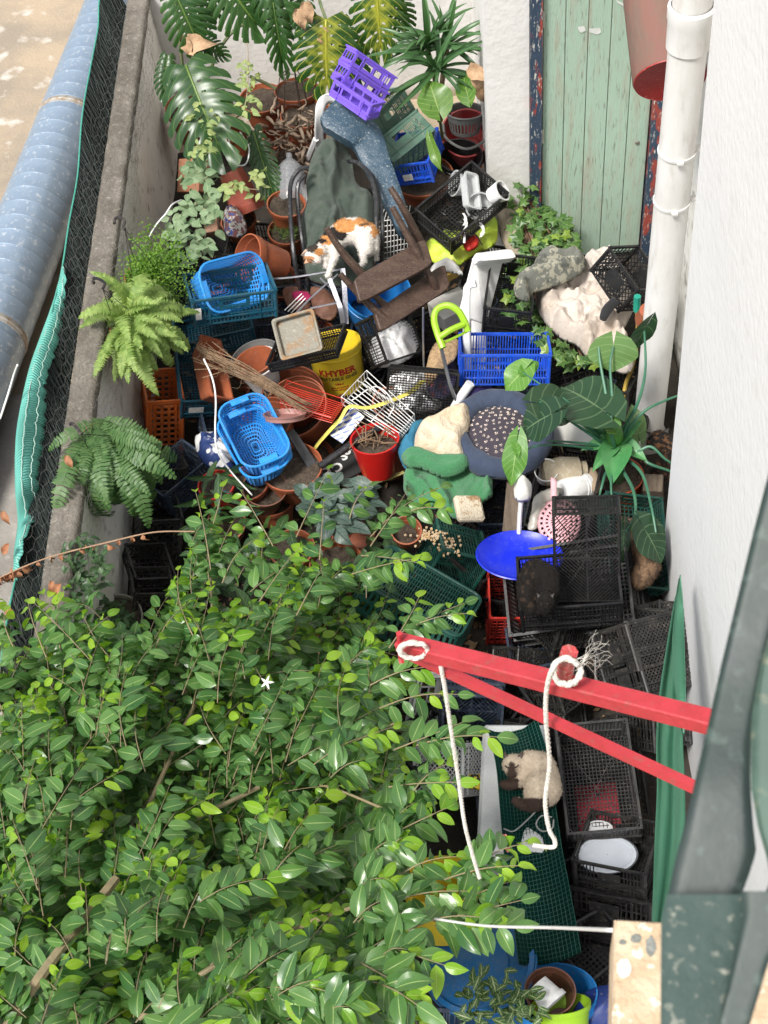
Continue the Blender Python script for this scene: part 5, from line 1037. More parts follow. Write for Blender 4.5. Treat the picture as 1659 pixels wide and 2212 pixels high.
part('leg', MB().tube(path_px([(1010, 800, .6), (1008, 720, .78), (1008, 640, .92), (1012, 618, .96), (1028, 612, .98)], 24), .022, 8, flat=.6), WCH, wc2, True)
plank([atz(1018, 800, .5), atz(1048, 806, .48), atz(1050, 690, .62), atz(1018, 686, .66)], .02, 'panel', WCH, wc2, rr=.1)
cloth_thing('wicker_fan', 'torn woven straw fan under the lime handle', 'wicker fan', mat('wicker', (.45, .30, .16), .85, (.30, .20, .11), .9, 50, 2, bump=1, bsc=150), [(935, 748), (955, 735), (990, 735), (985, 770), (955, 800), (928, 830), (918, 815), (925, 775)], .60, puff=.03, fold=.01, seed=14)
cloth_thing('red_book', 'red and navy printed scrap below the straw fan', 'scrap', mat('navy_red_print', (.06, .05, .13), .7, (.35, .06, .05), .9, 14, 2, edge=(.55, .57)), [(925, 800), (975, 775), (985, 820), (960, 860), (925, 845)], .45, puff=.03, fold=.02, seed=15)
cloth_thing('white_bags', 'crumpled white plastic inside the slotted black crate', 'plastic bag', mat('white_film', (.70, .70, .70), .35, (.5, .5, .5), .7, 12, bump=.5), [(795, 745), (870, 700), (905, 735), (880, 775), (815, 790)], .50, puff=.06, fold=.05, fsc=12, seed=16)
cloth_thing('foil_scraps', 'silver and white scraps under the flat mesh tray', 'scraps', mat('foil', (.62, .62, .62), .25, (.16, .15, .14), .9, 14, 4, metal=.5, edge=(.5, .54)), [(845, 800), (940, 810), (960, 870), (920, 890), (850, 880)], .36, puff=.04, fold=.04, fsc=16, seed=17)
# tubs in the black crate
CLR = mat('clear_tub', (.66, .68, .68), .18, (.5, .52, .52), .6, 9, spec=.8, alpha=.62)
for (r, h, u, v, z, rz, rx, ry, m, lb) in ((.06, .09, 1062, 425, .82, 0, 10, 50, WHT, 'white plastic cup lying in the black crate'), (.075, .06, 1000, 400, .82, 0, 10, -60, CLR, 'clear round tub leaning in the black crate'), (.08, .07, 1030, 440, .76, 0, 60, 20, CLR, 'clear tub on its side next to the white cup')):
    bucket(r, h, pose(u, v, z, rz, rx, ry), lb, m, rb=r * .85, ribs=False, cat='tub', name='plastic_tub')
planter(.11, .24, .06, {'lfu': (1012, 445), 'rfu': (1042, 455), 'rbu': (1030, 372), 'lbu': (1008, 375)}, .86, 'long clear food container among the tubs', CLR, taper=.85, cat='food container', name='food_container', tilt=(20, 0))
mb = MB(); r3 = random.Random(8)
for k in range(26):
    u, v = r3.uniform(930, 1030), r3.uniform(440, 520); th = r3.uniform(0, 6.28); pts = []
    for i in range(4): pts.append(atz(u, v, .72 + r3.uniform(0, .05))); u += math.cos(th) * 14; v += math.sin(th) * 10; th += r3.uniform(-1, 1)
    mb.tube(curve_pts(pts, 8), .004, 4)
solo('black_strips', mb, BK, 'tangle of black plastic strips in the crate above the yellow bag', 'strips')
mb = MB()
for k in range(6):
    u, v = r3.uniform(960, 1040), r3.uniform(455, 500); w = r3.uniform(-1, 1); mb.grid([[Vector(atz(u + 5 * s + 9 * w * math.sin(t * 3), v + 26 * t, .76 + .02 * t)) for s in (0, 1)] for t in np.linspace(0, 1, 7)], None, .002)
solo('white_offcuts', mb, WHT, 'white plastic offcuts among the black strips', 'offcuts')
# jars etc. in the long crate
J = mat('beige_jar', (.50, .42, .30), .3, (.38, .31, .22), .7, 12, alpha=.85, speck=(.7, .68, .6), speck_amt=.15)
jw = lambda a, b, r: fit([(0, 0, 0), (0, 0, .22), (-r, 0, .1), (r, 0, .1)], [a, b, ((a[0] + b[0]) / 2, (a[1] + b[1]) / 2 - r * 350), ((a[0] + b[0]) / 2, (a[1] + b[1]) / 2 + r * 350)], .56, (0, 80))
o = T('plastic_jar', 'large beige plastic jar lying at the top of the jar crate', 'jar', jw((1172, 1022), (1256, 1012), .075)); part('body', MB().lathe([(.001, 0), (.06, .002), (.075, .02), (.072, .06), (.078, .1), (.072, .15), (.066, .2), (.04, .21), (.04, .24), (.001, .24)], 28), J, o, True)
o = T('plastic_jar', 'white ribbed tub below the beige jar', 'jar', jw((1210, 1065), (1268, 1048), .07)); part('body', MB().lathe([(.001, 0), (.06, .002), (.07, .02), (.072, .15), (.076, .15), (.076, .16), (.072, .165), (.076, .17), (.076, .2), (.06, .2), (.055, .01), (.001, .01)], 28), WHT, o, True)
o = T('white_pot', 'small white pot at the left edge of the jar crate', 'pot', pose(1178, 1030, .5, 0, 20)); part('body', MB().lathe([(.001, 0), (.05, 0), (.065, .12), (.06, .12), (.045, .01), (.001, .01)], 24), WHT, o, True)
cloth_thing('brown_tin_lid', 'round brown lid behind the beige jar', 'lid', mat('brown_lid', (.34, .26, .17), .7, (.25, .19, .13), .7), [(1275, 1010), (1290, 1018), (1298, 1045), (1290, 1065), (1272, 1050), (1266, 1025)], .52, puff=.02, fold=.004, edge=.02)
cloth_thing('smoky_film', 'grey smoky plastic film draped in the jar crate', 'plastic film', mat('smoky_film', (.42, .40, .36), .3, (.30, .28, .25), .7, 8), [(1155, 1075), (1190, 1055), (1215, 1060), (1195, 1085), (1175, 1110), (1160, 1140), (1140, 1140), (1148, 1105)], .60, puff=.04, fold=.04, fsc=12, seed=21)
PINK = plastic('pink_plastic', (.72, .38, .42), .4, .15)
o = T('pink_colander', 'pale pink plastic colander with an upright handle in the jar crate', 'colander', Matrix.Identity(4))
cA = [[Vector(atz(1208 + 47 * t * math.cos(a), 1128 + 52 * t * math.sin(a), .66 - .05 * t * t)) for t in np.linspace(.02, 1, 9)] for a in np.linspace(0, 2 * math.pi, 49)]
part('bowl', MB().grid(cA, lambda i, j: not (i % 2 and j in (2, 4, 6)), .004), PINK, o, 'all'); part('handle', MB().grid([[Vector(atz(1196 + 6 * s, 1078 - 44 * t + 3 * s, .70 + .03 * t)) for s in (-1, 0, 1)] for t in np.linspace(0, 1, 8)], None, .012), PINK, o, 'all')
o = T('white_ladle', 'white plastic spatula wrapped in a white rag standing by the jar crate', 'spatula', Matrix.Identity(4))
part('shaft', MB().tube(path_px([(1121, 1152, .62), (1123, 1110, .72), (1126, 1078, .80)], 10), .012, 6), WHT, o, True)
mbc, mwc = cloth([(1110, 1050), (1118, 1036), (1136, 1035), (1148, 1046), (1146, 1074), (1134, 1080), (1114, 1078)], .84, puff=.05, fold=.03, fsc=22, edge=.04, seed=31); P('wrapping', mbc.mesh('wrapping', mat('white_rag', (.72, .71, .68), .8, bump=.4), 'all'), o, m=mwc)
OLDW = mat('old_grey_wood', (.17, .13, .095), .85, (.10, .075, .055), .8, 7, 9, bump=.8, bsc=40, stretch=(6, .6, 6))
plank([atz(1085, 1150, .52), atz(1125, 1150, .52), atz(1135, 1045, .52), atz(1095, 1040, .52)], .03, 'wooden_plank', OLDW, None, rr=.02); tag(bpy.data.objects['wooden_plank'], 'old grey wooden plank left of the jar crate', 'plank')
pxbox('wood_block', 'weathered wooden post end beside the alocasia pot', 'wood', .12, .12, .3, {'lfu': (1388, 1060), 'rfu': (1424, 1062), 'lfd': (1390, 1105), 'lbu': (1390, 1030)}, .4, OLDW)
pxbox('white_board', 'smooth pale board behind the alocasia stems', 'board', .36, .2, .02, {'lfu': (1190, 958), 'rfu': (1318, 965), 'rbu': (1300, 878), 'lbu': (1225, 872)}, .45, mat('pale_board', (.60, .59, .55), .7, (.5, .49, .45), .6))
# hose and tap at the recess
hs = T('garden_hose', 'yellow garden hose with a green tap fitting beside the rain pipe', 'hose', Matrix.Identity(4))
part('tube', MB().tube(path_px([(1376, 668, .9), (1378, 700, .8), (1376, 740, .62), (1366, 790, .45), (1352, 830, .3), (1345, 870, .2)], 30), .012, 7), plastic('yellow_hose2', (.66, .46, .10), .45, .2), hs, True)
part('fitting', MB().tube(path_px([(1377, 640, 1.0), (1376, 655, .95), (1376, 672, .9)], 6), .02, 8), plastic('green_fitting', (.02, .28, .20), .4, .1), hs, True)
solo('terracotta_figure', MB().lathe([(.001, 0), (.05, .02), (.06, .08), (.035, .14), (.045, .18), (.001, .22)], 20), TERR, 'small terracotta lump with white fluff beside the hose', 'ornament', smooth=True, m=pose(1392, 700, .85, 0, 20))
solo('black_sock', MB().tube(path_px([(1302, 690, .82), (1312, 668, .84), (1330, 650, .86)], 10), [.02, .024, .026, .028, .03, .03, .03, .03, .03, .03, .03][:len(path_px([(1302, 690, .82), (1312, 668, .84), (1330, 650, .86)], 10))], 8), mat('black_sock', (.012, .012, .014), .9, sheen=.3), 'black sock hanging off the duvet below the tilted crate', 'sock', smooth='all')
cord = [(430, 1150, .6)]
solo('black_hoses', MB().tube(path_px([(1385, 760, .3), (1392, 830, .35), (1390, 900, .3), (1380, 950, .2)], 20), .035, 8), BK, 'fat black hose between the rain pipe and the alocasia', 'hose', smooth=True)
# foam box with the net roll
FOAM = mat('white_foam', (.70, .71, .71), .7, (.60, .60, .60), .6, 10, speck=(.25, .25, .25), speck_amt=.10, speck_sc=120)
pxbox('foam_box', 'white speckled foam box under the green net roll', 'box', .40, .86, .34, {'lbu': (1043, 1562), 'lfu': (1028, 1830), 'rbu': (1150, 1566), 'rfu': (1180, 1840), 'lfd': (1040, 1905)}, .52, FOAM, bev=.02)
GN = netmat('green_net_roll', (.004, .050, .038), 0, 40, 1, (.001, .016, .014)); q = path_px([(1108, 1572, .66), (1128, 1650, .64), (1140, 1750, .62), (1152, 1850, .60), (1170, 1960, .56), (1188, 2075, .46)], 60)
A = np.zeros((len(q), 17, 3)); U = np.zeros((len(q), 17, 2))
for i, p in enumerate(q):
    for j in range(17):
        s = j / 16 * 2 - 1; A[i, j] = (p.x + (.115 + .02 * i / 60) * s, p.y + .02 * s, p.z + .07 * (s * s) ** 1.2 - .04 + .008 * noise.noise((i * .2, j * .4, 0))); U[i, j] = (s, i * .05)
t = T('green_net_roll', 'dark green plastic netting laid in the foam box under the siamese cat', 'netting', Matrix.Identity(4)); part('netting', MB().grid(A, None, .006, uv=U), GN, t, 'all', uv=True)
wm = MB()
for i in range(0, len(q) - 1, 1): wm.tube([Vector(A[i, j]) + Vector((0, 0, .005)) for j in range(0, 17, 2)], .0010, 3, cap=False)
for j in range(0, 17): wm.tube([Vector(A[i, j]) + Vector((0, 0, .006)) for i in range(0, len(q), 3)], .0018, 3, cap=False)
part('mesh_wires', wm, plastic('green_mesh_wire', (.008, .075, .055), .4, .1), t, kind='stuff')
mb = MB(); 
for pp in ([(1088, 1790, .66), (1110, 1795, .66), (1140, 1770, .66), (1158, 1752, .66)], [(1192, 1765, .7), (1170, 1762, .68), (1158, 1780, .68), (1170, 1795, .68), (1192, 1790, .7), (1196, 1770, .7)]): mb.tube(path_px(pp, 20), .004, 4)
solo('grey_string', mb, mat('grey_string', (.30, .31, .30), .9), 'loose grey string lying on the green netting below the cat', 'string', smooth='all')
pxbox('red_sheet', 'red plastic sheet seen through the mesh crate', 'sheet', .24, .36, .01, {'lfd': (1252, 1800), 'rfd': (1335, 1790), 'rbd': (1328, 1695), 'lbd': (1243, 1698)}, .32, mat('red_sheet', (.62, .07, .09), .5), bev=.002)
def oval(name, label, cat, m, c, ru, rv, z, th=.02):
    A = [[Vector(atz(c[0] + ru * t * math.cos(a), c[1] + rv * t * math.sin(a), z - (th if t > .95 else 0) + (.006 if .8 < t < .95 else 0))) for t in (.02, .5, .8, .86, .94, 1)] for a in np.linspace(0, 2 * math.pi, 45)]
    return solo(name, MB().grid(A, None, .004), m, label, cat, smooth=True)
oval('round_lid', 'big round white lid lying in the black crate at the lower right', 'lid', mat('bluish_white_lid', (.62, .66, .72), .35, (.52, .56, .62), .6, 8), (1312, 1846), 66, 42, .42)
oval('white_plate', 'small white plate below the red sheet in the mesh crate', 'plate', WHT, (1293, 1790), 32, 18, .36)
cloth_thing('yellow_sticker_box', 'yellow and black printed carton in the white lattice crate', 'carton', mat('yellow_black_print', (.62, .45, .03), .6, (.02, .02, .02), 1, 40, 1, edge=(.5, .52)), [(1012, 1672), (1038, 1672), (1038, 1705), (1012, 1702)], .5, puff=.01, fold=.003, sharp=True, edge=.02)
# green cloth strip hanging by the wall
GB = netmat('green_awning', (.025, .14, .078), 0, 46, 1, (.13, .30, .20)); t = T('green_awning_strip', 'long pleated green shade cloth hanging against the white wall', 'cloth', Matrix.Identity(4))
lf = [(1467, 1250), (1455, 1310), (1440, 1400), (1425, 1500), (1418, 1600), (1420, 1700), (1416, 1800), (1412, 1900), (1408, 1995)]; rt = [(1468, 1252), (1474, 1330), (1476, 1420), (1478, 1520), (1474, 1600), (1479, 1700), (1480, 1800), (1470, 1900), (1450, 1995)]
zs = [1.30, 1.26, 1.22, 1.18, 1.14, 1.10, 1.05, 1.0, .95]; lc = curve_pts([atz(*p, z) for p, z in zip(lf, zs)], 64); rc = curve_pts([atz(*p, z + .02) for p, z in zip(rt, zs)], 64); n = len(lc)
A = np.zeros((n, 11, 3)); U = np.zeros((n, 11, 2))
for i in range(n):
    for j in range(11): s = j / 10; p = lc[i].lerp(rc[i], s); A[i, j] = (p.x, p.y, p.z - .05 * math.sin(s * 3.14) + .02 * math.sin(s * 12 + i * .08)); U[i, j] = (s * .55 + i * .06, i * .04)
part('cloth_sheet', MB().grid(A, None, .004, uv=U), GB, t, 'all', uv=True)
A2 = A.copy(); A2[:, :, 2] += .02; k = n // 2
part('folded_edge', MB().grid([[Vector(A[i, 10]) + Vector((-.05 * math.sin(i / k * 3.14) * (1 - s), 0, .02 + .03 * s)) for s in (0, .5, 1)] for i in range(k + 1)], None, .004, uv=[[(s, i * .1) for s in (0, .5, 1)] for i in range(k + 1)]), GB, t, 'all', uv=True)
rope([atz(1240, 1999 + 0, .9), atz(1100, 2008, .9), atz(1000, 2003, 1.0), atz(920, 1990, 1.1)] if False else [atd(1335, 2010, 2.2), atd(1200, 2004, 3.0), atd(1050, 2000, 3.6), atd(940, 1985, 4.0)], .0035, n=20, tw=False, m=plastic('white_cord', (.72, .72, .70), .5, .1), label='thin white cord stretched from the stone ledge into the ficus', name='washing_line', cat='cord')
WC = plastic('white_cord', (.72, .72, .70), .5, .1)
rope([atz(440, 775, 1.1), atz(458, 815, 1.05), atz(466, 860, 1.0), atz(465, 930, .9), atz(470, 975, .85), atz(500, 1020, .7), atz(545, 1070, .6)], .005, n=50, tw=False, m=WC, label='white cable running from the fern past the blue baskets', name='white_cable', cat='cable')
rope([atz(320, 515, 1.1), atz(338, 485, 1.15), atz(358, 462, 1.2), atz(372, 442, 1.2), atz(392, 432, 1.1)], .005, n=24, tw=False, m=WC, label='knotted white string tied from the wall to the sage plant', name='white_string', cat='string')
rope([atz(498, 265, 1.0), atz(494, 300, .95), atz(505, 350, .95), atz(530, 355, .95), atz(538, 320, 1.0), atz(518, 285, 1.0)], .005, n=30, tw=False, m=WC, label='white string loop hanging by the red planter', name='string_loop', cat='string')
rope([atx(0, 905, -2.3), atx(18, 850, -2.25), atx(30, 810, -2.2), atx(38, 788, -2.15)], .006, n=20, tw=False, m=WC, label='white cord tied to the turquoise cloth at the left edge', name='tie_string', cat='cord')

# ================================================================== CLOTHS, BEDS
QUILT = mat('cream_duvet', (.54, .48, .43), .9, (.44, .36, .29), .7, 3, bump=.5, bsc=50, sheen=.2)
cloth_thing('duvet', 'crumpled cream quilted duvet thrown beside the ivy', 'duvet', QUILT, [(1160, 640), (1175, 622), (1215, 610), (1255, 590), (1262, 565), (1300, 545), (1330, 560), (1345, 600), (1370, 650), (1358, 690), (1345, 720), (1370, 760), (1362, 800), (1330, 800), (1300, 760), (1272, 775), (1245, 745), (1210, 730), (1180, 700), (1163, 672)], .62, puff=.09, fold=.045, fsc=8, seed=41, quilt=.012, edge=.06, step=.008, knob=.8)
CAMO = mat('camouflage_cloth', (.13, .135, .115), .95, (.28, .27, .21), 1, 20, 2, bump=.5, bsc=90, edge=(.50, .53), speck=(.07, .075, .065), speck_amt=.3, speck_sc=12)
cloth_thing('camouflage_jacket', 'rolled grey camouflage jacket on top of the duvet and ivy', 'jacket', CAMO, [(1110, 620), (1120, 600), (1150, 580), (1163, 552), (1195, 545), (1215, 550), (1240, 543), (1265, 562), (1262, 585), (1225, 605), (1180, 622), (1150, 632), (1140, 650), (1115, 640)], .82, puff=.07, fold=.04, fsc=7, stretch=(.7, 1.6), seed=42, edge=.06, step=.009)
NB = mat('navy_bed_fabric', (.026, .040, .078), .9, (.04, .056, .095), .7, 6, bump=.4, bsc=80, sheen=.3)
bed = T('dog_bed', 'round dark blue pet bed with a paw print cushion', 'pet bed', Matrix.Identity(4)); c = Vector(atz(1080, 950, .58)); ex, ey = Vector(atz(1183, 948, .58)) - c, Vector(atz(1085, 850, .58)) - c; rx_, ry_ = .225, .245; A = []
for i in range(121):
    a = 2 * math.pi * i / 120; tuck = .90 + .10 * abs(math.sin(a * 3.5 + .4 + .5 * math.sin(a * 2))) ** .35; row = []
    for j in range(17):
        b = 2 * math.pi * j / 16; rr = .064 * tuck * (1 + .12 * noise.noise((a * 2, 0, 5))); R = 1 + 0; row.append((rx_ * math.cos(a) + rr * math.cos(b) * math.cos(a), ry_ * math.sin(a) + rr * math.cos(b) * math.sin(a), .055 + rr * .95 * math.sin(b) + .012 * noise.noise((a * 4, b * 1.5, 0)) + .006 * noise.noise((a * 11, b * 2, 0))))
    A.append(row)
P('bolster', MB().grid(A).mesh('bolster', NB, 'all'), bed, m=Matrix.Translation(c) @ Matrix.Rotation(.35, 4, 'Z'))
PAW = mat('paw_fabric', (.035, .028, .040), .9, (.045, .035, .05), .5, bump=.3, bsc=70, sheen=.2); mb = MB(); A = [[(.215 * t * math.cos(a), .235 * t * math.sin(a), .03 + .085 * (1 - t ** 2.2) + .008 * noise.noise((t * 6 * math.cos(a), t * 6 * math.sin(a), 0))) for t in np.linspace(0, 1, 14)] for a in np.linspace(0, 2 * math.pi, 49)]
cush = P('cushion', MB().grid(A).mesh('cushion', PAW, 'all'), bed, m=Matrix.Translation(c)); r3 = random.Random(4); pm = MB()
hz = lambda x, y: .03 + .085 * (1 - ((x / .215) ** 2 + (y / .235) ** 2) ** 1.1) + .0035 + .008 * noise.noise((x / .215 * 6, y / .235 * 6, 0))
for gx in np.arange(-.2, .21, .036):
    for gy in np.arange(-.22, .23, .034):
        x0, y0 = gx + r3.uniform(-.01, .01) + (.02 if int(gy * 100) % 2 else 0), gy + r3.uniform(-.008, .008)
        if (x0 / .205) ** 2 + (y0 / .225) ** 2 > .93: continue
        s = r3.uniform(.6, .95); ro = r3.uniform(0, 6.28)
        for dx, dy, r_ in ((0, -.003, .0055), (-.0085, .004, .0028), (-.0035, .009, .003), (.0035, .009, .003), (.0085, .004, .0028)):
            px_, py_ = x0 + (dx * math.cos(ro) - dy * math.sin(ro)) * s, y0 + (dx * math.sin(ro) + dy * math.cos(ro)) * s
            pm.add([(px_ + r_ * s * math.cos(a), py_ + r_ * s * math.sin(a), hz(px_, py_)) for a in np.linspace(0, 2 * math.pi, 8, endpoint=False)], [tuple(range(8))])
part('paw_prints', pm, mat('cream_print', (.62, .52, .46), .9), cush, kind='stuff')
CREAM = mat('cream_fleece', (.60, .50, .37), .95, (.46, .33, .19), .7, 5, bump=1.0, bsc=60, sheen=.4)
cloth_thing('cream_blanket', 'stained cream fleece blanket left of the dog bed', 'blanket', CREAM, [(895, 960), (905, 925), (940, 905), (985, 882), (1012, 884), (1015, 915), (1000, 960), (1002, 985), (975, 992), (930, 985), (900, 978)], .66, puff=.055, fold=.04, fsc=5, seed=43, edge=.05, step=.009)
cloth_thing('blue_rag', 'teal blue rag at the left edge of the cream blanket', 'rag', mat('teal_cloth', (.025, .15, .25), .9, (.04, .19, .28), .7, 8, bump=.6), [(868, 1000), (860, 968), (880, 940), (890, 918), (915, 908), (925, 925), (905, 950), (900, 985), (880, 1012)], .56, puff=.03, fold=.03, fsc=7, seed=44, edge=.03)
TWL = mat('green_towel', (.034, .175, .066), .97, (.055, .22, .09), .8, 7, bump=1.0, bsc=140, sheen=.5)
cloth_thing('green_towel', 'green towel folded below the cream blanket', 'towel', TWL, [(868, 985), (900, 972), (950, 985), (1005, 985), (1010, 1010), (960, 1030), (905, 1010), (880, 1010)], .66, puff=.035, fold=.035, fsc=6, seed=45, edge=.04, knob=.25, stretch=(.5, 1.6))
cloth_thing('green_mat', 'green fleece mat with white threads hanging over a crate', 'mat', TWL, [(872, 1030), (892, 995), (950, 1005), (1000, 1000), (1065, 1030), (1064, 1070), (1035, 1090), (1010, 1125), (975, 1118), (960, 1095), (915, 1098), (885, 1080), (872, 1060)], .58, puff=.012, fold=.05, fsc=5.5, stretch=(1.6, .6), seed=49, edge=.015, step=.008, sharp=True, knob=.3, rag=.012)
pxbox('foam_block', 'cream foam block with a brown stain on the corner of the green mat', 'foam block', .17, .17, .05, {'lfu': (992, 1122), 'rfu': (1045, 1115), 'rbu': (1038, 1070), 'lbu': (988, 1068)}, .70, mat('stained_foam', (.58, .50, .38), .95, (.30, .17, .07), .9, 9, 3, bump=1, bsc=90, edge=(.60, .68)), bev=.015)
cloth_thing('purple_bag', 'dark purple plastic bag tucked under the blue slotted crate', 'bag', mat('purple_film', (.035, .025, .11), .3), [(1005, 875), (1020, 840), (1050, 832), (1070, 850), (1040, 870), (1015, 890)], .5, puff=.05, fold=.04, fsc=18, seed=47)
# cat food on the crate
mb = MB(); r3 = random.Random(2)
for k in range(130):
    u, v = (930 + r3.gauss(0, 15), 1158 + r3.gauss(0, 8)) if k < 80 else (972 + r3.gauss(0, 12), 1180 + r3.gauss(0, 12)); p = Vector(atz(u, v, .635 + r3.uniform(0, .015))); mb.box(p, (.012, .01, .008), Matrix.Rotation(r3.uniform(0, 3), 3, 'Z'))
solo('spilled_food', mb, mat('cat_food', (.42, .27, .13), .9, (.55, .45, .32), .9, 30), 'crumbs of spilled cat food on the upturned bottle green crate', 'crumbs'); bpy.data.objects['spilled_food']['kind'] = 'stuff'
# heap of roots, bundle of stalks
ROOT = mat('dry_root', (.25, .175, .12), .9, (.36, .28, .21), .8, 14, 8, bump=1, bsc=40); mb = MB(); r3 = random.Random(6); rt_ = T('root_heap', 'heap of dead grey brown roots between the pots at the back wall', 'roots', Matrix.Identity(4))
for k in range(85):
    u, v = r3.uniform(570, 690), r3.uniform(238, 362); th = r3.uniform(0, 6.28); z = .55 + (355 - v) / 105 * .22; pts = []; L = r3.uniform(8, 24)
    for i in range(5): pts.append(atz(u, v, z + .05 * math.sin(i))); u += math.cos(th) * L * .6; v += math.sin(th) * L * .5; th += r3.uniform(-.9, .9)
    r_ = r3.uniform(.004, .016); c = curve_pts(pts, 10); part('root', MB().tube(c, [r_ * (1 - .7 * i / len(c)) for i in range(len(c))], 6), ROOT, rt_, 'all')
mb = MB(); r3 = random.Random(12)
for k in range(30):
    o1, o2 = r3.gauss(0, 15), r3.gauss(0, 5); mb.tube(path_px([(440 + r3.uniform(-25, 20), 762 + o1, .85), (520, 800 + o2 * 1.8, .88 + r3.uniform(-.03, .03)), (590, 838 + o2 * 1.2, .84 + r3.uniform(-.02, .03)), (655 + r3.uniform(-30, 20), 878 + o2 * 1.5, .78)], 14), r3.uniform(.0012, .0036), 4)
for k in range(40):
    u, v = r3.uniform(430, 600), 0; v = 765 + (u - 440) * .55 + r3.gauss(0, 8); th = r3.uniform(0, 6.28); mb.tube(path_px([(u, v, .9), (u + 16 * math.cos(th), v + 16 * math.sin(th), .93), (u + 26 * math.cos(th + .6), v + 26 * math.sin(th + .6), .9)], 6), .0012, 3)
solo('stalk_bundle', mb, DRY, 'bundle of dry brown stalks lying from the planter to the red rack', 'dry stalks', smooth='all')
# ================================================================== LOW LAYER OF THE PILE
rf = random.Random(77)
def stack_under(label_start, n, label, group):
    src = next(o for o in COL.objects if o.get('label', '').startswith(label_start)); H = max(v.co.z for c in src.children for v in c.data.vertices)
    for k in range(n):
        c = src.copy(); COL.objects.link(c); c.matrix_world = src.matrix_world @ Matrix.Translation((rf.uniform(-.012, .012), rf.uniform(-.012, .012), -H * .55 * (k + 1))) @ Matrix.Rotation(rf.uniform(-.05, .05), 4, 'Z'); c['label'] = ('second ' if k else '') + label; c['group'] = group
        for ch in src.children:
            d = ch.copy(); COL.objects.link(d); d.parent = c
gn = 'nested crates under the crates along the right wall'
for a, n, l in (('long open black mesh', 2, 'black mesh crate nested lower in the stack that shows the red sheet'), ('black crate with a white lid', 2, 'black crate nested below the one with the white lid'), ('lowest black crate', 2, 'black crate at the very bottom of the front stack'),
                ('small upright black crate', 2, 'black crate stacked below the small upright one by the green cloth'), ('wide black crate beneath', 2, 'wide black crate lower in the cat crate stack'), ('black crate on its side', 1, 'black crate under the one with white paper scraps'), ('black crate at the head', 1, 'black crate under the one at the head of the cat bed'), ('upturned blue black', 2, 'blue black crate below the upturned slatted one')):
    stack_under(a, n, l, gn)
def low_crate(u, v, z, rz, m, lb, gr, W=.38, D=.3, H=.22):
    crate(W, D, H, pose(u, v, z, rz, rf.uniform(-14, 14), rf.uniform(-14, 14), .9), 0, m, lb, gr, side=rf.choice(('slotsH', 'grid', 'slots')), end='slots', base='grid', pitch=.024)
gb = 'dark crates buried low in the pile'; gp2 = 'pots buried low in the pile'
for u, v in ((470, 590), (560, 560), (620, 600), (690, 700), (610, 700), (500, 960), (560, 1000), (400, 1060), (430, 700), (760, 820), (820, 740), (890, 860), (930, 760), (1020, 900), (1130, 860), (1240, 880), (1000, 1090), (1090, 1120), (1010, 1240), (1070, 1300), (1250, 1120), (1290, 1440), (1170, 1430), (1100, 1560), (1020, 1560), (900, 1400), (940, 1640), (860, 470), (740, 640), (1060, 620), (1180, 690), (1330, 860), (1230, 1960), (1270, 2060)):
    low_crate(u, v, rf.uniform(.05, .2), rf.uniform(0, 180), rf.choice((BK, DBK, DBK, BLKB)), 'dark plastic crate buried low in the pile, mostly hidden', gb)
for u, v in ((530, 520), (590, 640), (480, 880), (560, 900), (660, 1010), (720, 900), (770, 1080), (690, 760), (850, 1010), (500, 690), (700, 420), (610, 330), (520, 330), (880, 380), (600, 1120), (500, 1150), (780, 1180), (840, 900)):
    pot(rf.uniform(.10, .15), rf.uniform(.14, .2), pose(u, v, rf.uniform(.08, .25), 0, rf.uniform(-30, 30), rf.uniform(-30, 30)), 'terracotta pot buried low in the pile, mostly hidden', soil=rf.choice((0, .8)), group=gp2, n=28)
mb = MB()
for k in range(1500):
    u, v = rf.uniform(370, 1400), rf.uniform(330, 1700); p = Vector(atz(u, v, .03)); a = rf.uniform(0, 6.28); s = rf.uniform(.015, .04); x = Vector((math.cos(a), math.sin(a), rf.uniform(-.4, .4))) * s; y = Vector((-math.sin(a), math.cos(a), rf.uniform(-.4, .6))) * s * .45
    if p.x < -1.8 or p.x > 1.2 or p.y > 8.4: continue
    mb.add([p - x, p + y + Vector((0, 0, .006)), p + x, p - y], [(0, 1, 2, 3)])
tag(solo('leaf_litter', mb, mat('leaf_litter', (.16, .09, .045), .9, (.30, .21, .12), .9, 9), 'dry leaf litter strewn over the floor between the things', 'leaf litter'), kind='stuff')
# ================================================================== PLANTS
def placed(mesh, B, Tp, parent, nrm=(0, -.3, 1), L=1.0, name='leaf', roll=0, wid=1.0):
    B, Tp = Vector(B), Vector(Tp); d = Tp - B; R = look(d, nrm, roll); s = d.length / L
    m = Matrix.Translation(B) @ R.to_4x4() @ Matrix.Diagonal((s * wid, s, s, 1)); return P(name, mesh, parent, m=m)
ML = leafmat('monstera_leaf', (.018, .060, .014), (.042, .105, .025), (.16, .25, .06), .33, .7, 9, .03, transl=.2, side=.3)
MY = leafmat('monstera_yellowing', (.025, .075, .015), (.06, .13, .025), (.58, .55, .10), .3, .6, 9, .035, transl=.3, side=.5, core=(.42, .42, .05))
STEM = mat('green_stem', (.11, .17, .06), .55, (.20, .17, .09), .7, 8, bump=.4)
mm = [monstera_mb(.5, s, .22 + .1 * s, .5 + .2 * (s % 2), 8 + s % 2).mesh('leaf', ML, 'all', True) for s in range(3)]; my = [monstera_mb(.5, 7 + s, .15, .4, 8).mesh('leaf', MY, 'all', True) for s in range(2)]
NV = (0.05, -.75, .65)
t = T('monstera', 'big split leaf plant climbing the left corner of the back wall', 'plant', Matrix.Identity(4), 'split leaf plants on the back wall')
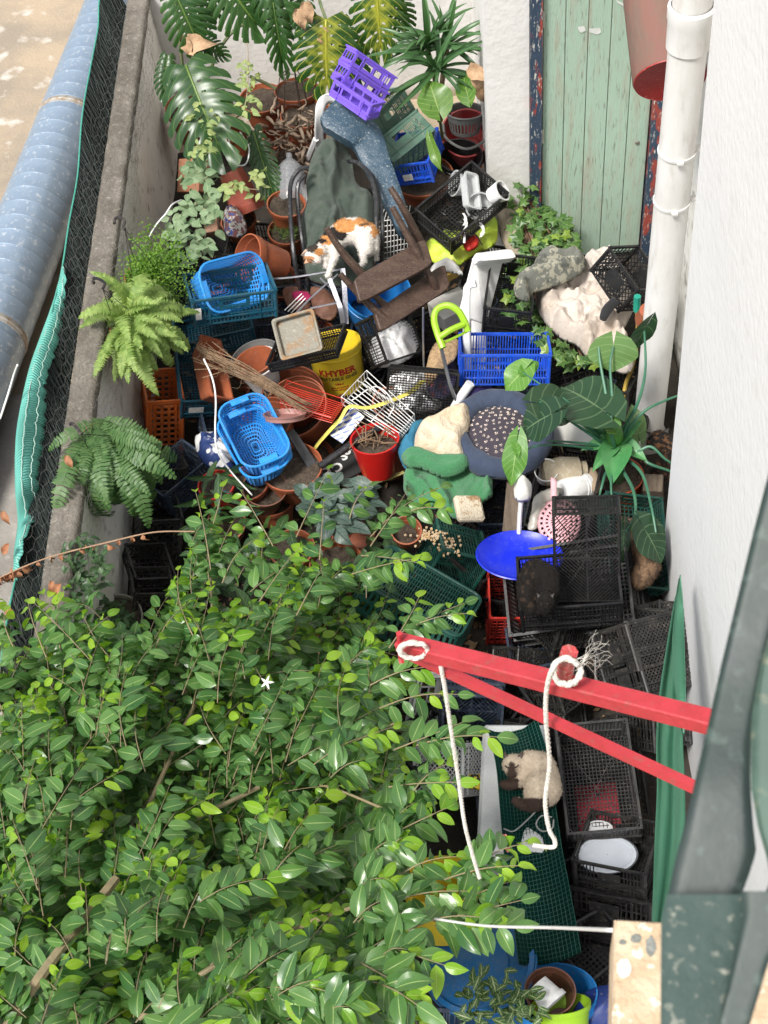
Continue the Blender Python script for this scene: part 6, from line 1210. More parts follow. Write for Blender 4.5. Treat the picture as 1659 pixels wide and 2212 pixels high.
for me, b, e, w in ((mm[0], (402, 142, ('y', 7.35)), (470, 318, ('y', 6.85)), 1.0), (mm[1], (378, -18, ('y', 7.7)), (432, 108, ('y', 7.5)), 1.0), (mm[2], (480, -40, ('y', 7.8)), (420, 62, ('y', 7.7)), .7), (mm[2], (440, 190, ('y', 7.6)), (492, 232, ('y', 7.5)), .9), (mm[0], (362, 120, ('y', 7.8)), (352, 200, ('y', 7.6)), .7), (mm[1], (425, 85, ('y', 7.7)), (482, 118, ('y', 7.6)), .8)):
    placed(me, anchor(*b), anchor(*e), t, NV, .5, wid=w)
for pp in ([(430, 300, .3), (420, 220, ('y', 7.6)), (402, 142, ('y', 7.4))], [(430, 300, .3), (400, 180, ('y', 7.8)), (378, -18, ('y', 7.8))], [(428, 290, .3), (455, 150, ('y', 7.9)), (520, 55, ('y', 8.0)), (640, 35, ('y', 8.0))]): part('stem', MB().tube(path_px(pp, 22), .011, 6), STEM, t, True)
DL = mat('dead_leaf', (.45, .30, .18), .8, (.32, .19, .10), .8, 18, bump=.6); dm = leaf_mb(.14, .09, .6, .9, wave=.25).mesh('dead_leaf', DL, 'all', True)
placed(dm, aty(398, 100, 7.6), aty(445, 90, 7.5), t, NV, .14, 'dead_leaf'); placed(dm, aty(395, 85, 7.6), aty(412, 118, 7.5), t, NV, .14, 'dead_leaf')
t = T('monstera', 'yellowing split leaf plant hanging over the middle of the back wall', 'plant', Matrix.Identity(4), 'split leaf plants on the back wall')
for me, b, e, w in ((mm[1], (470, -60, ('y', 7.8)), (560, 60, ('y', 7.6)), 1.2), (mm[0], (560, -60, ('y', 7.8)), (628, 55, ('y', 7.6)), 1.0), (mm[2], (590, 5, ('y', 7.7)), (612, 150, ('y', 7.5)), .55), (my[0], (704, 42, ('y', 7.5)), (706, 200, ('y', 7.3)), 1.15), (mm[0], (735, 55, ('y', 7.7)), (778, 160, ('y', 7.5)), .8), (my[1], (812, -45, ('y', 7.7)), (824, 122, ('y', 7.5)), .9), (mm[2], (650, -20, ('y', 7.8)), (655, 70, ('y', 7.6)), .8), (mm[1], (850, -30, ('y', 7.8)), (880, 80, ('y', 7.7)), .7)):
    placed(me, anchor(*b), anchor(*e), t, NV, .5, wid=w)
for u in ((640, 20), (690, 60), (655, 5)): placed(dm, aty(u[0], u[1], 7.5), aty(u[0] + 20, u[1] + 45, 7.4), t, NV, .14, 'dead_leaf')
for pp in ([(704, 42, ('y', 7.5)), (690, 0, ('y', 7.9)), (680, -60, ('y', 8.0))], [(812, -45, ('y', 7.7)), (800, -90, ('y', 8))]): part('stem', MB().tube(path_px(pp, 12), .010, 6), STEM, t, True)
t = T('monstera', 'small drooping split leaf between the red planter and the root heap', 'plant', Matrix.Identity(4)); placed(monstera_mb(.5, 12, .3, .4, 12, .42, False).mesh('leaf', ML, 'all', True), atz(548, 285, .9), atz(588, 425, .72), t, (-.2, -.3, 1), .5)
part('stem', MB().tube(path_px([(548, 285, .9), (530, 275, .7), (520, 300, .3)], 10), .008, 6), STEM, t, True)
solo('cut_stem', MB().tube(path_px([(540, 165, ('y', 8.0)), (570, 178, ('y', 7.95)), (597, 192, ('y', 7.9))], 10), .012, 6), STEM, 'cut plant stem with a dark tip sticking out before the back wall', 'stem', smooth=True)
# dracaena
SL = leafmat('strap_leaf', (.030, .085, .028), (.07, .16, .05), (.10, .20, .08), .35, .7, 1, .08, transl=.2, side=0)
t = T('dracaena', 'spiky strap leaved plant against the back wall beside the white pier', 'plant', Matrix.Identity(4)); r3 = random.Random(21)
def strap(L, W, droop, seed):
    A = np.zeros((3, 11, 3)); U = np.zeros((3, 11, 2)); y = z = 0; a = .25
    for j in range(11):
        tt = j / 10; w = W / 2 * min(1, .45 + tt * 2.4) * (1 - tt ** 3.2)
        for i in range(3): A[i, j] = ((i - 1) * w, y, z + abs(i - 1) * w * .5); U[i, j] = (i / 2, tt)
        y += math.cos(a) * L / 10; z += math.sin(a) * L / 10; a -= droop / 10
    return MB().grid(A, uv=U).mesh('leaf', SL, 'all', True)
sm = [strap(.36, .034, d, 0) for d in (.3, .9, 1.5)]
for c in (aty(923, 108, 7.45), aty(966, 100, 7.5), aty(945, 150, 7.3)):
    for k in range(26):
        az = r3.uniform(0, 2 * math.pi); el = r3.uniform(-.4, 1.25); d = Vector((math.cos(az) * math.cos(el), math.sin(az) * math.cos(el) * .6 - .25, math.sin(el)))
        o = P('leaf', sm[r3.randint(0, 2)], t, m=TRS(Vector(c) + d * .02, look(d, (0, -.3, 1), r3.uniform(-.5, .5)), r3.uniform(.7, 1.15)))
part('stem', MB().tube(path_px([(923, 110, ('y', 7.5)), (940, 170, ('y', 7.5)), (950, 260, .3)], 12), .02, 6).tube(path_px([(966, 102, ('y', 7.5)), (955, 180, ('y', 7.5)), (952, 260, .3)], 12), .018, 6), DRY, t, True)
# broad taro leaves
TL = leafmat('taro_leaf', (.07, .17, .025), (.15, .26, .04), (.24, .34, .10), .35, .6, 7, .04, transl=.3)
th = leaf_mb(.25, .22, .12, .5, 10, heart=.8, c=9, wave=.06).mesh('leaf', TL, 'all', True)
t = T('taro', 'bright green broad leaved plant beside the red mop bucket', 'plant', Matrix.Identity(4))
placed(th, aty(948, 240, 7.0), aty(925, 165, 7.15), t, (.1, -.9, .5), .25, wid=1.05); placed(th, aty(1012, 212, 7.1), aty(990, 140, 7.3), t, (-.3, -.8, .5), .25, wid=.6); placed(th, aty(930, 300, 6.9), aty(945, 372, 6.7), t, (-.5, -.6, .6), .25, wid=.35)
placed(dm, aty(1030, 150, 7.2), aty(1045, 210, 7.1), t, NV, .14, 'dead_leaf'); placed(dm, aty(1045, 165, 7.2), aty(1050, 240, 7.1), t, NV, .14, 'dead_leaf'); placed(dm, aty(1010, 150, 7.2), aty(1055, 168, 7.1), t, NV, .14, 'dead_leaf')
part('stem', MB().tube(path_px([(948, 240, .95), (955, 300, .6), (960, 380, .3)], 12), .010, 6), STEM, t, True)
# alocasia
AD = leafmat('alocasia_dark', (.013, .042, .018), (.026, .065, .028), (.10, .16, .08), .3, .7, 6, .03, transl=.12); AL = leafmat('alocasia_light', (.09, .24, .035), (.15, .32, .05), (.30, .45, .15), .35, .6, 7, .04, transl=.35); AM = leafmat('alocasia_mid', (.10, .20, .06), (.14, .25, .08), (.25, .36, .16), .4, .6, 6, .04, transl=.25)
PET = mat('blue_green_stalk', (.035, .135, .08), .45, (.06, .18, .10), .7, 6, bump=.1); SHE = mat('green_sheath', (.045, .19, .06), .4, (.10, .28, .10), .8, 9, bump=.1)
ah = lambda m: leaf_mb(.30, .27, .10, .35, 10, heart=1.4, c=9, wave=.05, tip=1.2).mesh('leaf', m, 'all', True)
hd, hl, hm_ = ah(AD), ah(AL), ah(AM); t = T('alocasia', 'large elephant ear plant with blue green stalks in the orange red pot', 'plant', Matrix.Identity(4)); C0 = (1335, 985, .62)
for me, b, e, w, n_ in ((hl, (1132, 800, 1.05), (1086, 842, .98), 1.0, (0, -.2, 1)), (hl, (1135, 800, 1.05), (1166, 776, 1.05), .7, (0, -.2, 1)), (hd, (1172, 872, 1.10), (1262, 880, 1.02), .95, (0, -.2, 1)), (hd, (1190, 895, 1.13), (1112, 932, 1.02), 1.05, (0, -.1, 1)), (hd, (1300, 885, 1.06), (1208, 818, 1.06), 1.0, (0, -.2, 1)), (hd, (1330, 870, 1.0), (1350, 915, .9), .8, (.3, -.3, 1)), (hm_, (1325, 745, 1.20), (1322, 808, 1.08), 1.55, (0, -.5, .8)), (hd, (1396, 706, 1.25), (1362, 772, 1.05), .5, (.4, -.4, .8)), (hl, (1116, 962, 1.02), (1103, 1052, .90), .55, (0, -.4, 1)), (hl, (1116, 968, 1.02), (1112, 922, 1.06), .4, (0, -.4, 1)), (hd, (1392, 1142, .80), (1440, 1218, .66), .8, (.2, -.2, 1)), (hd, (1348, 1146, .78), (1346, 1222, .66), .35, (.2, -.2, 1)), (hl, (1360, 1140, .78), (1384, 1146, .76), .5, (.3, -.3, .8)), (hl, (1300, 855, .98), (1340, 893, .9), .45, (0, -.3, 1)), (hm_, (1378, 935, .6), (1366, 870, .7), .6, (0, -.4, 1))):
    placed(me, atz(*b), atz(*e), t, n_, .30, wid=w)
for pp, r in (([C0, (1318, 930, .95), (1310, 860, 1.05), (1296, 780, 1.15), (1293, 742, 1.2)], .0125), ([C0, (1320, 930, .95), (1322, 860, 1.06), (1318, 790, 1.15), (1325, 748, 1.2)], .0115), ([C0, (1350, 925, .85), (1378, 870, .98), (1394, 800, 1.1), (1392, 715, 1.22)], .013), ([C0, (1350, 930, .80), (1372, 880, .86), (1386, 850, .9), (1395, 800, 1.0)], .010), ([C0, (1356, 930, .82), (1390, 890, .9), (1430, 868, .92), (1478, 850, .92)], .012),
              ([C0, (1372, 978, .74), (1405, 965, .78), (1435, 990, .74), (1462, 1008, .7)], .012), ([C0, (1375, 975, .72), (1400, 1000, .72), (1440, 1015, .68), (1456, 1022, .66)], .012), ([C0, (1345, 1015, .72), (1368, 1060, .80), (1372, 1110, .82), (1352, 1150, .78)], .0125), ([C0, (1365, 1000, .74), (1390, 1030, .80), (1408, 1100, .84), (1417, 1150, .80)], .012),
              ([C0, (1310, 1020, .72), (1300, 1050, .74), (1294, 1075, .7)], .011), ([C0, (1322, 1020, .74), (1320, 1050, .76), (1322, 1085, .74)], .010), ([C0, (1285, 962, .78), (1230, 955, .86), (1180, 952, .9)], .010), ([C0, (1285, 945, .84), (1240, 915, .98), (1205, 890, 1.1)], .012), ([C0, (1275, 925, .88), (1215, 890, 1.05), (1165, 868, 1.12)], .009), ([C0, (1250, 965, .84), (1170, 962, .95), (1120, 978, 1.0)], .009), ([C0, (1240, 880, 1.0), (1185, 842, 1.06), (1130, 805, 1.06)], .009)):
    q = path_px(pp, 26); part('stalk', MB().tube(q, [r * .58 * (1.6 - .9 * i / len(q)) for i in range(len(q))], 7), PET, t, True)
sh = leaf_mb(.16, .085, .75, .6, 8, c=7, tip=1).mesh('sheath', SHE, 'all', True)
for e, w in (((1258, 900, .86), .9), ((1262, 958, .82), .9), ((1325, 1018, .84), 1.15), ((1395, 980, .80), 1.0), ((1378, 905, .88), .9), ((1296, 878, .95), .8), ((1285, 1000, .8), .8)): placed(sh, atz(1332, 960, .74), atz(*e), t, (0, -.2, 1), .16, 'sheath', wid=w)
part('heart', MB().tube([atz(1330, 965, .62), atz(1328, 940, .82), atz(1324, 915, .98)], [.05, .045, .042], 14), mat('leaf_green_tube', (.09, .24, .04), .4), t, True); placed(leaf_mb(.14, .12, .5, .9, 8, c=7, wave=.1).mesh('young_leaf', TL, 'all', True), atz(1300, 915, .99), atz(1352, 925, .97), t, (0, -.3, 1), .14, 'young_leaf')
part('pot_sheath', MB().tube([atz(1335, 1040, .3), atz(1332, 990, .6), atz(1331, 960, .75)], [.03, .05, .05], 10), SHE, t, True)

def bush(name, label, cat, region, zf, n, me, size, group=None, updir=(0, -.2, 1), spread=.9, seed=0, stems=None, stemr=.004, aim=None, L=.06, stem_m=None):
    """leaves spread through a region of the picture at heights given by zf(u, v, random)"""
    r = random.Random(seed); t = T(name, label, cat, Matrix.Identity(4), group); lo = [min(p[i] for p in region) for i in (0, 1)]; hi = [max(p[i] for p in region) for i in (0, 1)]; k = 0; P0 = []
    while k < n:
        u, v = r.uniform(lo[0], hi[0]), r.uniform(lo[1], hi[1])
        if not inside((u, v), region): continue
        p = Vector(atz(u, v, zf(u, v, r.random()))); az = r.uniform(0, 2 * math.pi)
        if aim: a_ = Vector(anchor(*aim)); d = (p - a_); d.z *= .3; d = d.normalized() + Vector((r.gauss(0, .5), r.gauss(0, .5), r.gauss(0, .3)))
        else: d = Vector((math.cos(az), math.sin(az), r.uniform(-.6, .35)))
        up = Vector(updir) + Vector((r.gauss(0, .4), r.gauss(0, .4), 0)) * spread
        P('leaf', me[r.randrange(len(me))], t, m=TRS(p, look(d, up), r.uniform(*size))); k += 1; P0.append(p)
    if stems:
        for pp in stems:
            q = path_px(pp, 16); part('stem', MB().tube(q, [stemr * (1.3 - .8 * i / len(q)) for i in range(len(q))], 5), stem_m or mat('woody_stem', (.30, .25, .16), .8, bump=.4), t, True)
    return t
SG = leafmat('sage_leaf', (.15, .24, .12), (.26, .34, .20), (.34, .42, .26), .7, .8, 7, .05, transl=.2, side=.4); SY = leafmat('sage_leaf_yellow', (.24, .32, .12), (.40, .44, .16), (.42, .46, .22), .7, .8, 6, .06, transl=.3, side=.3)
sgm = [leaf_mb(.075, .046, .2, .3, wave=.05, seed=s).mesh('leaf', SG, 'all', True) for s in range(2)]; sym = [leaf_mb(.06, .034, .3, .6, wave=.1, seed=s).mesh('leaf', SY, 'all', True) for s in range(2)]
bush('sage_bush', 'leafy grey green shrub with broad soft leaves against the left wall', 'shrub', [(385, 365), (420, 335), (452, 345), (470, 385), (482, 420), (470, 460), (470, 500), (450, 540), (420, 570), (385, 560), (362, 520), (362, 470), (392, 440), (395, 400)], lambda u, v, r: .78 + .28 * r, 150, sgm, (.75, 1.25), updir=(.1, -.5, .8), seed=3, stems=[[(430, 560, .2), (425, 480, .7), (420, 360, .9)], [(430, 560, .2), (400, 500, .7), (385, 460, .9)], [(435, 560, .2), (450, 470, .7), (450, 400, .95)]])
bush('leggy_shoot', 'tall leggy shoot with small leaves rising over the left pots', 'plant', [(415, 208), (440, 195), (448, 225), (472, 240), (470, 262), (448, 270), (455, 300), (470, 322), (430, 345), (408, 340), (420, 300), (432, 270), (405, 255), (412, 232), (425, 222)], lambda u, v, r: 1.15 + .15 * r, 58, sym, (.55, 1.1), updir=(0, -.5, .8), seed=4, stems=[[(420, 360, .8), (426, 300, 1.1), (432, 250, 1.2), (434, 205, 1.3)], [(430, 350, .8), (460, 305, .95), (498, 262, 1.12)], [(432, 352, .8), (470, 300, .95), (502, 258, 1.1)]])
bush('leggy_shoot', 'leggy flowering shoot with small leaves in front of the back wall', 'plant', [(532, 122), (545, 135), (562, 150), (555, 170), (548, 190), (560, 215), (550, 245), (530, 248), (518, 220), (522, 190), (518, 160), (512, 148)], lambda u, v, r: 1.25 + .15 * r, 52, sym, (.55, 1.05), updir=(0, -.5, .8), seed=5, stems=[[(498, 262, 1.1), (525, 240, 1.2), (535, 190, 1.3), (536, 120, 1.4), (534, 92, 1.42)]])
bush('leggy_shoot', 'shoot with pointed variegated leaves leaning over the red planter', 'plant', [(475, 395), (500, 385), (520, 395), (545, 380), (562, 360), (575, 370), (590, 395), (570, 430), (555, 445), (530, 420), (500, 425), (478, 415)], lambda u, v, r: .98 + .12 * r, 30, sym, (.8, 1.35), updir=(0, -.5, .8), seed=6, stems=[[(450, 420, .8), (490, 405, .95), (560, 410, 1.05)]])
# ivy on a roll of sticks
t = T('stick_roll', 'bundle of brown sticks overgrown by ivy lying before the green door', 'stick bundle', Matrix.Identity(4)); r3 = random.Random(31); STK = mat('brown_sticks', (.16, .09, .055), .85, (.24, .15, .10), .8, 20, bump=.8)
for k in range(64):
    a, b = r3.gauss(0, 1), r3.gauss(0, 1); s = r3.uniform(0, .5); ua, va = 1122 + a * 10, 430 + s * 150; ub, vb = 1235 + a * 24 + (s - .2) * 40, 640 + s * 330 + a * 8
    if vb > 800: vb = 800 + r3.uniform(-20, 20)
    part('stick', MB().tube([Vector(atz(ua + (ub - ua) * w + 4 * math.sin(w * 5 + k), va + (vb - va) * w, .40 + .07 * b + .12 * math.sin(w * 3.14))) for w in np.linspace(0, 1, 5)], r3.uniform(.004, .009), 5), STK, t)
IV = leafmat('ivy_leaf', (.035, .10, .022), (.10, .20, .04), (.22, .32, .10), .4, .9, 5, .05, yellow=(.20, .30, .04), yel=.12, transl=.2, side=.3)
def ivy_mb(s=.045, seed=0):
    ang = [(0, 0), (.5, -.18), (.42, .25), (.62, .5), (.25, .6), (0, 1.05), (-.25, .6), (-.62, .5), (-.42, .25), (-.5, -.18)]
    mb = MB(); mb.add([(0, s * .35, .004)] + [(x * s, y * s, -.006 * abs(x)) for x, y in ang], [(0, i + 1, (i + 1) % 10 + 1) for i in range(10)], [(.5, .4)] + [(x + .5, y) for x, y in ang]); return mb
ivm = [ivy_mb().mesh('leaf', IV, False, True)]
ivp = [(1100, 400), (1150, 395), (1190, 450), (1225, 470), (1252, 515), (1250, 550), (1200, 548), (1160, 560), (1120, 600), (1118, 640), (1150, 660), (1160, 700), (1230, 740), (1285, 790), (1250, 800), (1180, 760), (1140, 700), (1095, 695), (1082, 640), (1100, 590), (1110, 550), (1102, 470)]
bush('ivy', 'ivy covering the bundle of sticks beside the green door', 'ivy', ivp, lambda u, v, r: .46 + .30 * r, 300, ivm, (.9, 1.6), seed=7, updir=(0, -.4, .9), stems=[[(1130 + 12 * i, 420 + 20 * i, .5), (1150 + 12 * i, 500 + 22 * i, .62), (1130 + 18 * i, 640 + 15 * i, .6)] for i in range(6)], stemr=.003)
# begonia and other ground plants
BG = leafmat('begonia_leaf', (.05, .085, .065), (.13, .18, .15), (.008, .03, .02), .45, .7, 5, .07, transl=.1)
bgm = [leaf_mb(.10, .062, .3, .5, 7, heart=.6, tip=1.3, wave=.07, seed=s).mesh('leaf', BG, 'all', True) for s in range(2)]
bush('begonia', 'silvery begonia with dark veined leaves among the ficus shoots', 'plant', [(670, 1050), (705, 1020), (745, 1035), (790, 1045), (830, 1060), (800, 1090), (780, 1130), (730, 1150), (690, 1120), (650, 1110), (640, 1075)], lambda u, v, r: .55 + .2 * r, 70, bgm, (.7, 1.25), seed=8, updir=(0, -.3, 1))
VG = leafmat('dark_ground_leaf', (.02, .06, .02), (.05, .11, .03), (.14, .2, .09), .45, .8, 5, .05, transl=.15)
vgm = [leaf_mb(.07, .036, .25, .5, seed=s).mesh('leaf', VG, 'all', True) for s in range(2)]
bush('potted_vine', 'dark leafy plant in a pale pot at the foot of the left wall', 'plant', [(200, 1320), (215, 1290), (250, 1300), (290, 1310), (305, 1350), (290, 1390), (220, 1390)], lambda u, v, r: .45 + .2 * r, 90, vgm, (.6, 1.0), seed=9)
pot(.16, .2, pose(262, 1380, .15), 'pale grey pot under the dark leafy plant by the left wall', mat('pale_pot', (.36, .34, .28), .7), soil=.9)
bush('ground_foliage', 'dark broad leaved plant growing below the ficus shoots', 'plant', [(400, 1080), (480, 1040), (560, 1130), (660, 1150), (760, 1170), (860, 1100), (850, 1250), (760, 1300), (640, 1330), (500, 1340), (400, 1300)], lambda u, v, r: .3 + .35 * r, 170, [leaf_mb(.13, .055, .25, .5, seed=s).mesh('leaf', VG, 'all', True) for s in range(2)], (.6, 1.3), seed=10)
VR = leafmat('variegated_leaf', (.035, .10, .025), (.07, .15, .04), (.38, .44, .22), .45, .8, 4, .16, transl=.2, side=.8); vrm = [leaf_mb(.085, .034, .25, .7, seed=s).mesh('leaf', VR, 'all', True) for s in range(2)]
bush('variegated_plant', 'variegated plant at the bottom edge before the blue barrel', 'plant', [(995, 2125), (1040, 2105), (1080, 2095), (1125, 2110), (1165, 2150), (1175, 2212), (1000, 2212)], lambda u, v, r: .62 + .2 * r, 90, vrm, (.6, 1.15), seed=12)
MOSS = leafmat('moss', (.06, .13, .02), (.14, .22, .04), (.1, .2, .05), .7, .8, 1, 0, transl=.2, side=0); mb = MB(); r3 = random.Random(5)
for k in range(420):
    p = Vector(atz(620 + r3.gauss(0, 13), 492 + r3.gauss(0, 14), .545 + r3.uniform(0, .03))); d = Vector((r3.uniform(-1, 1), r3.uniform(-1, 1), r3.uniform(.2, 1))).normalized(); s = d.orthogonal().normalized() * .002; mb.add([p - s, p + s, p + d * r3.uniform(.02, .045)], [(0, 1, 2)])
tag(solo('moss', mb, MOSS, 'green mossy growth in the terracotta pot beside the tube chair', 'moss'), kind='stuff')
# ferns hanging on the left wall
PF = leafmat('pale_fern', (.16, .26, .055), (.34, .44, .13), (.3, .4, .14), .6, .8, 1, 0, transl=.3, side=0); DF = leafmat('dark_fern', (.055, .13, .035), (.12, .21, .07), (.2, .3, .12), .5, .8, 1, 0, transl=.25, side=0)
HK = plastic('black_hook', (.02, .018, .02), .4)
def hanging_fern(label, c, z, fr, n, mats, L, seed, hook=None, el=(-.5, .9), up=(0, -.2, 1), bias=(0.1, -.2, -.1), scale=(.7, 1.1), name='hanging_fern', squash=1.0, cut=-.35):
    r = random.Random(seed); t = T(name, label, 'fern', Matrix.Identity(4), 'hanging plants on the left wall'); C0 = Vector(atz(c[0], c[1], z))
    for k in range(n):
        az = 2 * math.pi * (k + r.uniform(-.4, .4)) / n * 3.0; e = r.uniform(*el); d = Vector((math.cos(az) * math.cos(e), math.sin(az) * math.cos(e) * squash, math.sin(e))) + Vector(bias)
        if d.x < cut: d.x = abs(d.x) * .4
        P('frond', fr[r.randrange(len(fr))], t, m=TRS(C0 + Vector((r.gauss(0, .03), r.gauss(0, .05), r.uniform(-.03, .04))), look(d, up, r.uniform(-.3, .3)), r.uniform(*scale)))
    P('pot', MB().lathe(pot_prof(.11, .12), 24).mesh('pot', TERR, True), t, m=Matrix.Translation(C0 - Vector((0, 0, .14))))
    if hook:
        q = [Vector(atz(u, v, z + .33)) for u, v in hook]; part('hook', MB().tube(curve_pts(q, 20), .009, 6), HK, t, True)
        e = q[-1]; w = MB()
        for a in (0, 2.1, 4.2): w.tube([e, C0 + Vector((.1 * math.cos(a), .1 * math.sin(a), -.02))], .0022, 4)
        part('wires', w, HK, t)
    return t
fm = [frond_mb(.36, 30, .042, d, s, .012, lift=l) .mesh('frond', PF, False, True) for s, d, l in ((1, 1.2, .5), (2, 1.6, .4), (3, 2.0, .3), (4, .8, .5), (5, 2.4, .6))]
hanging_fern('pale green hanging fern with frilly fronds, second plant along the left wall', (278, 700), 1.04, fm, 130, PF, .5, 1, hook=[(203, 612), (200, 603), (212, 602), (226, 612), (222, 624)], bias=(.28, -.5, -.15), scale=(.7, 1.3), cut=-.45)
fd = [frond_mb(.52, 22, .062, d, s, .019).mesh('frond', DF, False, True) for s, d in ((5, 1.2), (6, 1.8), (7, .9))]
hanging_fern('darker hanging sword fern with long leaflets, third plant along the left wall', (215, 940), 1.08, fd, 84, DF, .5, 2, hook=[(150, 918), (156, 915), (166, 925), (176, 938)], bias=(.12, -.95, -.35), scale=(.55, 1.2), cut=-.5, el=(-1.0, .6))
MF = leafmat('maidenhair', (.085, .19, .02), (.20, .34, .04), (.2, .3, .05), .55, .8, 1, 0, transl=.35, side=0)
mh = []
for s in range(3):
    r3 = random.Random(40 + s); mb = MB()
    for k in range(70):
        tt = r3.random(); p = Vector((r3.gauss(0, .03) * (1 - tt * .3), tt * .2, -.12 * tt * tt + r3.gauss(0, .012))); w = .006 * r3.uniform(.7, 1.3); a = r3.uniform(0, 6.28); n_ = Vector((r3.gauss(0, .4), r3.gauss(0, .4), 1)).normalized(); x = n_.orthogonal().normalized(); y = n_.cross(x)
        mb.add([p, p + (x * math.cos(a) + y * math.sin(a)) * w * 1.6, p + (x * math.cos(a + .6) + y * math.sin(a + .6)) * w * 2.1, p + (x * math.cos(a + 1.2) + y * math.sin(a + 1.2)) * w * 1.6], [(0, 1, 2, 3)])
    mb.tube([(0, 0, 0), (0, .1, -.03), (0, .2, -.12)], .0012, 3, cap=False); mh.append(mb.mesh('frond', MF, False, True))
hanging_fern('bright green maidenhair fern hanging first along the left wall', (308, 590), 1.05, mh, 90, MF, .2, 3, hook=[(247, 483), (249, 472), (262, 470), (269, 480), (266, 490), (270, 496)], scale=(.8, 1.35), bias=(.1, -.25, 0), name='maidenhair_fern')
iv2 = [leaf_mb(.05, .026, .2, .6, seed=s).mesh('frond', VG, 'all', True) for s in range(2)]
bush('trailing_plant', 'small dark leaved trailing plant, nearest one hanging on the left wall', 'plant', [(140, 1165), (180, 1150), (225, 1180), (232, 1240), (210, 1290), (160, 1290), (135, 1240)], lambda u, v, r: .95 + .2 * r, 150, vgm, (.5, .9), seed=13)
bush('tongue_leaves', 'two upright dark tongue leaves among the shoots below the white bag', 'plant', [(450, 990), (475, 985), (485, 1080), (455, 1090)], lambda u, v, r: .5 + .3 * r, 9, [leaf_mb(.26, .05, .3, .2).mesh('leaf', VG, 'all', True)], (.7, 1.0), seed=14, updir=(0, -.9, .4))
# dead twig with brown leaves
t = T('dead_twig', 'thin twig hung with curled dead brown leaves at the left edge', 'twig', Matrix.Identity(4)); q = path_px([(-30, 1265, 1.35), (20, 1238, 1.35), (109, 1203, 1.33), (231, 1172, 1.3), (331, 1150, 1.28), (420, 1148, 1.22)], 40); part('stem', MB().tube(q, .0035, 5), mat('tan_twig', (.42, .27, .17), .7), t, True)
DB = mat('brown_curled_leaf', (.30, .12, .055), .8, (.38, .20, .11), .8, 20, bump=.5); db = [leaf_mb(.06, .03, .9, 1.0, wave=.3, seed=s).mesh('dead_leaf', DB, 'all', True) for s in range(3)]; r3 = random.Random(8)
for i, p in enumerate(q[:31]):
    for s in range(3 if i < 12 else (1 if i % 2 == 0 else 0)): P('dead_leaf', db[r3.randrange(3)], t, m=TRS(p, look((r3.uniform(-.6, .6), r3.uniform(-.8, .3), -r3.uniform(.3, 1)), (r3.uniform(-1, 1), -1, .5)), r3.uniform(.7, 1.2)))
for u, v in ((142, 985), (20, 1175), (132, 1262), (112, 1255), (5, 1105), (12, 1310)): P('dead_leaf', db[0], t, m=TRS(atz(u, v, 1.2), look((r3.uniform(-1, 1), -1, -.3), (0, -.5, 1)), 1.3))

# ================================================================== THE FICUS
FL = leafmat('ficus_leaf', (.036, .108, .028), (.115, .235, .055), (.27, .38, .13), .28, .75, 9, .05, transl=.16, side=.10)
FY = leafmat('ficus_young_leaf', (.13, .30, .02), (.32, .50, .04), (.36, .48, .14), .33, .9, 9, .05, transl=.35, side=.10)
FB = mat('ficus_bark', (.27, .215, .12), .75, (.18, .16, .09), .7, 12, bump=.4)
fic = T('ficus_tree', 'weeping fig tree with glossy leaves filling the lower left', 'tree', Matrix.Identity(4))
fl = [leaf_mb(.110, .055, f, cu, 7, tip=.6, c=5, wave=w, seed=i) for i, (f, cu, w) in enumerate(((.25, .3, .03), (.35, .55, .05), (.12, .2, .04), (.45, .8, .06)))]
flm = [m.mesh('leaf', FL, 'all', True) for m in fl]; fly = [m.mesh('leaf', FY, 'all', True) for m in fl]
zc_ = lambda v: 1.25 + (max(950, min(2400, v)) - 1150) / 850 * 1.05
Rg = random.Random(99); leaves = []; twigs = MB(); nbranch = 0
def sprig(a, b, n, za, zb, rad=.003, size=1.0, sag=.03, as_part=False):
    A, B = Vector(atz(a[0], a[1], za)), Vector(atz(b[0], b[1], zb)); d = B - A; fresh = Rg.random() < .85; side = d.cross(Vector((0, 0, 1))).normalized(); k = 9; bend = Rg.uniform(-.06, .06) * d.length
    q = [A + d * (i / k) + side * bend * math.sin(math.pi * i / k) + Vector((0, 0, sag * math.sin(math.pi * i / k))) for i in range(k + 1)]
    if as_part: part('branch', MB().tube(q, [rad * (1.5 - .9 * i / k) for i in range(k + 1)], 6), FB, fic, True)
    else: twigs.tube(q, [rad * (1.3 - .8 * i / k) for i in range(k + 1)], 4, cap=False)
    for i in range(n):
        f = (i + .6) / n * k; j = min(k - 1, int(f)); p = q[j].lerp(q[j + 1], f - j); dd = (q[j + 1] - q[j]).normalized(); sgn = 1 if i % 2 else -1
        if i >= n - 1: dr_ = dd
        else: dr_ = dd * Rg.uniform(.45, 1.0) + side * sgn * Rg.uniform(.6, 1.1) + Vector((0, -.15, Rg.uniform(-.95, .15)))
        up = Vector((Rg.gauss(0, .55), Rg.gauss(-.2, .55), 1)); young = fresh and (i / n) > .58 and Rg.random() < .8; s = size * Rg.uniform(.62, 1.12) * (.8 if young else 1)
        leaves.append((TRS(p + dr_.normalized() * .008, look(dr_, up), s), Rg.randrange(4), p.z, young))
poly = [(-60, 1345), (60, 1290), (130, 1272), (175, 1300), (235, 1345), (330, 1372), (385, 1300), (378, 1240), (400, 1140), (455, 1110), (520, 1120), (600, 1140), (700, 1170), (820, 1210), (850, 1280), (830, 1360), (820, 1450), (850, 1500), (850, 1580), (890, 1640), (900, 1720), (880, 1800), (850, 1850), (850, 1930), (880, 1980), (880, 2050), (850, 2100), (800, 2130), (850, 2260), (-60, 2260)]
def dens(u, v):
    if v < 1330: return .24
    if u > 860: return .5
    return 1.0
